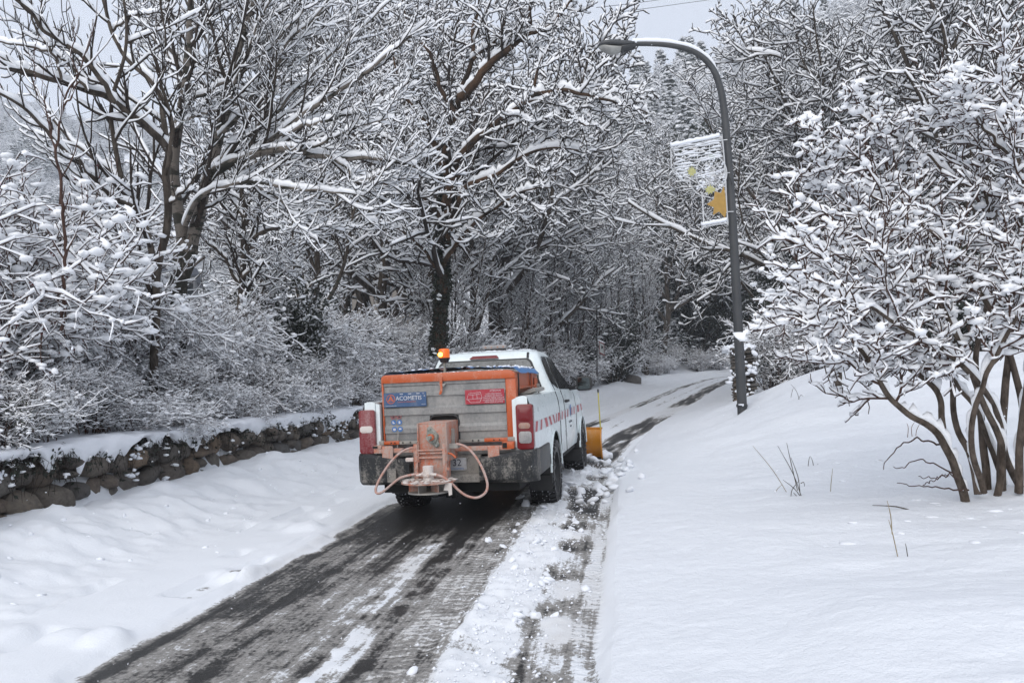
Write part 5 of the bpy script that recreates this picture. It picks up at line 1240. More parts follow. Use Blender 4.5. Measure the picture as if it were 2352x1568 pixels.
# wheels
def wheel_meshes():
    W = .27; nseg = 72; half = W/2
    prof = [(-half, .235), (-half-.005, .30), (-half+.01, .345), (-half+.035, .368), (0, .374), (half-.035, .368), (half-.01, .345), (half+.005, .30), (half, .235)]
    V = []; k = len(prof)
    for a in np.arange(nseg)/nseg*2*np.pi:
        for x, r in prof: V.append((x, r*math.cos(a), r*math.sin(a)))
    F = [[(i*k+j), ((i+1) % nseg)*k+j, ((i+1) % nseg)*k+j+1, i*k+j+1] for i in range(nseg) for j in range(k-1)]
    ty = MB().add(V, F)
    nb = 34
    for i in range(nb):       # tread blocks, staggered rows
        for x0, x1, off, r0 in ((-half-.012, -.075, 0, .362), (-.068, -.006, .5, .374), (.006, .068, .0, .374), (.075, half+.012, .5, .362)):
            a = (i+off)/nb*2*np.pi; da = .62/nb*np.pi*2/2
            Vb = []
            for aa in (a-da, a+da):
                for x in (x0, x1):
                    edge = abs(x) > .12
                    for r in (r0-.02-(.05 if edge else 0), .388-(.022 if edge else 0)): Vb.append((x, r*math.cos(aa), r*math.sin(aa)))
            ty.add(Vb, [[0, 1, 3, 2], [4, 6, 7, 5], [0, 4, 5, 1], [2, 3, 7, 6], [1, 5, 7, 3], [0, 2, 6, 4]])
    rim = MB()
    prr = [(half-.005, .238), (half-.03, .225), (half-.07, .21), (half-.075, .10), (half-.04, .07), (half-.035, 0.001)]
    V = []; k = len(prr); ns = 36
    for a in np.arange(ns)/ns*2*np.pi:
        for x, r in prr: V.append((x, r*math.cos(a), r*math.sin(a)))
    rim.add(V, [[(i*k+j), ((i+1) % ns)*k+j, ((i+1) % ns)*k+j+1, i*k+j+1] for i in range(ns) for j in range(k-1)])
    V2 = [(-x, y, z) for x, y, z in V]; rim.add(V2, [[(i*k+j), ((i+1) % ns)*k+j, ((i+1) % ns)*k+j+1, i*k+j+1] for i in range(ns) for j in range(k-1)])
    for i in range(6):
        a = i/6*2*np.pi; rim.box((half-.065, -.03, .07), (half-.035, .03, .215), .01, Matrix.Rotation(a, 4, 'X'))
    return ty, rim
ty, rim = wheel_meshes(); tyre_o = None
for sx, yc in ((1, AX_R), (-1, AX_R), (1, AX_F), (-1, AX_F)):
    wh = empty('wheel', parent=truck); wh.location = (sx*.80, yc, .386); wh.rotation_euler = (random.random()*6, 0, 0)
    if sx < 0: wh.scale = (-1, 1, 1)
    if tyre_o is None:
        tyre_o = ty.build('tyre', M['rubber'], wh, 50); rim_o = rim.build('rim', M['black'], wh, 40)
        C = []; rgw = np.random.default_rng(3)
        for q in range(420):
            a = rgw.random()*6.28; x = rgw.uniform(-.13, .14); r = .372+.004*rgw.random(); 
            if abs(x) > .115: r = .345+rgw.uniform(-.02, .012)
            C.append((x, r*math.cos(a), r*math.sin(a)))
        V, Q, T = blobs(np.array(C), rgw.uniform(.004, .012, len(C)), rgw, flat=.8, low=True)
        sn_o = link('packed_snow', np_mesh('packed_snow', V, Q, T), wh, M['snow'])
    else:
        for o_ in (tyre_o, rim_o, sn_o): c_ = o_.copy(); col.objects.link(c_); c_.parent = wh
    # mud flaps
    yb = yc-.46
    MB().prism([(sx*.68, .62), (sx*.935, .64), (sx*.945, .28), (sx*.93, .235), (sx*.70, .235), (sx*.68, .26)], 'y', yb-.008, yb+.008, .003).build('mud_flap', M['black'], truck)
# tow hitch, exhaust and cables under the bumper
mb = MB(); mb.box((-.06, -1.30, .36), (.05, -1.0, .43), .01); mb.cyl((-.02, -1.28, .40), (-.02, -1.28, .47), .025); mb.cyl((.05, -1.26, .34), (.05, -1.26, .44), .03)
mb.tube([(-.28, -1.2, .46), (-.24, -1.2, .38), (-.12, -1.22, .34), (0, -1.22, .36)], .008, 6); mb.tube([(.12, -1.2, .46), (.10, -1.2, .35), (.0, -1.2, .34)], .01, 6)
mb.box((.07, -1.27, .33), (.12, -1.2, .47), .01); mb.build('tow_hitch', M['dark'], truck, 40)
# roof things
lb = MB().box((-.155, 1.44, 1.892), (.175, 1.60, 1.945), .015).build('light_bar', M['clearlens'], truck, 40)
MB().box((-.125, 1.46, 1.852), (.145, 1.58, 1.893), .006).build('light_bar_foot', M['black'], lb)
for x0 in (-.13, -.05, .035, .11): MB().box((x0+.012, 1.4365, 1.905), (x0+.035, 1.4405, 1.925), .002).build('amber_module', M['amberlens'], lb)
MB().cyl((.43, 1.85, 1.80), (.43, 1.9, 2.02), .004, .002, 6).build('aerial', M['black'], truck)
rgs = np.random.default_rng(8); C = np.stack([rgs.uniform(-.5, .56, 90), rgs.uniform(1.12, 1.85, 90), np.full(90, 1.852)], 1); V, Q, T = blobs(C, rgs.uniform(.008, .024, 90), rgs, flat=.28, tilt=.05)
C2 = np.stack([rgs.uniform(-.45, .5, 160), rgs.uniform(1.3, 1.75, 160), np.full(160, 1.858)], 1); V2, Q2, T2 = blobs(C2, rgs.uniform(.03, .06, 160), rgs, flat=.16, tilt=.03)
V, Q, T = cat([(V, Q, T), (V2, Q2, T2)]); link('roof_snow', np_mesh('roof_snow', V, Q, T), truck, M['snow'])
# load-bed rail piece (aluminium wedge)
MB().prism([(.70, 1.305), (.86, 1.345), (.86, 1.375), (.83, 1.385), (.69, 1.33)], 'y', -.55, .10, .004).build('load_rail', M['steel2'], truck)

# ------------------------------------------------------------------ salt spreader standing in the bed
sp = empty('salt_spreader'); sp.matrix_world = TM
tag(sp, 'orange and grey steel salt spreader with blue tarpaulin on the truck bed', 'salt spreader')
Y0 = -1.05
# grey corrugated sheet, opening for the chute
def prof_y(z):
    y = Y0
    for a, b in ((1.475, 1.50), (1.365, 1.395), (1.235, 1.262), (1.165, 1.19), (1.045, 1.068), (.975, .998)): y -= .0
    lv = [(.895, 0), (.975, 0), (.980, -.02), (1.030, -.02), (1.060, 0), (1.16, 0), (1.165, -.02), (1.23, -.02), (1.252, 0), (1.35, 0), (1.355, -.02), (1.375, -.02), (1.40, 0), (1.46, 0), (1.472, -.012), (1.51, -.012)]
    return Y0 + np.interp(z, [l[0] for l in lv], [l[1] for l in lv])
zl = sorted(set([.895, .975, .980, 1.030, 1.060, 1.10, 1.15, 1.16, 1.165, 1.23, 1.252, 1.35, 1.355, 1.375, 1.40, 1.46, 1.472, 1.51]))
mb = MB()
def sheet(x0, x1, za, zb):
    zs = [z for z in zl if za-1e-6 <= z <= zb+1e-6]; V = []
    for z in zs: V += [(x0, prof_y(z), z), (x1, prof_y(z), z)]
    mb.add(V, [[2*i, 2*i+1, 2*i+3, 2*i+2] for i in range(len(zs)-1)])
sheet(-.667, -.18, .895, 1.51); sheet(.125, .628, .895, 1.51); sheet(-.18, .125, 1.15, 1.51)
mb.build('rear_panel', M['steel'], sp)
arch = [(-.18, .90)] + [(-.18, 1.09), (-.165, 1.13), (-.13, 1.148)] + [(.075, 1.148), (.11, 1.13), (.125, 1.09)] + [(.125, .90)]
MB().tube([(x, Y0-.008, z) for x, z in arch], .011, 8, 1).build('rubber_edging', M['black'], sp, 60)
MB().box((-.178, Y0+.02, .90), (.123, Y0+.25, 1.148)).build('chute_recess', M['dark'], sp)
# orange frame
mb = MB()
mb.prism([(-.685, 1.50), (-.685, 1.555), (-.67, 1.578), (-.64, 1.588), (.66, 1.588), (.705, 1.575), (.735, 1.545), (.738, 1.50)], 'y', Y0-.035, Y0+.10, .006)
mb.box((.632, Y0-.02, .90), (.738, Y0+.10, 1.505), .006); mb.box((-.685, Y0-.02, .90), (-.668, Y0+.10, 1.505), .004)
mb.build('frame', M['orange'], sp, 35)
mb = MB()
# hopper box: straight lip then tapering to the floor
def sec(y, x1, z1, x2, z2): return [(-x1, y, z1), (x1, y, z1), (x1, y, z2), (x2, y, .90), (-x2, y, .90), (-x1, y, z2)]
V = sec(Y0+.06, .715, 1.565, .30, 1.40) + sec(.48, .715, 1.545, .30, 1.38)
mb.add(V, [[i, (i+1) % 6, 6+(i+1) % 6, 6+i] for i in range(6)] + [[0, 1, 2, 3, 4, 5], [6, 7, 8, 9, 10, 11]])
mb.box((.70, Y0+.08, 1.385), (.735, .48, 1.41), .004); mb.box((.725, -.05, .86), (.74, .02, 1.54)); mb.box((.72, .20, 1.32), (.745, .36, 1.49), .012)
mb.build('hopper', M['orange'], sp, 30)
MB().cyl((.742, .27, 1.40), (.775, .27, 1.40), .022).build('side_bolt', M['steel2'], sp, 40)
mb = MB()
for y in (Y0+.13, .42): mb.tube([(.742, y, 1.55), (.744, y, 1.42), (.735, y, 1.2), (.70, y, .95)], .008, 6, 2)
mb.build('tarp_strap', M['black'], sp)
# tarpaulin
V = []; nx, ny = 24, 10; rgt = np.random.default_rng(4)
for j in range(ny+1):
    y = Y0+.12 + (.46-(Y0+.12))*j/ny
    for i in range(nx+1):
        u = i/nx*2-1; x = .755*u; z = 1.606 + .030*(1-abs(u)**1.5)-.012*j/ny + .005*rgt.normal()
        if abs(u) > .93: z -= .055*(abs(u)-.93)/.07
        V.append((x, y, z))
MB().add(V, [[j*(nx+1)+i, j*(nx+1)+i+1, (j+1)*(nx+1)+i+1, (j+1)*(nx+1)+i] for j in range(ny) for i in range(nx)]).build('tarpaulin', M['bluetarp'], sp, 60)
C = np.concatenate([np.stack([rgt.uniform(.55, .70, 26), rgt.uniform(-.7, .35, 26), np.full(26, 1.612)], 1), np.stack([rgt.uniform(-.6, .6, 40), rgt.uniform(-.85, .3, 40), np.full(40, 1.632)], 1)])
V, Q, T = blobs(C, rgt.uniform(.010, .034, len(C)), rgt, flat=.5); V2, Q2, T2 = blobs(np.stack([rgt.uniform(-.5, .6, 60), np.full(60, Y0+.04), np.full(60, 1.588)], 1), rgt.uniform(.004, .014, 60), rgt, flat=.3)
V, Q, T = cat([(V, Q, T), (V2, Q2, T2)]); link('snow_crumbs', np_mesh('snow_crumbs', V, Q, T), sp, M['snow'])
# catch lever
MB().prism([(-.052, 1.545), (-.018, 1.545), (-.022, 1.40), (-.038, 1.365), (-.062, 1.365), (-.045, 1.42)], 'y', Y0-.055, Y0-.045, .003).build('catch_lever', M['orange'], sp)
MB().prism([(-.07, 1.475), (.02, 1.475), (-.01, 1.445), (-.04, 1.445)], 'y', Y0-.05, Y0-.02, .003).build('catch_plate', M['steel2'], sp)
# signs
s1 = MB().box((-.664, Y0-.026, 1.252), (-.205, Y0-.018, 1.400), .001).build('maker_sign', M['blueplate'], sp)
lettering('ACOMETIS', .0600, M['inkw'], s1, back(-.535, Y0-.0275, 1.322), sx=.98); lettering('®', .022, M['inkw'], s1, back(-.232, Y0-.0275, 1.352))
lettering('SALAGE DE DÉNEIGEMENT', .0165, M['inkr'], s1, back(-.515, Y0-.0275, 1.298)); lettering('www.acometis.com', .0145, M['inkw'], s1, back(-.645, Y0-.0275, 1.262)); lettering('CE', .018, M['inkw'], s1, back(-.245, Y0-.0275, 1.380))
for x in (-.49, -.40, -.31): MB().box((x, Y0-.0275, 1.382), (x+.035, Y0-.0265, 1.389)).build('small_print', M['inkw'], s1)
lettering('FRANCE', .012, M['inkw'], s1, back(-.26, Y0-.0275, 1.268))
an = np.linspace(0, 2*np.pi, 33)[:-1]
def ring(cx, cz, r0, r1, y0, y1): 
    V = []; k = len(an)
    for r, y in ((r0, y0), (r1, y0), (r1, y1), (r0, y1)): V += [(cx+r*math.cos(a), y, cz+r*math.sin(a)) for a in an]
    F = []
    for q in range(4):
        for i in range(k): F.append([q*k+i, q*k+(i+1) % k, ((q+1) % 4)*k+(i+1) % k, ((q+1) % 4)*k+i])
    return MB().add(V, F)
ring(-.588, 1.335, .041, .048, Y0-.0285, Y0-.026).build('emblem_ring', M['inkr'], s1)
MB().prism([(-.622, 1.312), (-.554, 1.312), (-.566, 1.334), (-.588, 1.376), (-.610, 1.334)], 'y', Y0-.0285, Y0-.026).build('emblem', M['inkr'], s1)
MB().prism([(-.604, 1.318), (-.572, 1.318), (-.588, 1.332)], 'y', Y0-.0295, Y0-.0285).build('emblem_notch', M['blueplate'], s1)
s2 = MB().box((.208, Y0-.026, 1.252), (.618, Y0-.018, 1.398), .001).build('warning_sign', M['redplate'], sp)
lettering('ATTENTION', .021, M['inkw'], s2, back(.467, Y0-.0275, 1.375))
for i, tx in enumerate(['IL EST STRICTEMENT', 'INTERDIT DE MONTER', 'DANS LA TRÉMIE LORSQUE', 'LA SALEUSE EST EN MARCHE', 'MÊME POUR LE LAVAGE']): lettering(tx, .0178, M['inkw'], s2, back(.507, Y0-.0275, 1.345-.0205*i), 'CENTER')
mb = MB()
for a, b in (((.225, 1.30), (.245, 1.36)), ((.245, 1.36), (.37, 1.372)), ((.37, 1.372), (.385, 1.31)), ((.225, 1.30), (.385, 1.31)), ((.25, 1.345), (.365, 1.352)), ((.235, 1.30), (.265, 1.268)), ((.38, 1.31), (.36, 1.268)), ((.265, 1.268), (.36, 1.268)), ((.29, 1.352), (.29, 1.305)), ((.33, 1.355), (.335, 1.305))):
    mb.cyl((a[0], Y0-.0270, a[1]), (b[0], Y0-.0270, b[1]), .0016, n=5)
mb.build('line_drawing', M['inkw'], s2)
# pictograms
for r in range(3):
    for c_ in range(2):
        cx, cz = -.574+.063*c_ + .012*(r == 2), 1.155-.062*r - .008*(r == 2)
        if r == 0:
            o_ = ring(cx, cz, .0215, .027, Y0-.0172, Y0-.0142).build('prohibition_pictogram', M['inkrd'], sp)
            MB().box((-.0025, Y0-.0170, -.024), (.0025, Y0-.0150, .024), 0, Matrix.Translation((cx, 0, cz)) @ Matrix.Rotation(R_(45), 4, 'Y')).build('bar', M['inkrd'], o_)
            MB().prism([(cx-.008, cz-.016), (cx+.008, cz-.016), (cx+.004, cz+.004), (cx+.005, cz+.014), (cx-.005, cz+.014), (cx-.004, cz+.004)], 'y', Y0-.0160, Y0-.0145).build('figure', M['ink'], o_)
        else:
            yy_ = float(prof_y(cz))
            o_ = MB().cyl((cx, yy_-.004, cz), (cx, yy_-.001, cz), .027, n=28).build('duty_pictogram', M['inkb'], sp)
            fig = {(1, 0): [(-.012, -.012), (.014, -.012), (.014, -.005), (-.002, .0), (-.003, .014), (-.012, .014)], (1, 1): [(-.009, -.014), (.009, -.014), (.009, .006), (.003, .014), (-.009, .012)], (2, 0): [(-.014, -.008), (-.008, -.014), (.008, -.014), (.014, -.008), (.012, .010), (-.012, .010)], (2, 1): [(-.014, -.004), (.014, -.004), (.012, .010), (-.012, .010)]}[(r, c_)]
            MB().prism([(cx+u, cz+v) for u, v in fig], 'y', yy_-.0055, yy_-.0045).build('figure', M['inkw'], o_)
# under-frame rails
for a_, b_ in (((-.665, Y0-.075, .868), (-.50, Y0-.02, .905)), ((.40, Y0-.075, .868), (.640, Y0-.02, .905)), ((.60, -1.22, .80), (.72, -1.08, .870))): MB().box(a_, b_, .004).build('rail_end', M['orange'], sp, 35)
for a_, b_ in (((-.50, Y0-.07, .868), (-.25, Y0-.02, .900)), ((.13, Y0-.07, .868), (.40, Y0-.02, .900)), ((.640, Y0-.075, .862), (.715, Y0-.02, .910)), ((-.715, Y0-.075, .862), (-.668, Y0-.02, .910))): rl = MB().box(a_, b_, .003).build('perforated_rail', M['steel2'], sp, 35)
mb = MB()
for x in (-.585, -.545, -.46, -.38, -.30, .28, .34, .50, .56): mb.cyl((x, Y0-.078, .886), (x, Y0-.07, .886), .008, n=10)
mb.build('rail_holes', M['dark'], sp)['kind'] = 'stuff'
mb = MB(); mb.box((-.745, -1.215, .790), (.69, -1.165, .836), .005); mb.box((-.745, -1.22, .835), (-.66, -1.14, .870), .004)
cb_ = mb.build('cross_beam', M['orangedusty'], sp, 35)
mb = MB(); mb.box((-.752, -1.224, .842), (-.70, -1.218, .866)); mb.box((.605, -1.226, .81), (.65, -1.219, .862)); mb.build('tube_opening', M['dark'], cb_)
for x0, x1, hx in ((-.650, -.535, -.600), (.455, .572, .512)):
    br = MB().prism(rrect(x0, x1, .672, .865 if x0 < 0 else .836, .012), 'y', -1.232, -1.222, .002).build('mounting_plate', M['orangedusty'], sp, 35)
    MB().cyl((hx, -1.234, .709), (hx, -1.2325, .709), .013, n=16).build('bolt_hole', M['dark'], br)
# chute and spinner
YF = -1.50
mb = MB()
mb.box((-.172, YF, 1.085), (.115, Y0+.1, 1.10), .003)             # top sheet
for x0 in (-.178, .108): mb.box((x0, YF-.03, .72), (x0+.010, Y0+.05, 1.10), .003)
mb.box((-.170, YF, .83), (.110, YF+.010, 1.095), .002)            # face plate, bearing side
for x0 in (-.220, .095): mb.box((x0, YF-.035, .560), (x0+.014, YF+.12, .90), .003)
mb.box((-.215, YF+.01, .56), (.100, YF+.02, .84), .002)
for x0 in (-.215, .07): mb.box((x0, YF-.035, .560), (x0+.035, YF-.025, .90), .002)
mb.box((-.17, YF-.02, .80), (.10, YF, .815)); mb.box((-.17, YF-.025, .755), (.10, YF-.005, .772), .004); mb.cyl((-.18, YF-.025, .835), (.10, YF-.025, .835), .009)
ch = mb.build('chute', M['orangedusty'], sp, 35)
MB().box((.118, YF+.15, .86), (.150, YF+.17, 1.03), .002).build('flat_bar', M['steel2'], sp)
MB().box((.115, YF+.05, .84), (.205, YF+.14, .886), .002).build('hose_bracket', M['steel2'], sp)
mb = MB(); bc = (-.028, .962)
dia = [(bc[0]-.005+.0*0, bc[1])]
poly = []
for cx, cz, r, a0, a1 in ((-.053, 1.040, .026, 20, 200), (-.028, .962, .062, 150, 240), (.012, .885, .026, 200, 380), (-.028, .962, .062, -30, 60)):
    for k_ in range(7): a = R_(a0+(a1-a0)*k_/6); poly.append((cx+r*math.cos(a), cz+r*math.sin(a)))
mb.prism(poly, 'y', YF-.022, YF, .003)
M['bronze'] = dusted('greenish_bearing_casting', (.12, .15, .13), (.36, .34, .30), (.42, .6), 12, .5)
mb.cyl((bc[0], YF-.045, bc[1]), (bc[0], YF-.02, bc[1]), .056, n=28); br_ = mb.build('bearing_flange', M['bronze'], sp, 40)
for x, z in ((-.053, 1.045), (.012, .882)): MB().cyl((x, YF-.036, z), (x, YF-.02, z), .013, n=6).build('bolt', M['steel2'], br_)
MB().cyl((bc[0]-.005, YF-.075, bc[1]), (bc[0]-.005, YF-.04, bc[1]), .034, n=20).build('shaft_collar', M['orange'], br_, 40)
MB().cyl((bc[0]-.012, YF-.125, bc[1]-.004), (bc[0]-.008, YF-.07, bc[1]-.002), .021, n=18).build('shaft_end', M['bronze'], br_, 40)
YD = -1.60; cxd = -.06
mb = MB(); mb.cyl((cxd, YD, .538), (cxd, YD, .552), .262, n=48); mb.cyl((cxd, YD, .515), (cxd, YD, .54), .10, .262*.8, n=40, cap=False); dk = mb.build('spinner_cover', M['orangedusty'], sp, 40)
sr = np.random.default_rng(12); an2 = sr.random(150)*6.28; rr2 = .255*np.sqrt(sr.random(150)); V, Q, T = blobs(np.stack([cxd+rr2*np.cos(an2), YD+rr2*np.sin(an2), np.full(150, .555)], 1), sr.uniform(.012, .032, 150), sr, flat=.22, tilt=.03)
link('salt_layer', np_mesh('salt_layer', V, Q, T), dk, M['saltcrust'])
mb = MB(); mb.cyl((cxd, YD, .44), (cxd, YD, .455), .20, n=40); sd = mb.build('spinner_disc', M['steel2'], sp, 40)
for k_ in range(6):
    MB().box((.05, -.004, .455), (.19, .004, .525), 0, Matrix.Translation((cxd, YD, 0)) @ Matrix.Rotation(R_(60*k_+15), 4, 'Z')).build('vane', M['orangedusty'] if k_ % 2 else M['steel2'], sd)
MB().prism([(.14, .54), (.20, .54), (.20, .43), (.17, .42), (.165, .47), (.12, .47)], 'y', YD-.12, YD-.11).build('deflector', M['saltcrust'], sp)
mb = MB(); mb.cyl((cxd, YD, .55), (cxd, YD, .69), .052, n=28); mb.cyl((cxd, YD, .69), (cxd, YD, .695), .050, .04, n=28); mt = mb.build('hydraulic_motor', M['saltcrust'], sp, 40)
mb = MB(); 
for sx in (-1, 1): mb.cyl((cxd+sx*.01, YD-.05, .60), (cxd+sx*.045, YD-.07, .63), .017); mb.cyl((cxd+sx*.03, YD-.06, .617), (cxd+sx*.10, YD-.06, .615), .014)
mb.build('hose_union', M['saltcrust'], mt, 40)
hl = [(-.221, .86), (-.30, .85), (-.375, .815), (-.464, .733), (-.549, .606), (-.592, .500), (-.585, .448), (-.524, .452), (-.423, .522), (-.323, .59), (-.213, .617), (-.13, .622)]
yl = [-1.45, -1.45, -1.47, -1.50, -1.55, -1.60, -1.62, -1.64, -1.65, -1.66, -1.66, -1.66]
MB().tube([(x, y, z) for (x, z), y in zip(hl, yl)], .0125, 8, 4).build('hose', M['hose'], sp, 60)
hr = [(.19, .883), (.245, .872), (.30, .845), (.369, .781), (.436, .688), (.49, .584), (.515, .492), (.495, .424), (.422, .386), (.329, .405), (.249, .463), (.18, .533), (.099, .592), (.01, .62)]
yr = [-1.44, -1.45, -1.46, -1.48, -1.51, -1.55, -1.58, -1.61, -1.64, -1.65, -1.66, -1.66, -1.66, -1.66]
MB().tube([(x, y, z) for (x, z), y in zip(hr, yr)], .0125, 8, 4).build('hose', M['hose'], sp, 60)
MB().tube([(-.25, -1.40, .875), (-.36, -1.38, .85), (-.42, -1.38, .79), (-.44, -1.38, .72), (-.38, -1.38, .685), (-.30, -1.40, .70), (-.27, -1.42, .73)], .006, 6, 4).build('cable', M['black'], sp, 60)
MB().box((-.32, YF-.0, .725), (-.235, YF+.04, .765), .012, Matrix.Translation((-.0, 0, .0)) ).build('plug', M['saltcrust'], sp, 40)
MB().cyl((-.525, Y0-.07, .80), (-.515, Y0-.05, .985), .006, n=8).build('thin_rod', M['steel2'], sp)
MB().tube([(.115, YF, .80), (.16, YF-.01, .79), (.20, YF-.02, .755)], .010, 8, 3).build('short_pipe', M['orange'], sp, 60)
mb = MB(); 
for z in (.86, .80, .735, .66): mb.cyl((.108, YF-.045, z), (.108, YF-.03, z), .009, n=6); mb.cyl((-.20, YF-.045, z), (-.20, YF-.03, z), .009, n=6)
mb.box((.10, YF-.04, .640), (.135, YF-.02, .665), .003)
mb.build('bolts', M['orangedusty'], ch)
# flashing beacon on its stalk
bx, by = -.034, -.93
mb = MB(); mb.cyl((bx, by, 1.585), (bx, by, 1.625), .018, .014); mb.cyl((bx, by, 1.62), (bx, by, 1.665), .011); mb.cyl((bx, by, 1.66), (bx, by, 1.70), .016); mb.build('beacon_stalk', M['bronze'], sp, 40)
be = MB().cyl((bx, by, 1.695), (bx, by, 1.742), .040, .062, n=24).build('beacon_base', M['black'], sp, 40)
V = []; pr = [(.056, 1.740), (.0575, 1.75), (.0575, 1.822), (.050, 1.836), (.030, 1.840), (.001, 1.841)]; ns = 28
for a in np.arange(ns)/ns*2*np.pi:
    for r, z in pr: V.append((bx+r*math.cos(a), by+r*math.sin(a), z))
k = len(pr); F = [[i*k+j, ((i+1) % ns)*k+j, ((i+1) % ns)*k+j+1, i*k+j+1] for i in range(ns) for j in range(k-1)]
MB().add(V, F).build('beacon_dome', M['beacon'], sp, 40)
MB().prism(rrect(bx-.052, bx-.002, 1.755, 1.80, .02), 'y', by-.0615, by-.052, .003).build('beacon_reflector', M['beaconlit'], be, 40)

# ------------------------------------------------------------------ snow plough in front
pw = empty('snow_plough'); pw.matrix_world = TM
tag(pw, 'yellow curved snow plough blade with marker rod in front of the truck', 'snow plough')
mb = MB(); V = []
ang = R_(-24)    # right end swept back
def pp(u, d, z): # u along the blade from its right end to the left, d forward
    return (1.12 - u*math.cos(ang) , 4.62 - u*math.sin(ang)*1.0 + d, z)
prf = [(-.02, .57), (.06, .545), (.12, .49), (.155, .40), (.155, .30), (.125, .20), (.075, .12), (.03, .07)]
for u in np.linspace(0, 2.25, 12):
    for d, z in prf: V.append(pp(u, -d+.16, z))
for u in np.linspace(0, 2.25, 12):
    for d, z in prf: V.append(pp(u, -d+.175, z+.004))
k = len(prf); F = [[i*k+j, (i+1)*k+j, (i+1)*k+j+1, i*k+j+1] for i in range(11) for j in range(k-1)]; F += [[12*k+a for a in f] for f in F]
mb.add(V, F); mb.build('blade', M['yellow'], pw, 60)
mb = MB()
for u0 in (0, .35, .95, 1.6, 2.23):
    P1 = [pp(u0, -d+.15-.0, z) for d, z in prf]; P2 = [pp(u0, -d+.09, z) for d, z in prf]
    V = [p for p in P1] + [p for p in P2] + [(p[0]-.022, p[1], p[2]) for p in P1] + [(p[0]-.022, p[1], p[2]) for p in P2]
    F = []
    for j in range(k-1): F += [[j, j+1, k+j+1, k+j], [2*k+j, 2*k+j+1, 3*k+j+1, 3*k+j], [k+j, k+j+1, 3*k+j+1, 3*k+j]]
    mb.add(V, F)
mb.tube([pp(0, .17, .575), pp(2.25, .17, .575)], .02, 6, 1); mb.build('rib', M['yellow'], pw, 40)
MB().box((-1.0, 5.55, .03), (-.96, 5.6, .05)).build('cutting_edge_end', M['black'], pw)
mb = MB(); V = []
for u in (0, 2.25):
    for dd in (0, .02):
        for z in (.02, .10): V.append(pp(u, .11+dd, z))
mb.add(V, [[0, 1, 5, 4], [2, 6, 7, 3], [1, 3, 7, 5], [0, 4, 6, 2], [0, 2, 3, 1], [4, 5, 7, 6]]); mb.build('cutting_edge', M['black'], pw)
mb = MB(); mb.box((-.35, 4.3, .28), (-.28, 5.1, .36)); mb.box((.28, 4.3, .28), (.35, 4.95, .36)); mb.box((-.5, 4.28, .2), (.5, 4.36, .5), .01); mb.build('mounting_frame', M['black'], pw)
rp = MB().cyl((1.10, 4.74, .55), (1.085, 4.80, 1.18), .011, .009, n=8).build('marker_rod', M['yrod'], pw, 60); MB().cyl((1.085, 4.80, 1.18), (1.083, 4.81, 1.235), .014, n=8).build('rod_tip', M['black'], rp, 60)
import re as re_
# ------------------------------------------------------------------ street lamp
dL_ = 15.5
def zed(x, y): return (1320.6+x*.3295, 57.4+y*.3295)       # sightings from an enlarged view
lamp = empty('street_lamp', at(1706, 956, dL_)); tag(lamp, 'tall grey street lamp with curved arm and snow along its top', 'street lamp')
L_ = np.array(lamp.location)
path = [(1706, 962), (1698, 800), (1690, 640), (1682, 500), (1674, 380), (1667, 290), (1662, 245), (1655, 205), (1641, 165), (1618, 136), (1588, 117), (1552, 107), (1510, 102), (1452, 101)]
PP = np.array([at(a, b, dL_-.0*(i)) for i, (a, b) in enumerate(path)]) - L_
rr_ = [.092, .088, .083, .079, .075, .071, .068, .065, .060, .056, .052, .048, .045, .042]
M['lamppaint'] = simple('grey_lamp_paint', (.055, .057, .060), .5, c2=(.042, .044, .047), scale=3)
M['lampdark'] = simple('dark_lamp_housing', (.035, .037, .04), .4)
M['lamplens'] = simple('milky_lamp_bowl', (.34, .34, .32), .18, c2=(.22, .22, .21), scale=4)
MB().tube(PP, rr_, 14, 4).build('pole', M['lamppaint'], lamp, 60)
MB().cyl(at(1704.2, 934, dL_)-L_, at(1704, 928, dL_)-L_, .105, n=20).build('collar', M['lampdark'], lamp, 60)
MB().box((-.03, -.098, .34), (.05, -.085, .60), .004).build('access_door', M['lamppaint'], lamp, 40)
sP = PP[7:]; Pr, Rq = refine(sP[None], np.array(rr_[7:])[None], 5)
sV, sQ, sT = snowtubes(Pr, Rq, np.random.default_rng(2), S=8, depth=.05, wide=-.004, ripple=.12, gap=0, steep=(.99, .80))
cb2 = blobs(np.array([at(1702, 929, dL_-.09)-L_, at(1706, 930, dL_-.10)-L_, at(1460, 98, dL_)-L_, at(1452, 97, dL_)-L_]), [.035, .03, .06, .05], np.random.default_rng(3), flat=.5, base=(ICO2_V, ICO2_F), jitter=.06)
V, Q, T = cat([(sV, sQ, sT), cb2]); link('snow', np_mesh('snow_on_lamp', V, Q, T), lamp, M['snow'])
# lamp head: lofted along its length
hd = [(1458, 100, .045, .05), (1448, 102, .075, .085), (1435, 104, .10, .115), (1418, 104, .125, .125), (1400, 104, .145, .12), (1386, 105, .135, .10), (1377, 106, .10, .065), (1372, 107, .03, .02)]
def loft(sec, name, mat, parent, zf=(1, 1), n=20, lo=-1.0, hi=1.0):
    V = []
    for px, py, w_, h_ in sec:
        c = at(px, py, dL_) - L_
        for a in np.arange(n)/n*2*np.pi:
            u, v_ = math.cos(a), math.sin(a); V.append(c + np.array([0, w_*u, 0]) + UP*(h_*(v_*(zf[0] if v_ > 0 else zf[1]))))
    k = len(sec); F = [[i*n+j, i*n+(j+1) % n, (i+1)*n+(j+1) % n, (i+1)*n+j] for i in range(k-1) for j in range(n)] + [list(range(n))[::-1], list(range((k-1)*n, k*n))]
    return MB().add(V, F).build(name, mat, parent, 60)
hdn = loft(hd, 'lamp_head', M['lamppaint'], lamp, (.75, .35))
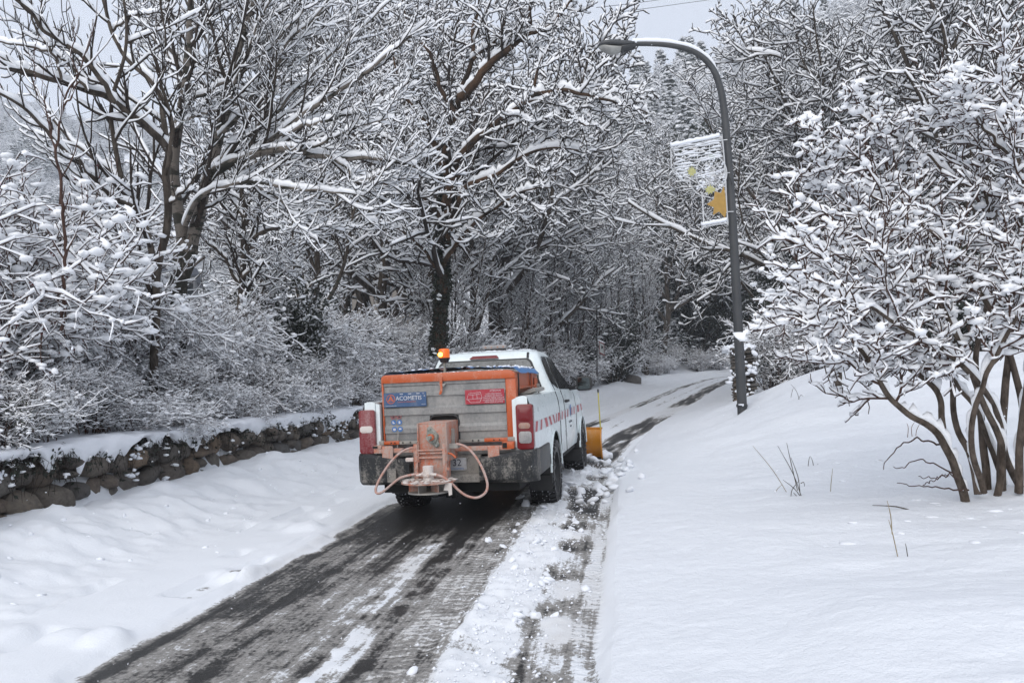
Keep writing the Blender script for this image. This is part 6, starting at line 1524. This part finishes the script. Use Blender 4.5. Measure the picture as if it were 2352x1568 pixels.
loft([(1432, 109, .07, .05), (1420, 112, .105, .10), (1402, 112, .12, .125), (1388, 109, .105, .10), (1379, 108, .07, .06), (1374, 107.5, .02, .015)], 'bowl', M['lamplens'], hdn, (.2, 1))
loft([(1460, 104, .04, .05), (1450, 106, .078, .09), (1438, 109, .095, .115), (1427, 110, .10, .12), (1424, 110, .06, .06)], 'gear_box', M['lampdark'], hdn, (.3, .85))

# ------------------------------------------------------------------ festive frame hung on the pole
dc = empty('festive_decoration', at(1660, 420, dL_-.02)); D_ = np.array(dc.location); tag(dc, 'white wire festive frame with golden star and two pale leaves hung on the lamp post', 'decoration')
M['wire'] = simple('white_rope_light', (.62, .63, .64), .5, var=.1)
M['gold'] = simple('golden_star_panel', (.42, .25, .055), .45, var=.15, scale=12)
M['leafy'] = simple('pale_yellow_leaf_panel', (.50, .48, .20), .55, c2=(.36, .36, .16), scale=30)
M['clearpanel'] = simple('pale_grey_green_panel', (.36, .40, .36), .4, var=.15)
def dp(x, y, off=0.0): a, b = zed(x, y); return at(a, b, dL_-.13-off) - D_
def wires(lst, name, r, parent=dc, f=1, mat=None, n=6):
    o = None; mb = MB()
    for pts in lst: mb.tube([dp(*p) for p in pts], r, n, f)
    return mb.build(name, mat or M['wire'], parent, 60)
wires([[(668, 862), (672, 990), (690, 1030), (750, 1088), (800, 1092)], [(1028, 800), (1040, 930), (1050, 1090), (1058, 1270), (1066, 1385)], [(668, 862), (850, 828), (1000, 795), (1028, 800)], [(885, 1165), (893, 1290), (898, 1405)], [(882, 1412), (980, 1392), (1062, 1380)]], 'outer_frame', .014)
wires([[(760, 845), (766, 980), (768, 1090)], [(846, 828), (852, 900), (856, 950)], [(936, 812), (941, 900)]], 'upright_bar', .009)
an = np.linspace(0, 2*np.pi, 29)
wires([[(950+108*math.cos(a), 1035-125*math.sin(a)) for a in an]], 'wheel_ring', .013)
wires([[(950+70*math.cos(a), 1035-82*math.sin(a)) for a in an]], 'inner_ring', .008)
wires([[(950, 1050), (950+106*math.cos(a), 1035-122*math.sin(a))] for a in np.linspace(0, 2*np.pi, 23)[:-1]], 'spoke', .006)['kind'] = 'stuff'
wires([[(800, 1090), (812, 1130), (845, 1170), (885, 1192)], [(1040, 1010), (900, 1060), (760, 1085)]], 'curved_bar', .011, f=3)
wires([[(985+95*math.cos(a), 1262-110*math.sin(a)) for a in np.linspace(2.0, 5.2, 16)]], 'star_ring', .009)
rd = np.random.default_rng(6); ws = []
for k in range(11):
    y = 855+k*21; x0 = 690+rd.uniform(0, 30); pts = [(x, y - (x-x0)*.16 + rd.normal(0, 4)) for x in np.linspace(x0, 1020-(k > 6)*170, 7)]; ws.append(pts)
wires(ws, 'light_string', .008, f=2)['kind'] = 'stuff'
sv = []
for pts, r in [([(668, 855), (760, 836), (850, 818), (940, 800), (1010, 784)], .05), ([(882, 1404), (940, 1394), (1000, 1384), (1060, 1372)], .045)]:
    P = np.array([dp(*p, off=0) for p in pts])[None]; P, R0 = refine(P, np.full((1, len(pts)), .02), 4); sv.append(snowtubes(P, R0, rd, S=7, depth=r, wide=.02, gap=0, ripple=.15))
for pts in ws + [[(760, 1075), (900, 1052), (1035, 1012)], [(700, 1030), (750, 1082)]]:
    P = np.array([dp(*p) for p in pts])[None]; P, R0 = refine(P, np.full((1, len(pts)), .008), 2); sv.append(snowtubes(P, R0, rd, S=5, depth=.022, wide=.012, gap=.25, ripple=.5))
C = np.array([dp(950+rd.uniform(-100, 90), 1035+rd.uniform(-100, 110), off=-.01) for _ in range(90)]); sv.append(blobs(C, rd.uniform(.012, .035, 90), rd, flat=.6))
V, Q, T = cat(sv); link('snow', np_mesh('snow_on_frame', V, Q, T), dc, M['snow'])
def plate(pts, name, mat, off, th=.012):
    a = [dp(*p, off=off) for p in pts]; b = [q + np.array([0, th, 0]) for q in a]; k = len(pts); c = np.mean(a, 0); c2 = np.mean(b, 0)
    return MB().add(a+b+[c, c2], [[i, (i+1) % k, 2*k] for i in range(k)] + [[k+(i+1) % k, k+i, 2*k+1] for i in range(k)] + [[i, (i+1) % k, k+(i+1) % k, k+i] for i in range(k)]).build(name, mat, dc)
st = [(1038, 1122), (1018, 1172), (975, 1160), (968, 1215), (918, 1250), (970, 1272), (962, 1325), (1005, 1300), (1047, 1345), (1056, 1300), (1052, 1230), (1046, 1170)]
s_o = plate(st, 'star', M['gold'], .02)
wires([st[:9]], 'star_edge', .007, parent=dc)
lf = [(0, -1), (.18, -.55), (.55, -.72), (.45, -.35), (1, -.3), (.72, .05), (.95, .3), (.4, .35), (.35, .8), (.05, .55), (-.35, .9), (-.35, .4), (-.85, .5), (-.65, .1), (-1, -.15), (-.5, -.3), (-.6, -.7), (-.2, -.5)]
plate([(815+33*u, 1022+42*v_) for u, v_ in lf], 'leaf', M['leafy'], .03); plate([(943+40*u, 1148+38*v_) for u, v_ in lf], 'leaf', M['leafy'], .035)
plate([(932, 905), (985, 900), (985, 930), (940, 935)], 'small_panel', M['clearpanel'], .01)
wires([[(1030, 803), (1062, 800)], [(1050, 1032), (1080, 1030)], [(1066, 1302), (1106, 1300)]], 'pole_strap', .008)
wires([[(1020, 790), (1010, 830), (1018, 880), (1035, 905)], [(1060, 1050), (1080, 1070), (1095, 1110)]], 'cable', .007, mat=M['black'], f=3)

# ------------------------------------------------------------------ stone wall under the terrace
M['stone'] = None
def stone_mat():
    m, t, b = new_mat('wall_stone')
    oi = N(t, 'ShaderNodeObjectInfo'); n1 = noise(t, 3.5, 6, .65); n2 = noise(t, 22, 5, .7)
    base = ramp(t, oi.outputs['Random'], [(0, (.11, .10, .092)), (.3, (.24, .20, .155)), (.55, (.14, .135, .13)), (.8, (.30, .21, .135)), (1, (.08, .08, .08))])
    c = mixc(t, ramp(t, n1, [(.3, 0), (.75, .8)]), base, (.05, .045, .04)); c = mixc(t, ramp(t, n2, [(.55, 0), (.8, .8)]), c, (.17, .16, .145))
    setc(t, b, 'Base Color', c); b.inputs['Roughness'].default_value = .82; bump(t, b, math_(t, 'ADD', n1, math_(t, 'MULTIPLY', n2, .5)), .8, .03); return m
M['stone'] = stone_mat()
rs = np.random.default_rng(31); stone_me = []
for k in range(10):
    v = ICO2_V.copy(); v = np.sign(v)*np.abs(v)**.78; v *= (1+.085*rs.normal(0, 1, (len(v), 1))); d_ = rs.normal(0, 1, (3, 3))*.10; v = v + v@d_
    me = np_mesh('stone', v, None, ICO2_F, smooth=True); me.materials.append(M['stone']); stone_me.append(me)
M['earth'] = simple('dark_wall_core', (.012, .010, .008), .95, c2=(.02, .017, .012))
wall = empty('stone_wall', (0, 0, 0)); tag(wall, 'old boulder wall along the left of the road, half buried by the plough bank', 'stone wall')
def stones_along(parent, s0, s1, tw, zbase, ztop, wmin, wmax, hmin, hmax, depth=.16, conv=lambda s, t, z: None, jit=.03):
    cnt = 0; z = zbase
    rows = []
    while ztop - z > .1:
        h = rs.uniform(hmin, hmax); h = ztop-z if ztop-z-h < .12 else h; rows.append((z, h)); z += h
    for z, h in rows:
        s = s0 + rs.uniform(-.2, .1)
        while s < s1:
            w_ = rs.uniform(wmin, wmax)*(1.25 if rs.random() < .2 else 1)
            parts_ = [(z, h)] if (rs.random() < .75 or h < .2) else [(z, h*.45), (z+h*.45, h*.55)]
            for z_, h_ in parts_:
                x, y = road_pt(s+w_/2, tw + rs.uniform(-jit, jit)); o = link('stone', random.choice(stone_me), parent)
                o.location = (float(x), float(y), float(road_z(s+w_/2)) + z_+h_/2 + rs.uniform(-.02, .02)); o.rotation_euler = (rs.uniform(-.12, .12), rs.uniform(-.15, .15) , -road_h(s) + math.pi/2 + rs.uniform(-.15, .15))
                o.scale = (w_*.545, depth, h_*.55); cnt += 1
            s += w_*.98
    return cnt
nst = stones_along(wall, 3.4, 19.0, -6.00, .02, .86, .24, .50, .24, .36, depth=.19)
V = []; sv_ = np.arange(3, 20.5, .5)
for s in sv_:
    for t, z in ((-6.08, .0), (-6.06, .84), (-6.4, .88)): x, y = road_pt(s, t); V.append((x, y, road_z(s)+z))
link('wall_core', np_mesh('wall_core', V, grid_quads(len(sv_), 3)), wall, M['earth'])
# snow hanging over the wall top, with drips, and snow caught on ledges
ss = np.arange(2.6, 21.5, .035); nv = 30; vv = np.linspace(0, 1, nv)
SS, VV = np.meshgrid(ss, vv, indexing='ij')
lob = fbm(SS*1.1, SS*0+3.3, 4, 71); drop = .07 + .26*np.maximum(0, fbm(SS*1.3, SS*0+1, 3, 73)+.1) + .20*np.maximum(0, fbm(SS*3.6, SS*0+9, 2, 72)) + .16*np.maximum(0, fbm(SS*9, SS*0+4, 2, 74))
drop = drop*sstep(21, 19, SS)*sstep(2.6, 3, SS)
top = 1.05 + .06*lob; va = .62
f = np.clip(VV/va, 0, 1); gq = np.clip((VV-va)/(1-va), 0, 1)
TT = -7.4 + (-5.79+.06*lob+7.4)*f + .055*np.sin(gq*np.pi)**.7*(1+.6*lob) - .04*gq
base = .90 + .62*sstep(-6.0, -7.7, TT)
ZZ = (base + .075*(1-gq)*sstep(-7.4, -7.0, TT))*(1-sstep(.55, 1, f)) + (base*.25 + (top+.045)*.75)*sstep(.55, 1, f)
ZZ = ZZ - drop*gq**1.15 - .04*sstep(.85, 1, f)
ZZ = ZZ + .045*fbm(SS*2.4, TT*2.4, 4, 75)*(1-gq) + .02*np.abs(fbm(SS*7, TT*7+gq*3, 3, 76)); TT = TT + .03*fbm(SS*5, gq*3, 3, 77)*gq**.5*(VV > va)
x, y = road_pt(SS, TT); b1 = (np.stack([x, y, road_z(SS)+ZZ], -1).reshape(-1, 3), grid_quads(*SS.shape), np.zeros((0, 3), int))
C = []; Z = []
for k in range(15):
    s = rs.uniform(3.5, 19); c0 = (s, rs.uniform(.30, .85))
    for q in range(rs.integers(4, 14)): x, y = road_pt(s+rs.normal(0, .06), -5.80+rs.uniform(-.03, .03)); C.append((x, y, road_z(s)+c0[1]+rs.normal(0, .05))); Z.append(rs.uniform(.012, .045))
b2 = blobs(np.array(C), np.array(Z), rs, flat=.6, jitter=.12)
V, Q, T = cat([b1, b2]); link('snow_cap', np_mesh('snow_cap', V, Q, T), wall, M['snow'])
M['straw0'] = simple('brown_dry_straw', (.22, .16, .10), .85, c2=(.12, .085, .055))
# trailing plants over the wall
rp_ = np.random.default_rng(33)
for s0, lab in [(5.6, 'ivy and dry stems trailing over the wall nearest the camera'), (7.6, 'snow-dusted ivy hanging on the wall left of the largest boulder'), (9.6, 'trailing plants on the wall below the twin trunks'), (12.0, 'trailing plants along the middle of the wall'), (14.6, 'ivy covering the far part of the wall'), (17.2, 'ivy hanging where the wall meets the truck')]:
    n = 70; P = []
    for k in range(n):
        s = s0 + rp_.normal(0, .8); L = rp_.uniform(.15, .5); u = np.linspace(0, 1, 6); 
        ss_ = s + .1*rp_.normal(0, 1, 6).cumsum()*.3; tt_ = -6.05 + .26*np.minimum(1, u*2.2) + .02*rp_.normal(0, 1, 6); zz_ = .96 + .05*np.sin(u*3) - L*u**1.4
        x, y = road_pt(ss_, tt_); P.append(np.stack([x, y, road_z(ss_)+zz_], 1))
    x, y = road_pt(s0, -6.0); loc = np.array([x, y, road_z(s0)+.85]); P = np.array(P)-loc; R0 = np.repeat(np.linspace(.004, .0025, 6)[None], n, 0)
    C = sample(P, 420, rp_) + rp_.normal(0, .02, (420, 3)); S_ = sample(P, 34, rp_) + UP*.015
    r_ = empty('trailing_plant', loc); tag(r_, lab, 'plant', 'plants trailing over the stone wall')
    V, Q = tubes(P, R0, 3); link('stem', np_mesh('stem', V, Q), r_, M['twig'])
    V, Q = cards(C, rp_.uniform(.018, .04, len(C)), rp_); link('leaves', np_mesh('leaves', V, Q), r_, M['leafdark'])
    V, Q, T = blobs(S_, rp_.uniform(.012, .04, len(S_)), rp_, flat=.6); link('snow', np_mesh('snow_on_plant', V, Q, T), r_, M['bsnow'])

# dry grass tufts on the terrace edge
GT = []
for k in range(4):
    n = 26; a = rp_.random(n)*6.28; u = np.linspace(0, 1, 5); L = rp_.uniform(.12, .34, n); ln = rp_.uniform(.15, .7, n)
    P = np.stack([np.cos(a)[:, None]*ln[:, None]*L[:, None]*u**1.6 + rp_.normal(0, .03, (n, 1)), np.sin(a)[:, None]*ln[:, None]*L[:, None]*u**1.6 + rp_.normal(0, .03, (n, 1)), L[:, None]*(u - .25*ln[:, None]*u**2)], -1)
    V, Q = tubes(P, np.repeat(np.linspace(.0035, .0015, 5)[None], n, 0), 3); me = np_mesh('dry_grass_tuft', V, Q); me.materials.append(M['straw0']); GT.append(me)
for k in range(24):
    s = rp_.uniform(3.6, 19); t = rp_.choice([-6.05, -6.4, -6.9, -7.3]) - rp_.uniform(0, .2); x, y = road_pt(s, t); zt = 1.00 + .55*float(sstep(-6.0, -7.7, t))
    o = link('dry_grass_tuft', GT[k % 4]); o.location = (float(x), float(y), float(road_z(s))+zt-.02); o.rotation_euler = (0, 0, rp_.random()*6.28); o.scale = (rp_.uniform(.8, 1.6),)*3; tag(o, 'tuft of dry straw-coloured grass sticking out of the snow above the wall', 'grass', 'dry grass tufts above the stone wall')

# ------------------------------------------------------------------ dry stone pillar beside the lamp, wall behind the hedge
def flat_stones(parent, x0, x1, y0, y1, z0, z1, hs=(.04, .10), ws=(.14, .34), R=None):
    z = z0; c = 0
    while z < z1:
        h = rs.uniform(*hs); L = x1-x0; x = 0.0
        while x < L:
            w_ = rs.uniform(*ws)
            for side_ in (0, 1):
                o = link('stone', random.choice(stone_me), parent); o.location = (x0+min(x+w_/2, L), (y0 if side_ == 0 else y1), z+h/2); o.scale = (w_*.54, .14, h*.56); o.rotation_euler = (0, rs.uniform(-.04, .04), rs.uniform(-.06, .06)); c += 1
            x += w_
        z += h
    return c
pb = at(1698, 930, 17.6); pil = empty('stone_pillar', (pb[0], pb[1], gz(pb[0], pb[1])-.25), (0, 0, -R_(14))); tag(pil, 'dry stone pillar capped with snow, standing just behind the lamp post', 'stone pillar')
flat_stones(pil, -.12, .30, -.16, .22, .05, 1.30, ws=(.12, .26))
MB().box((-.10, -.16, 0), (.28, .22, 1.28)).build('pillar_core', M['earth'], pil)
C = np.stack([rs.uniform(-.18, .35, 70), rs.uniform(-.25, .3, 70), np.full(70, 1.32)+rs.uniform(0, .08, 70)], 1); C2 = np.stack([rs.uniform(-.2, .4, 90), rs.uniform(-.38, -.28, 90), rs.uniform(.1, 1.3, 90)], 1)
V, Q, T = cat([blobs(C, rs.uniform(.05, .11, 70), rs, flat=.6), blobs(C2, rs.uniform(.02, .06, 90)*(rs.random(90) < .5)+.004, rs, flat=.8)]); link('snow_cap', np_mesh('snow_cap', V, Q, T), pil, M['snow'])
wb = at(1880, 900, 20.5); bw = empty('garden_wall', (wb[0], wb[1], gz(wb[0], wb[1])-.5), (0, 0, -R_(6))); tag(bw, 'dark dry stone wall behind the snowy hedge on the right', 'stone wall')
flat_stones(bw, -1.2, 7.0, 0, .3, .35, 1.9, hs=(.14, .24), ws=(.3, .6)); MB().box((-1.2, .02, 0), (7.0, .28, 1.9)).build('wall_core', M['earth'], bw)
C = np.stack([rs.uniform(-1.3, 7.1, 320), rs.uniform(-.12, .4, 320), np.full(320, 1.95)+rs.uniform(0, .08, 320)], 1); V, Q, T = blobs(C, rs.uniform(.08, .17, 320), rs, flat=.55); link('snow_cap', np_mesh('snow_cap', V, Q, T), bw, M['snow'])

# ------------------------------------------------------------------ road sign, house, wires
sg = empty('road_sign', at(1377, 860, 30)); S0 = np.array(sg.location); tag(sg, 'small white road sign with red border and dark disc, under snow by the far bank', 'road sign')
M['signred'] = simple('sign_red', (.22, .03, .035), .5); M['signwhite'] = simple('sign_white', (.50, .52, .50), .5)
a, b, c, d = at(1375.5, 783, 30), at(1387.5, 789, 30.35), at(1388.5, 817, 30.35), at(1377, 811, 30)
def quad_plate(q, off, name, mat, parent):
    q = [np.array(p)-S0+np.array([0, -off, 0]) for p in q]; r = [p+np.array([0, .02, 0]) for p in q]
    return MB().add(q+r, [[0, 1, 2, 3], [4, 7, 6, 5], [0, 4, 5, 1], [1, 5, 6, 2], [2, 6, 7, 3], [3, 7, 4, 0]]).build(name, mat, parent)
bo = quad_plate([a, b, c, d], 0, 'sign_board', M['signred'], sg); m_ = (a+b+c+d)/4
quad_plate([m_+(p-m_)*.80 for p in (a, b, c, d)], .012, 'sign_face', M['signwhite'], bo)
cc = m_-S0+np.array([0, -.04, .04]); MB().cyl(cc, cc+np.array([0, -.008, 0]), .055, n=16).build('disc', M['lampdark'], bo)
MB().cyl(at(1371.5, 865, 30.1)-S0, at(1370.8, 700, 30.1)-S0, .022, n=8).build('post', M['black'], sg)
V, Q, T = blobs(np.array([a+(b-a)*u for u in (0, .3, .6, 1)])-S0+UP*.03, [.05, .06, .06, .05], rs, flat=.6); link('snow_cap', np_mesh('snow_cap', V, Q, T), sg, M['snow'])
hp = at(372, 620, 62); hs_ = empty('house', (hp[0], hp[1], hp[2]-3.6), (0, 0, R_(18))); tag(hs_, 'dark-roofed house glimpsed between the trunks on the valley side', 'house')
M['hwall'] = simple('grey_render_wall', (.16, .16, .165), .8); M['hroof'] = simple('slate_roof', (.05, .058, .075), .6)
MB().box((-2.4, -2, -6), (2.4, 3, 3.0)).build('wall', M['hwall'], hs_)
MB().prism([(-2.8, 2.85), (2.8, 2.85), (2.6, 3.3), (.0, 4.5), (-2.6, 3.3)], 'y', -2.4, 3.4).build('roof', M['hroof'], hs_)
for x in (-1.5, .2, 1.6): MB().box((x, -2.04, 1.2), (x+.7, -2.0, 2.3)).build('window', M['glass'], hs_)
hw = empty('house', tuple(at(905, 610, 70)-np.array([0, 0, 4.0])), (0, 0, R_(-12))); tag(hw, 'pale house half hidden behind the trees left of the walnut', 'house')
MB().box((-3, -2, -6), (3, 3, 3.4)).build('wall', simple('beige_render', (.19, .17, .145), .8), hw)
MB().prism([(-3.4, 3.3), (3.4, 3.3), (0, 5.0)], 'y', -2.4, 3.4).build('roof', M['snow'], hw)
for x in (-2.2, -.4, 1.4): MB().box((x, -2.04, 1.2), (x+.8, -2.0, 2.3)).build('window', M['glass'], hw)
for pts, lab in [([(1380, 34, 60), (1500, 18, 70), (1660, -4, 85)], 'thin overhead wire crossing the gap of sky, the lower one'), ([(1370, 18, 60), (1480, 5, 70), (1600, -12, 85)], 'thin overhead wire crossing the gap of sky, the upper one'),
                 ([(-40, 316, 60), (200, 258, 75), (420, 195, 95)], 'thin overhead wire sagging across the hazy valley at the left')]:
    tag(MB().tube([at(*p) for p in pts], .022, 5, 4).build('overhead_wire', M['black']), lab, 'wire', 'overhead wires')
bd = road_pt(44, -5.2)
o = link('boulder', stone_me[2]); o.location = (float(bd[0]), float(bd[1]), float(ground_z(*bd))+.12); o.scale = (.5, .4, .32); tag(o, 'dark boulder in the bank before the far bend', 'boulder')

# ------------------------------------------------------------------ grass, twigs, clods and flakes
M['straw'] = simple('dry_straw', (.30, .25, .16), .8, c2=(.20, .16, .10)); M['stem_d'] = simple('dark_stem', (.07, .06, .045), .8)
def zg(x, y): return (1665+x*.4759, 574+y*.4759)
def on_ground(px, py):
    lo, hi = 2.0, 40.0
    for _ in range(40):
        m = (lo+hi)/2; p = at(px, py, m)
        if p[2] > gz(p[0], p[1]): lo = m
        else: hi = m
    return (lo+hi)/2
def tuft(name, lines, lab, mat, r=.004, grp=None, cat_='grass'):
    base = zg(*lines[0][0]); d = on_ground(*base); loc = at(*base, d); o = empty(name, loc); tag(o, lab, cat_, grp)
    for ln in lines: MB().tube([at(*zg(*p), d)-loc - (UP*.02 if i == 0 else 0) for i, p in enumerate(ln)], [r]*(len(ln)-1)+[r*.5], 5, 3).build('blade', mat, o, 60)
tuft('grass_tuft', [[(370, 1185), (330, 1080), (255, 945)], [(350, 1150), (320, 1030), (298, 930)], [(362, 1160), (352, 1090), (318, 1000)], [(365, 1180), (335, 1150), (280, 1108)], [(318, 1185), (325, 1155), (360, 1110)], [(365, 1115), (380, 1120), (385, 1140)], [(360, 1200), (345, 1185), (330, 1170)]], 'tuft of long dark and pale grass blades poking out of the verge snow', M['stem_d'])
tuft('dry_grass', [[(303, 1168), (230, 1060), (135, 945)]], 'single long pale grass blade bent to the left on the verge', M['straw'], .0035)
tuft('dry_grass', [[(235, 1172), (255, 1150), (278, 1130)]], 'short pale grass blade left of the dark tuft', M['straw'], .003)
tuft('grass_tuft', [[(400, 1045), (405, 1015), (410, 995)], [(428, 1050), (424, 1020), (412, 994)], [(445, 1086), (447, 1055), (449, 1030)], [(428, 1088), (440, 1070), (448, 1060)]], 'small dark grass tuft behind the long blades', M['stem_d'])
tuft('dry_grass', [[(508, 1166), (514, 1110), (521, 1052)]], 'single upright pale grass blade in the middle of the verge', M['straw'], .0035)
tuft('grass_tuft', [[(360, 720), (345, 680), (318, 648)], [(352, 722), (365, 700), (378, 706)], [(318, 706), (325, 680), (330, 668)]], 'little grass tuft on the shoulder of the mound', M['stem_d'])
tuft('dry_stalk', [[(836, 1480), (810, 1370), (790, 1300)], [(806, 1355), (800, 1280), (783, 1208)]], 'thin dry brown stalk standing in the foreground snow', M['straw'], .0035, None, 'stalk')
tuft('dry_stalk', [[(883, 1480), (877, 1445), (871, 1415)]], 'short dark stalk right of the thin dry one', M['stem_d'], .003, None, 'stalk')
tuft('fallen_twig', [[(925, 1253), (830, 1238), (712, 1231)]], 'dark twig lying on the snow in front of the large shrub', M['stem_d'], .0055, None, 'twig')
tuft('weed', [[(880, 905), (885, 860), (878, 835)], [(905, 905), (900, 860), (915, 830)], [(920, 903), (925, 870), (940, 840)]], 'small weeds with curled leaves left of the shrub stems', M['leafbrown'], .004, None, 'plant')
# dirty clods of ploughed snow by the wheels
rc = np.random.default_rng(41); cl = []
clod = []
for k in range(6):
    v = ICO2_V*(1+.16*rc.normal(0, 1, (len(ICO2_V), 1))); v[:, 2] *= .75; me = np_mesh('snow_clod', v, None, ICO2_F); me.materials.append(M['road2'] if 'road2' in M else M['snow']); clod.append(me)
def clods(n, sr, tm, ts, szr, label, grp, big=True):
    for k in range(n):
        s = rc.uniform(*sr); t = rc.normal(tm, ts); x, y = road_pt(s, t); sz = rc.uniform(*szr)*(.8+.2*rc.random())
        o = link('snow_clod', random.choice(clod)); o.location = (float(x), float(y), float(surf_z(s, t))+sz*.35); o.scale = (sz*rc.uniform(.8, 1.4), sz*rc.uniform(.8, 1.4), sz*rc.uniform(.6, 1)); o.rotation_euler = (rc.random()*.6, rc.random()*.6, rc.random()*6); tag(o, label, 'snow clod', grp)
clods(70, (3.6, 9.5), -.72, .20, (.014, .038), 'lump of slushy snow strewn between the tyre track and the road edge', 'snow clods behind the right wheels')
clods(60, (9.5, 13.8), -.45, .24, (.03, .075), 'lump of snow thrown up beside the right wheels of the truck', 'snow clods beside the truck')
clods(14, (13.4, 15.0), -.75, .18, (.07, .15), 'large lump of snow pushed up at the end of the plough blade', 'snow clods at the plough')
n = 3400; s = rc.uniform(3.3, 14, n); t = np.where(rc.random(n) < .93, rc.normal(-.74, .22, n), rc.uniform(-2.9, -.2, n)); x, y = road_pt(s, t); z = surf_z(s, t)
V, Q, T = blobs(np.stack([x, y, z+.004], 1), rc.uniform(.35, 1, n)**2.5*.015*np.where(np.abs(t+.74) < .5, 1, .4), rc, flat=.7, low=True); o = link('slush_crumbs', np_mesh('slush_crumbs', V, Q, T), None, M['snow']); tag(o, 'crumbs of slush scattered over the road', 'slush', kind='stuff')
for k in range(30):
    px_, d_ = rc.uniform(1850, 2340), rc.uniform(5.6, 9.5); q = at(px_, 950, d_); sz = rc.uniform(.012, .04); o = link('snow_clod', random.choice(clod)); o.location = (q[0], q[1], gz(q[0], q[1])+sz*.1); o.scale = (sz*1.5, sz*1.2, sz*.6); o.rotation_euler = (0, 0, rc.random()*6)
    tag(o, 'small clump of snow fallen from the large shrub onto the verge', 'snow clod', 'fallen clumps under the shrub')
# plough bank crumbs
n = 200; s = rc.uniform(4, 24, n); t = rc.normal(-4.6, .45, n); x, y = road_pt(s, t); z = surf_z(s, t); V, Q, T = blobs(np.stack([x, y, z], 1), rc.uniform(.008, .035, n)**1.0, rc, flat=.6); o = link('bank_crumbs', np_mesh('bank_crumbs', V, Q, T), None, M['snow']); tag(o, 'loose crumbs of snow on the plough bank', 'snow', kind='stuff')
n = 420; d = rc.uniform(2.5, 16, n)**1.0; px = rc.uniform(-20, 2370, n); py = rc.uniform(-20, 1590, n); C = np.array([at(a, b, q) for a, b, q in zip(px, py, d)]); k = C[:, 2] > ground_z(C[:, 0], C[:, 1]) + .1; C = C[k]
V, Q, T = blobs(C, .0022+.0016*rc.random(len(C)), rc, flat=1.6, low=True); o = link('falling_snow', np_mesh('falling_snow', V, Q, T), None, M['snow']); tag(o, 'sparse snowflakes falling through the air', 'snowflakes', kind='stuff')

for o_ in bpy.data.objects:
    if o_.parent is not None and re_.match(r'(snow|snow_cap|packed_snow|snow_crumbs|roof_snow|salt_layer|stem|low_branch)(\.\d+)?$', o_.name): o_['kind'] = 'stuff'
# ------------------------------------------------------------------ the damp air of the valley
hz = MB().box((-620, -20, -60), (620, 705, 300)).build('haze', None)
hm = bpy.data.materials.new('damp_air'); hm.use_nodes = True; hn = hm.node_tree.nodes; hn.clear()
ho = hn.new('ShaderNodeOutputMaterial'); hv = hn.new('ShaderNodeVolumePrincipled'); hv.inputs['Density'].default_value = 0.0008; hv.inputs['Color'].default_value = (.90, .94, 1, 1); hv.inputs['Anisotropy'].default_value = 0.0
hm.node_tree.links.new(hv.outputs[0], ho.inputs['Volume']); hz.data.materials.append(hm); tag(hz, 'thin winter haze filling the valley', 'haze', kind='stuff')
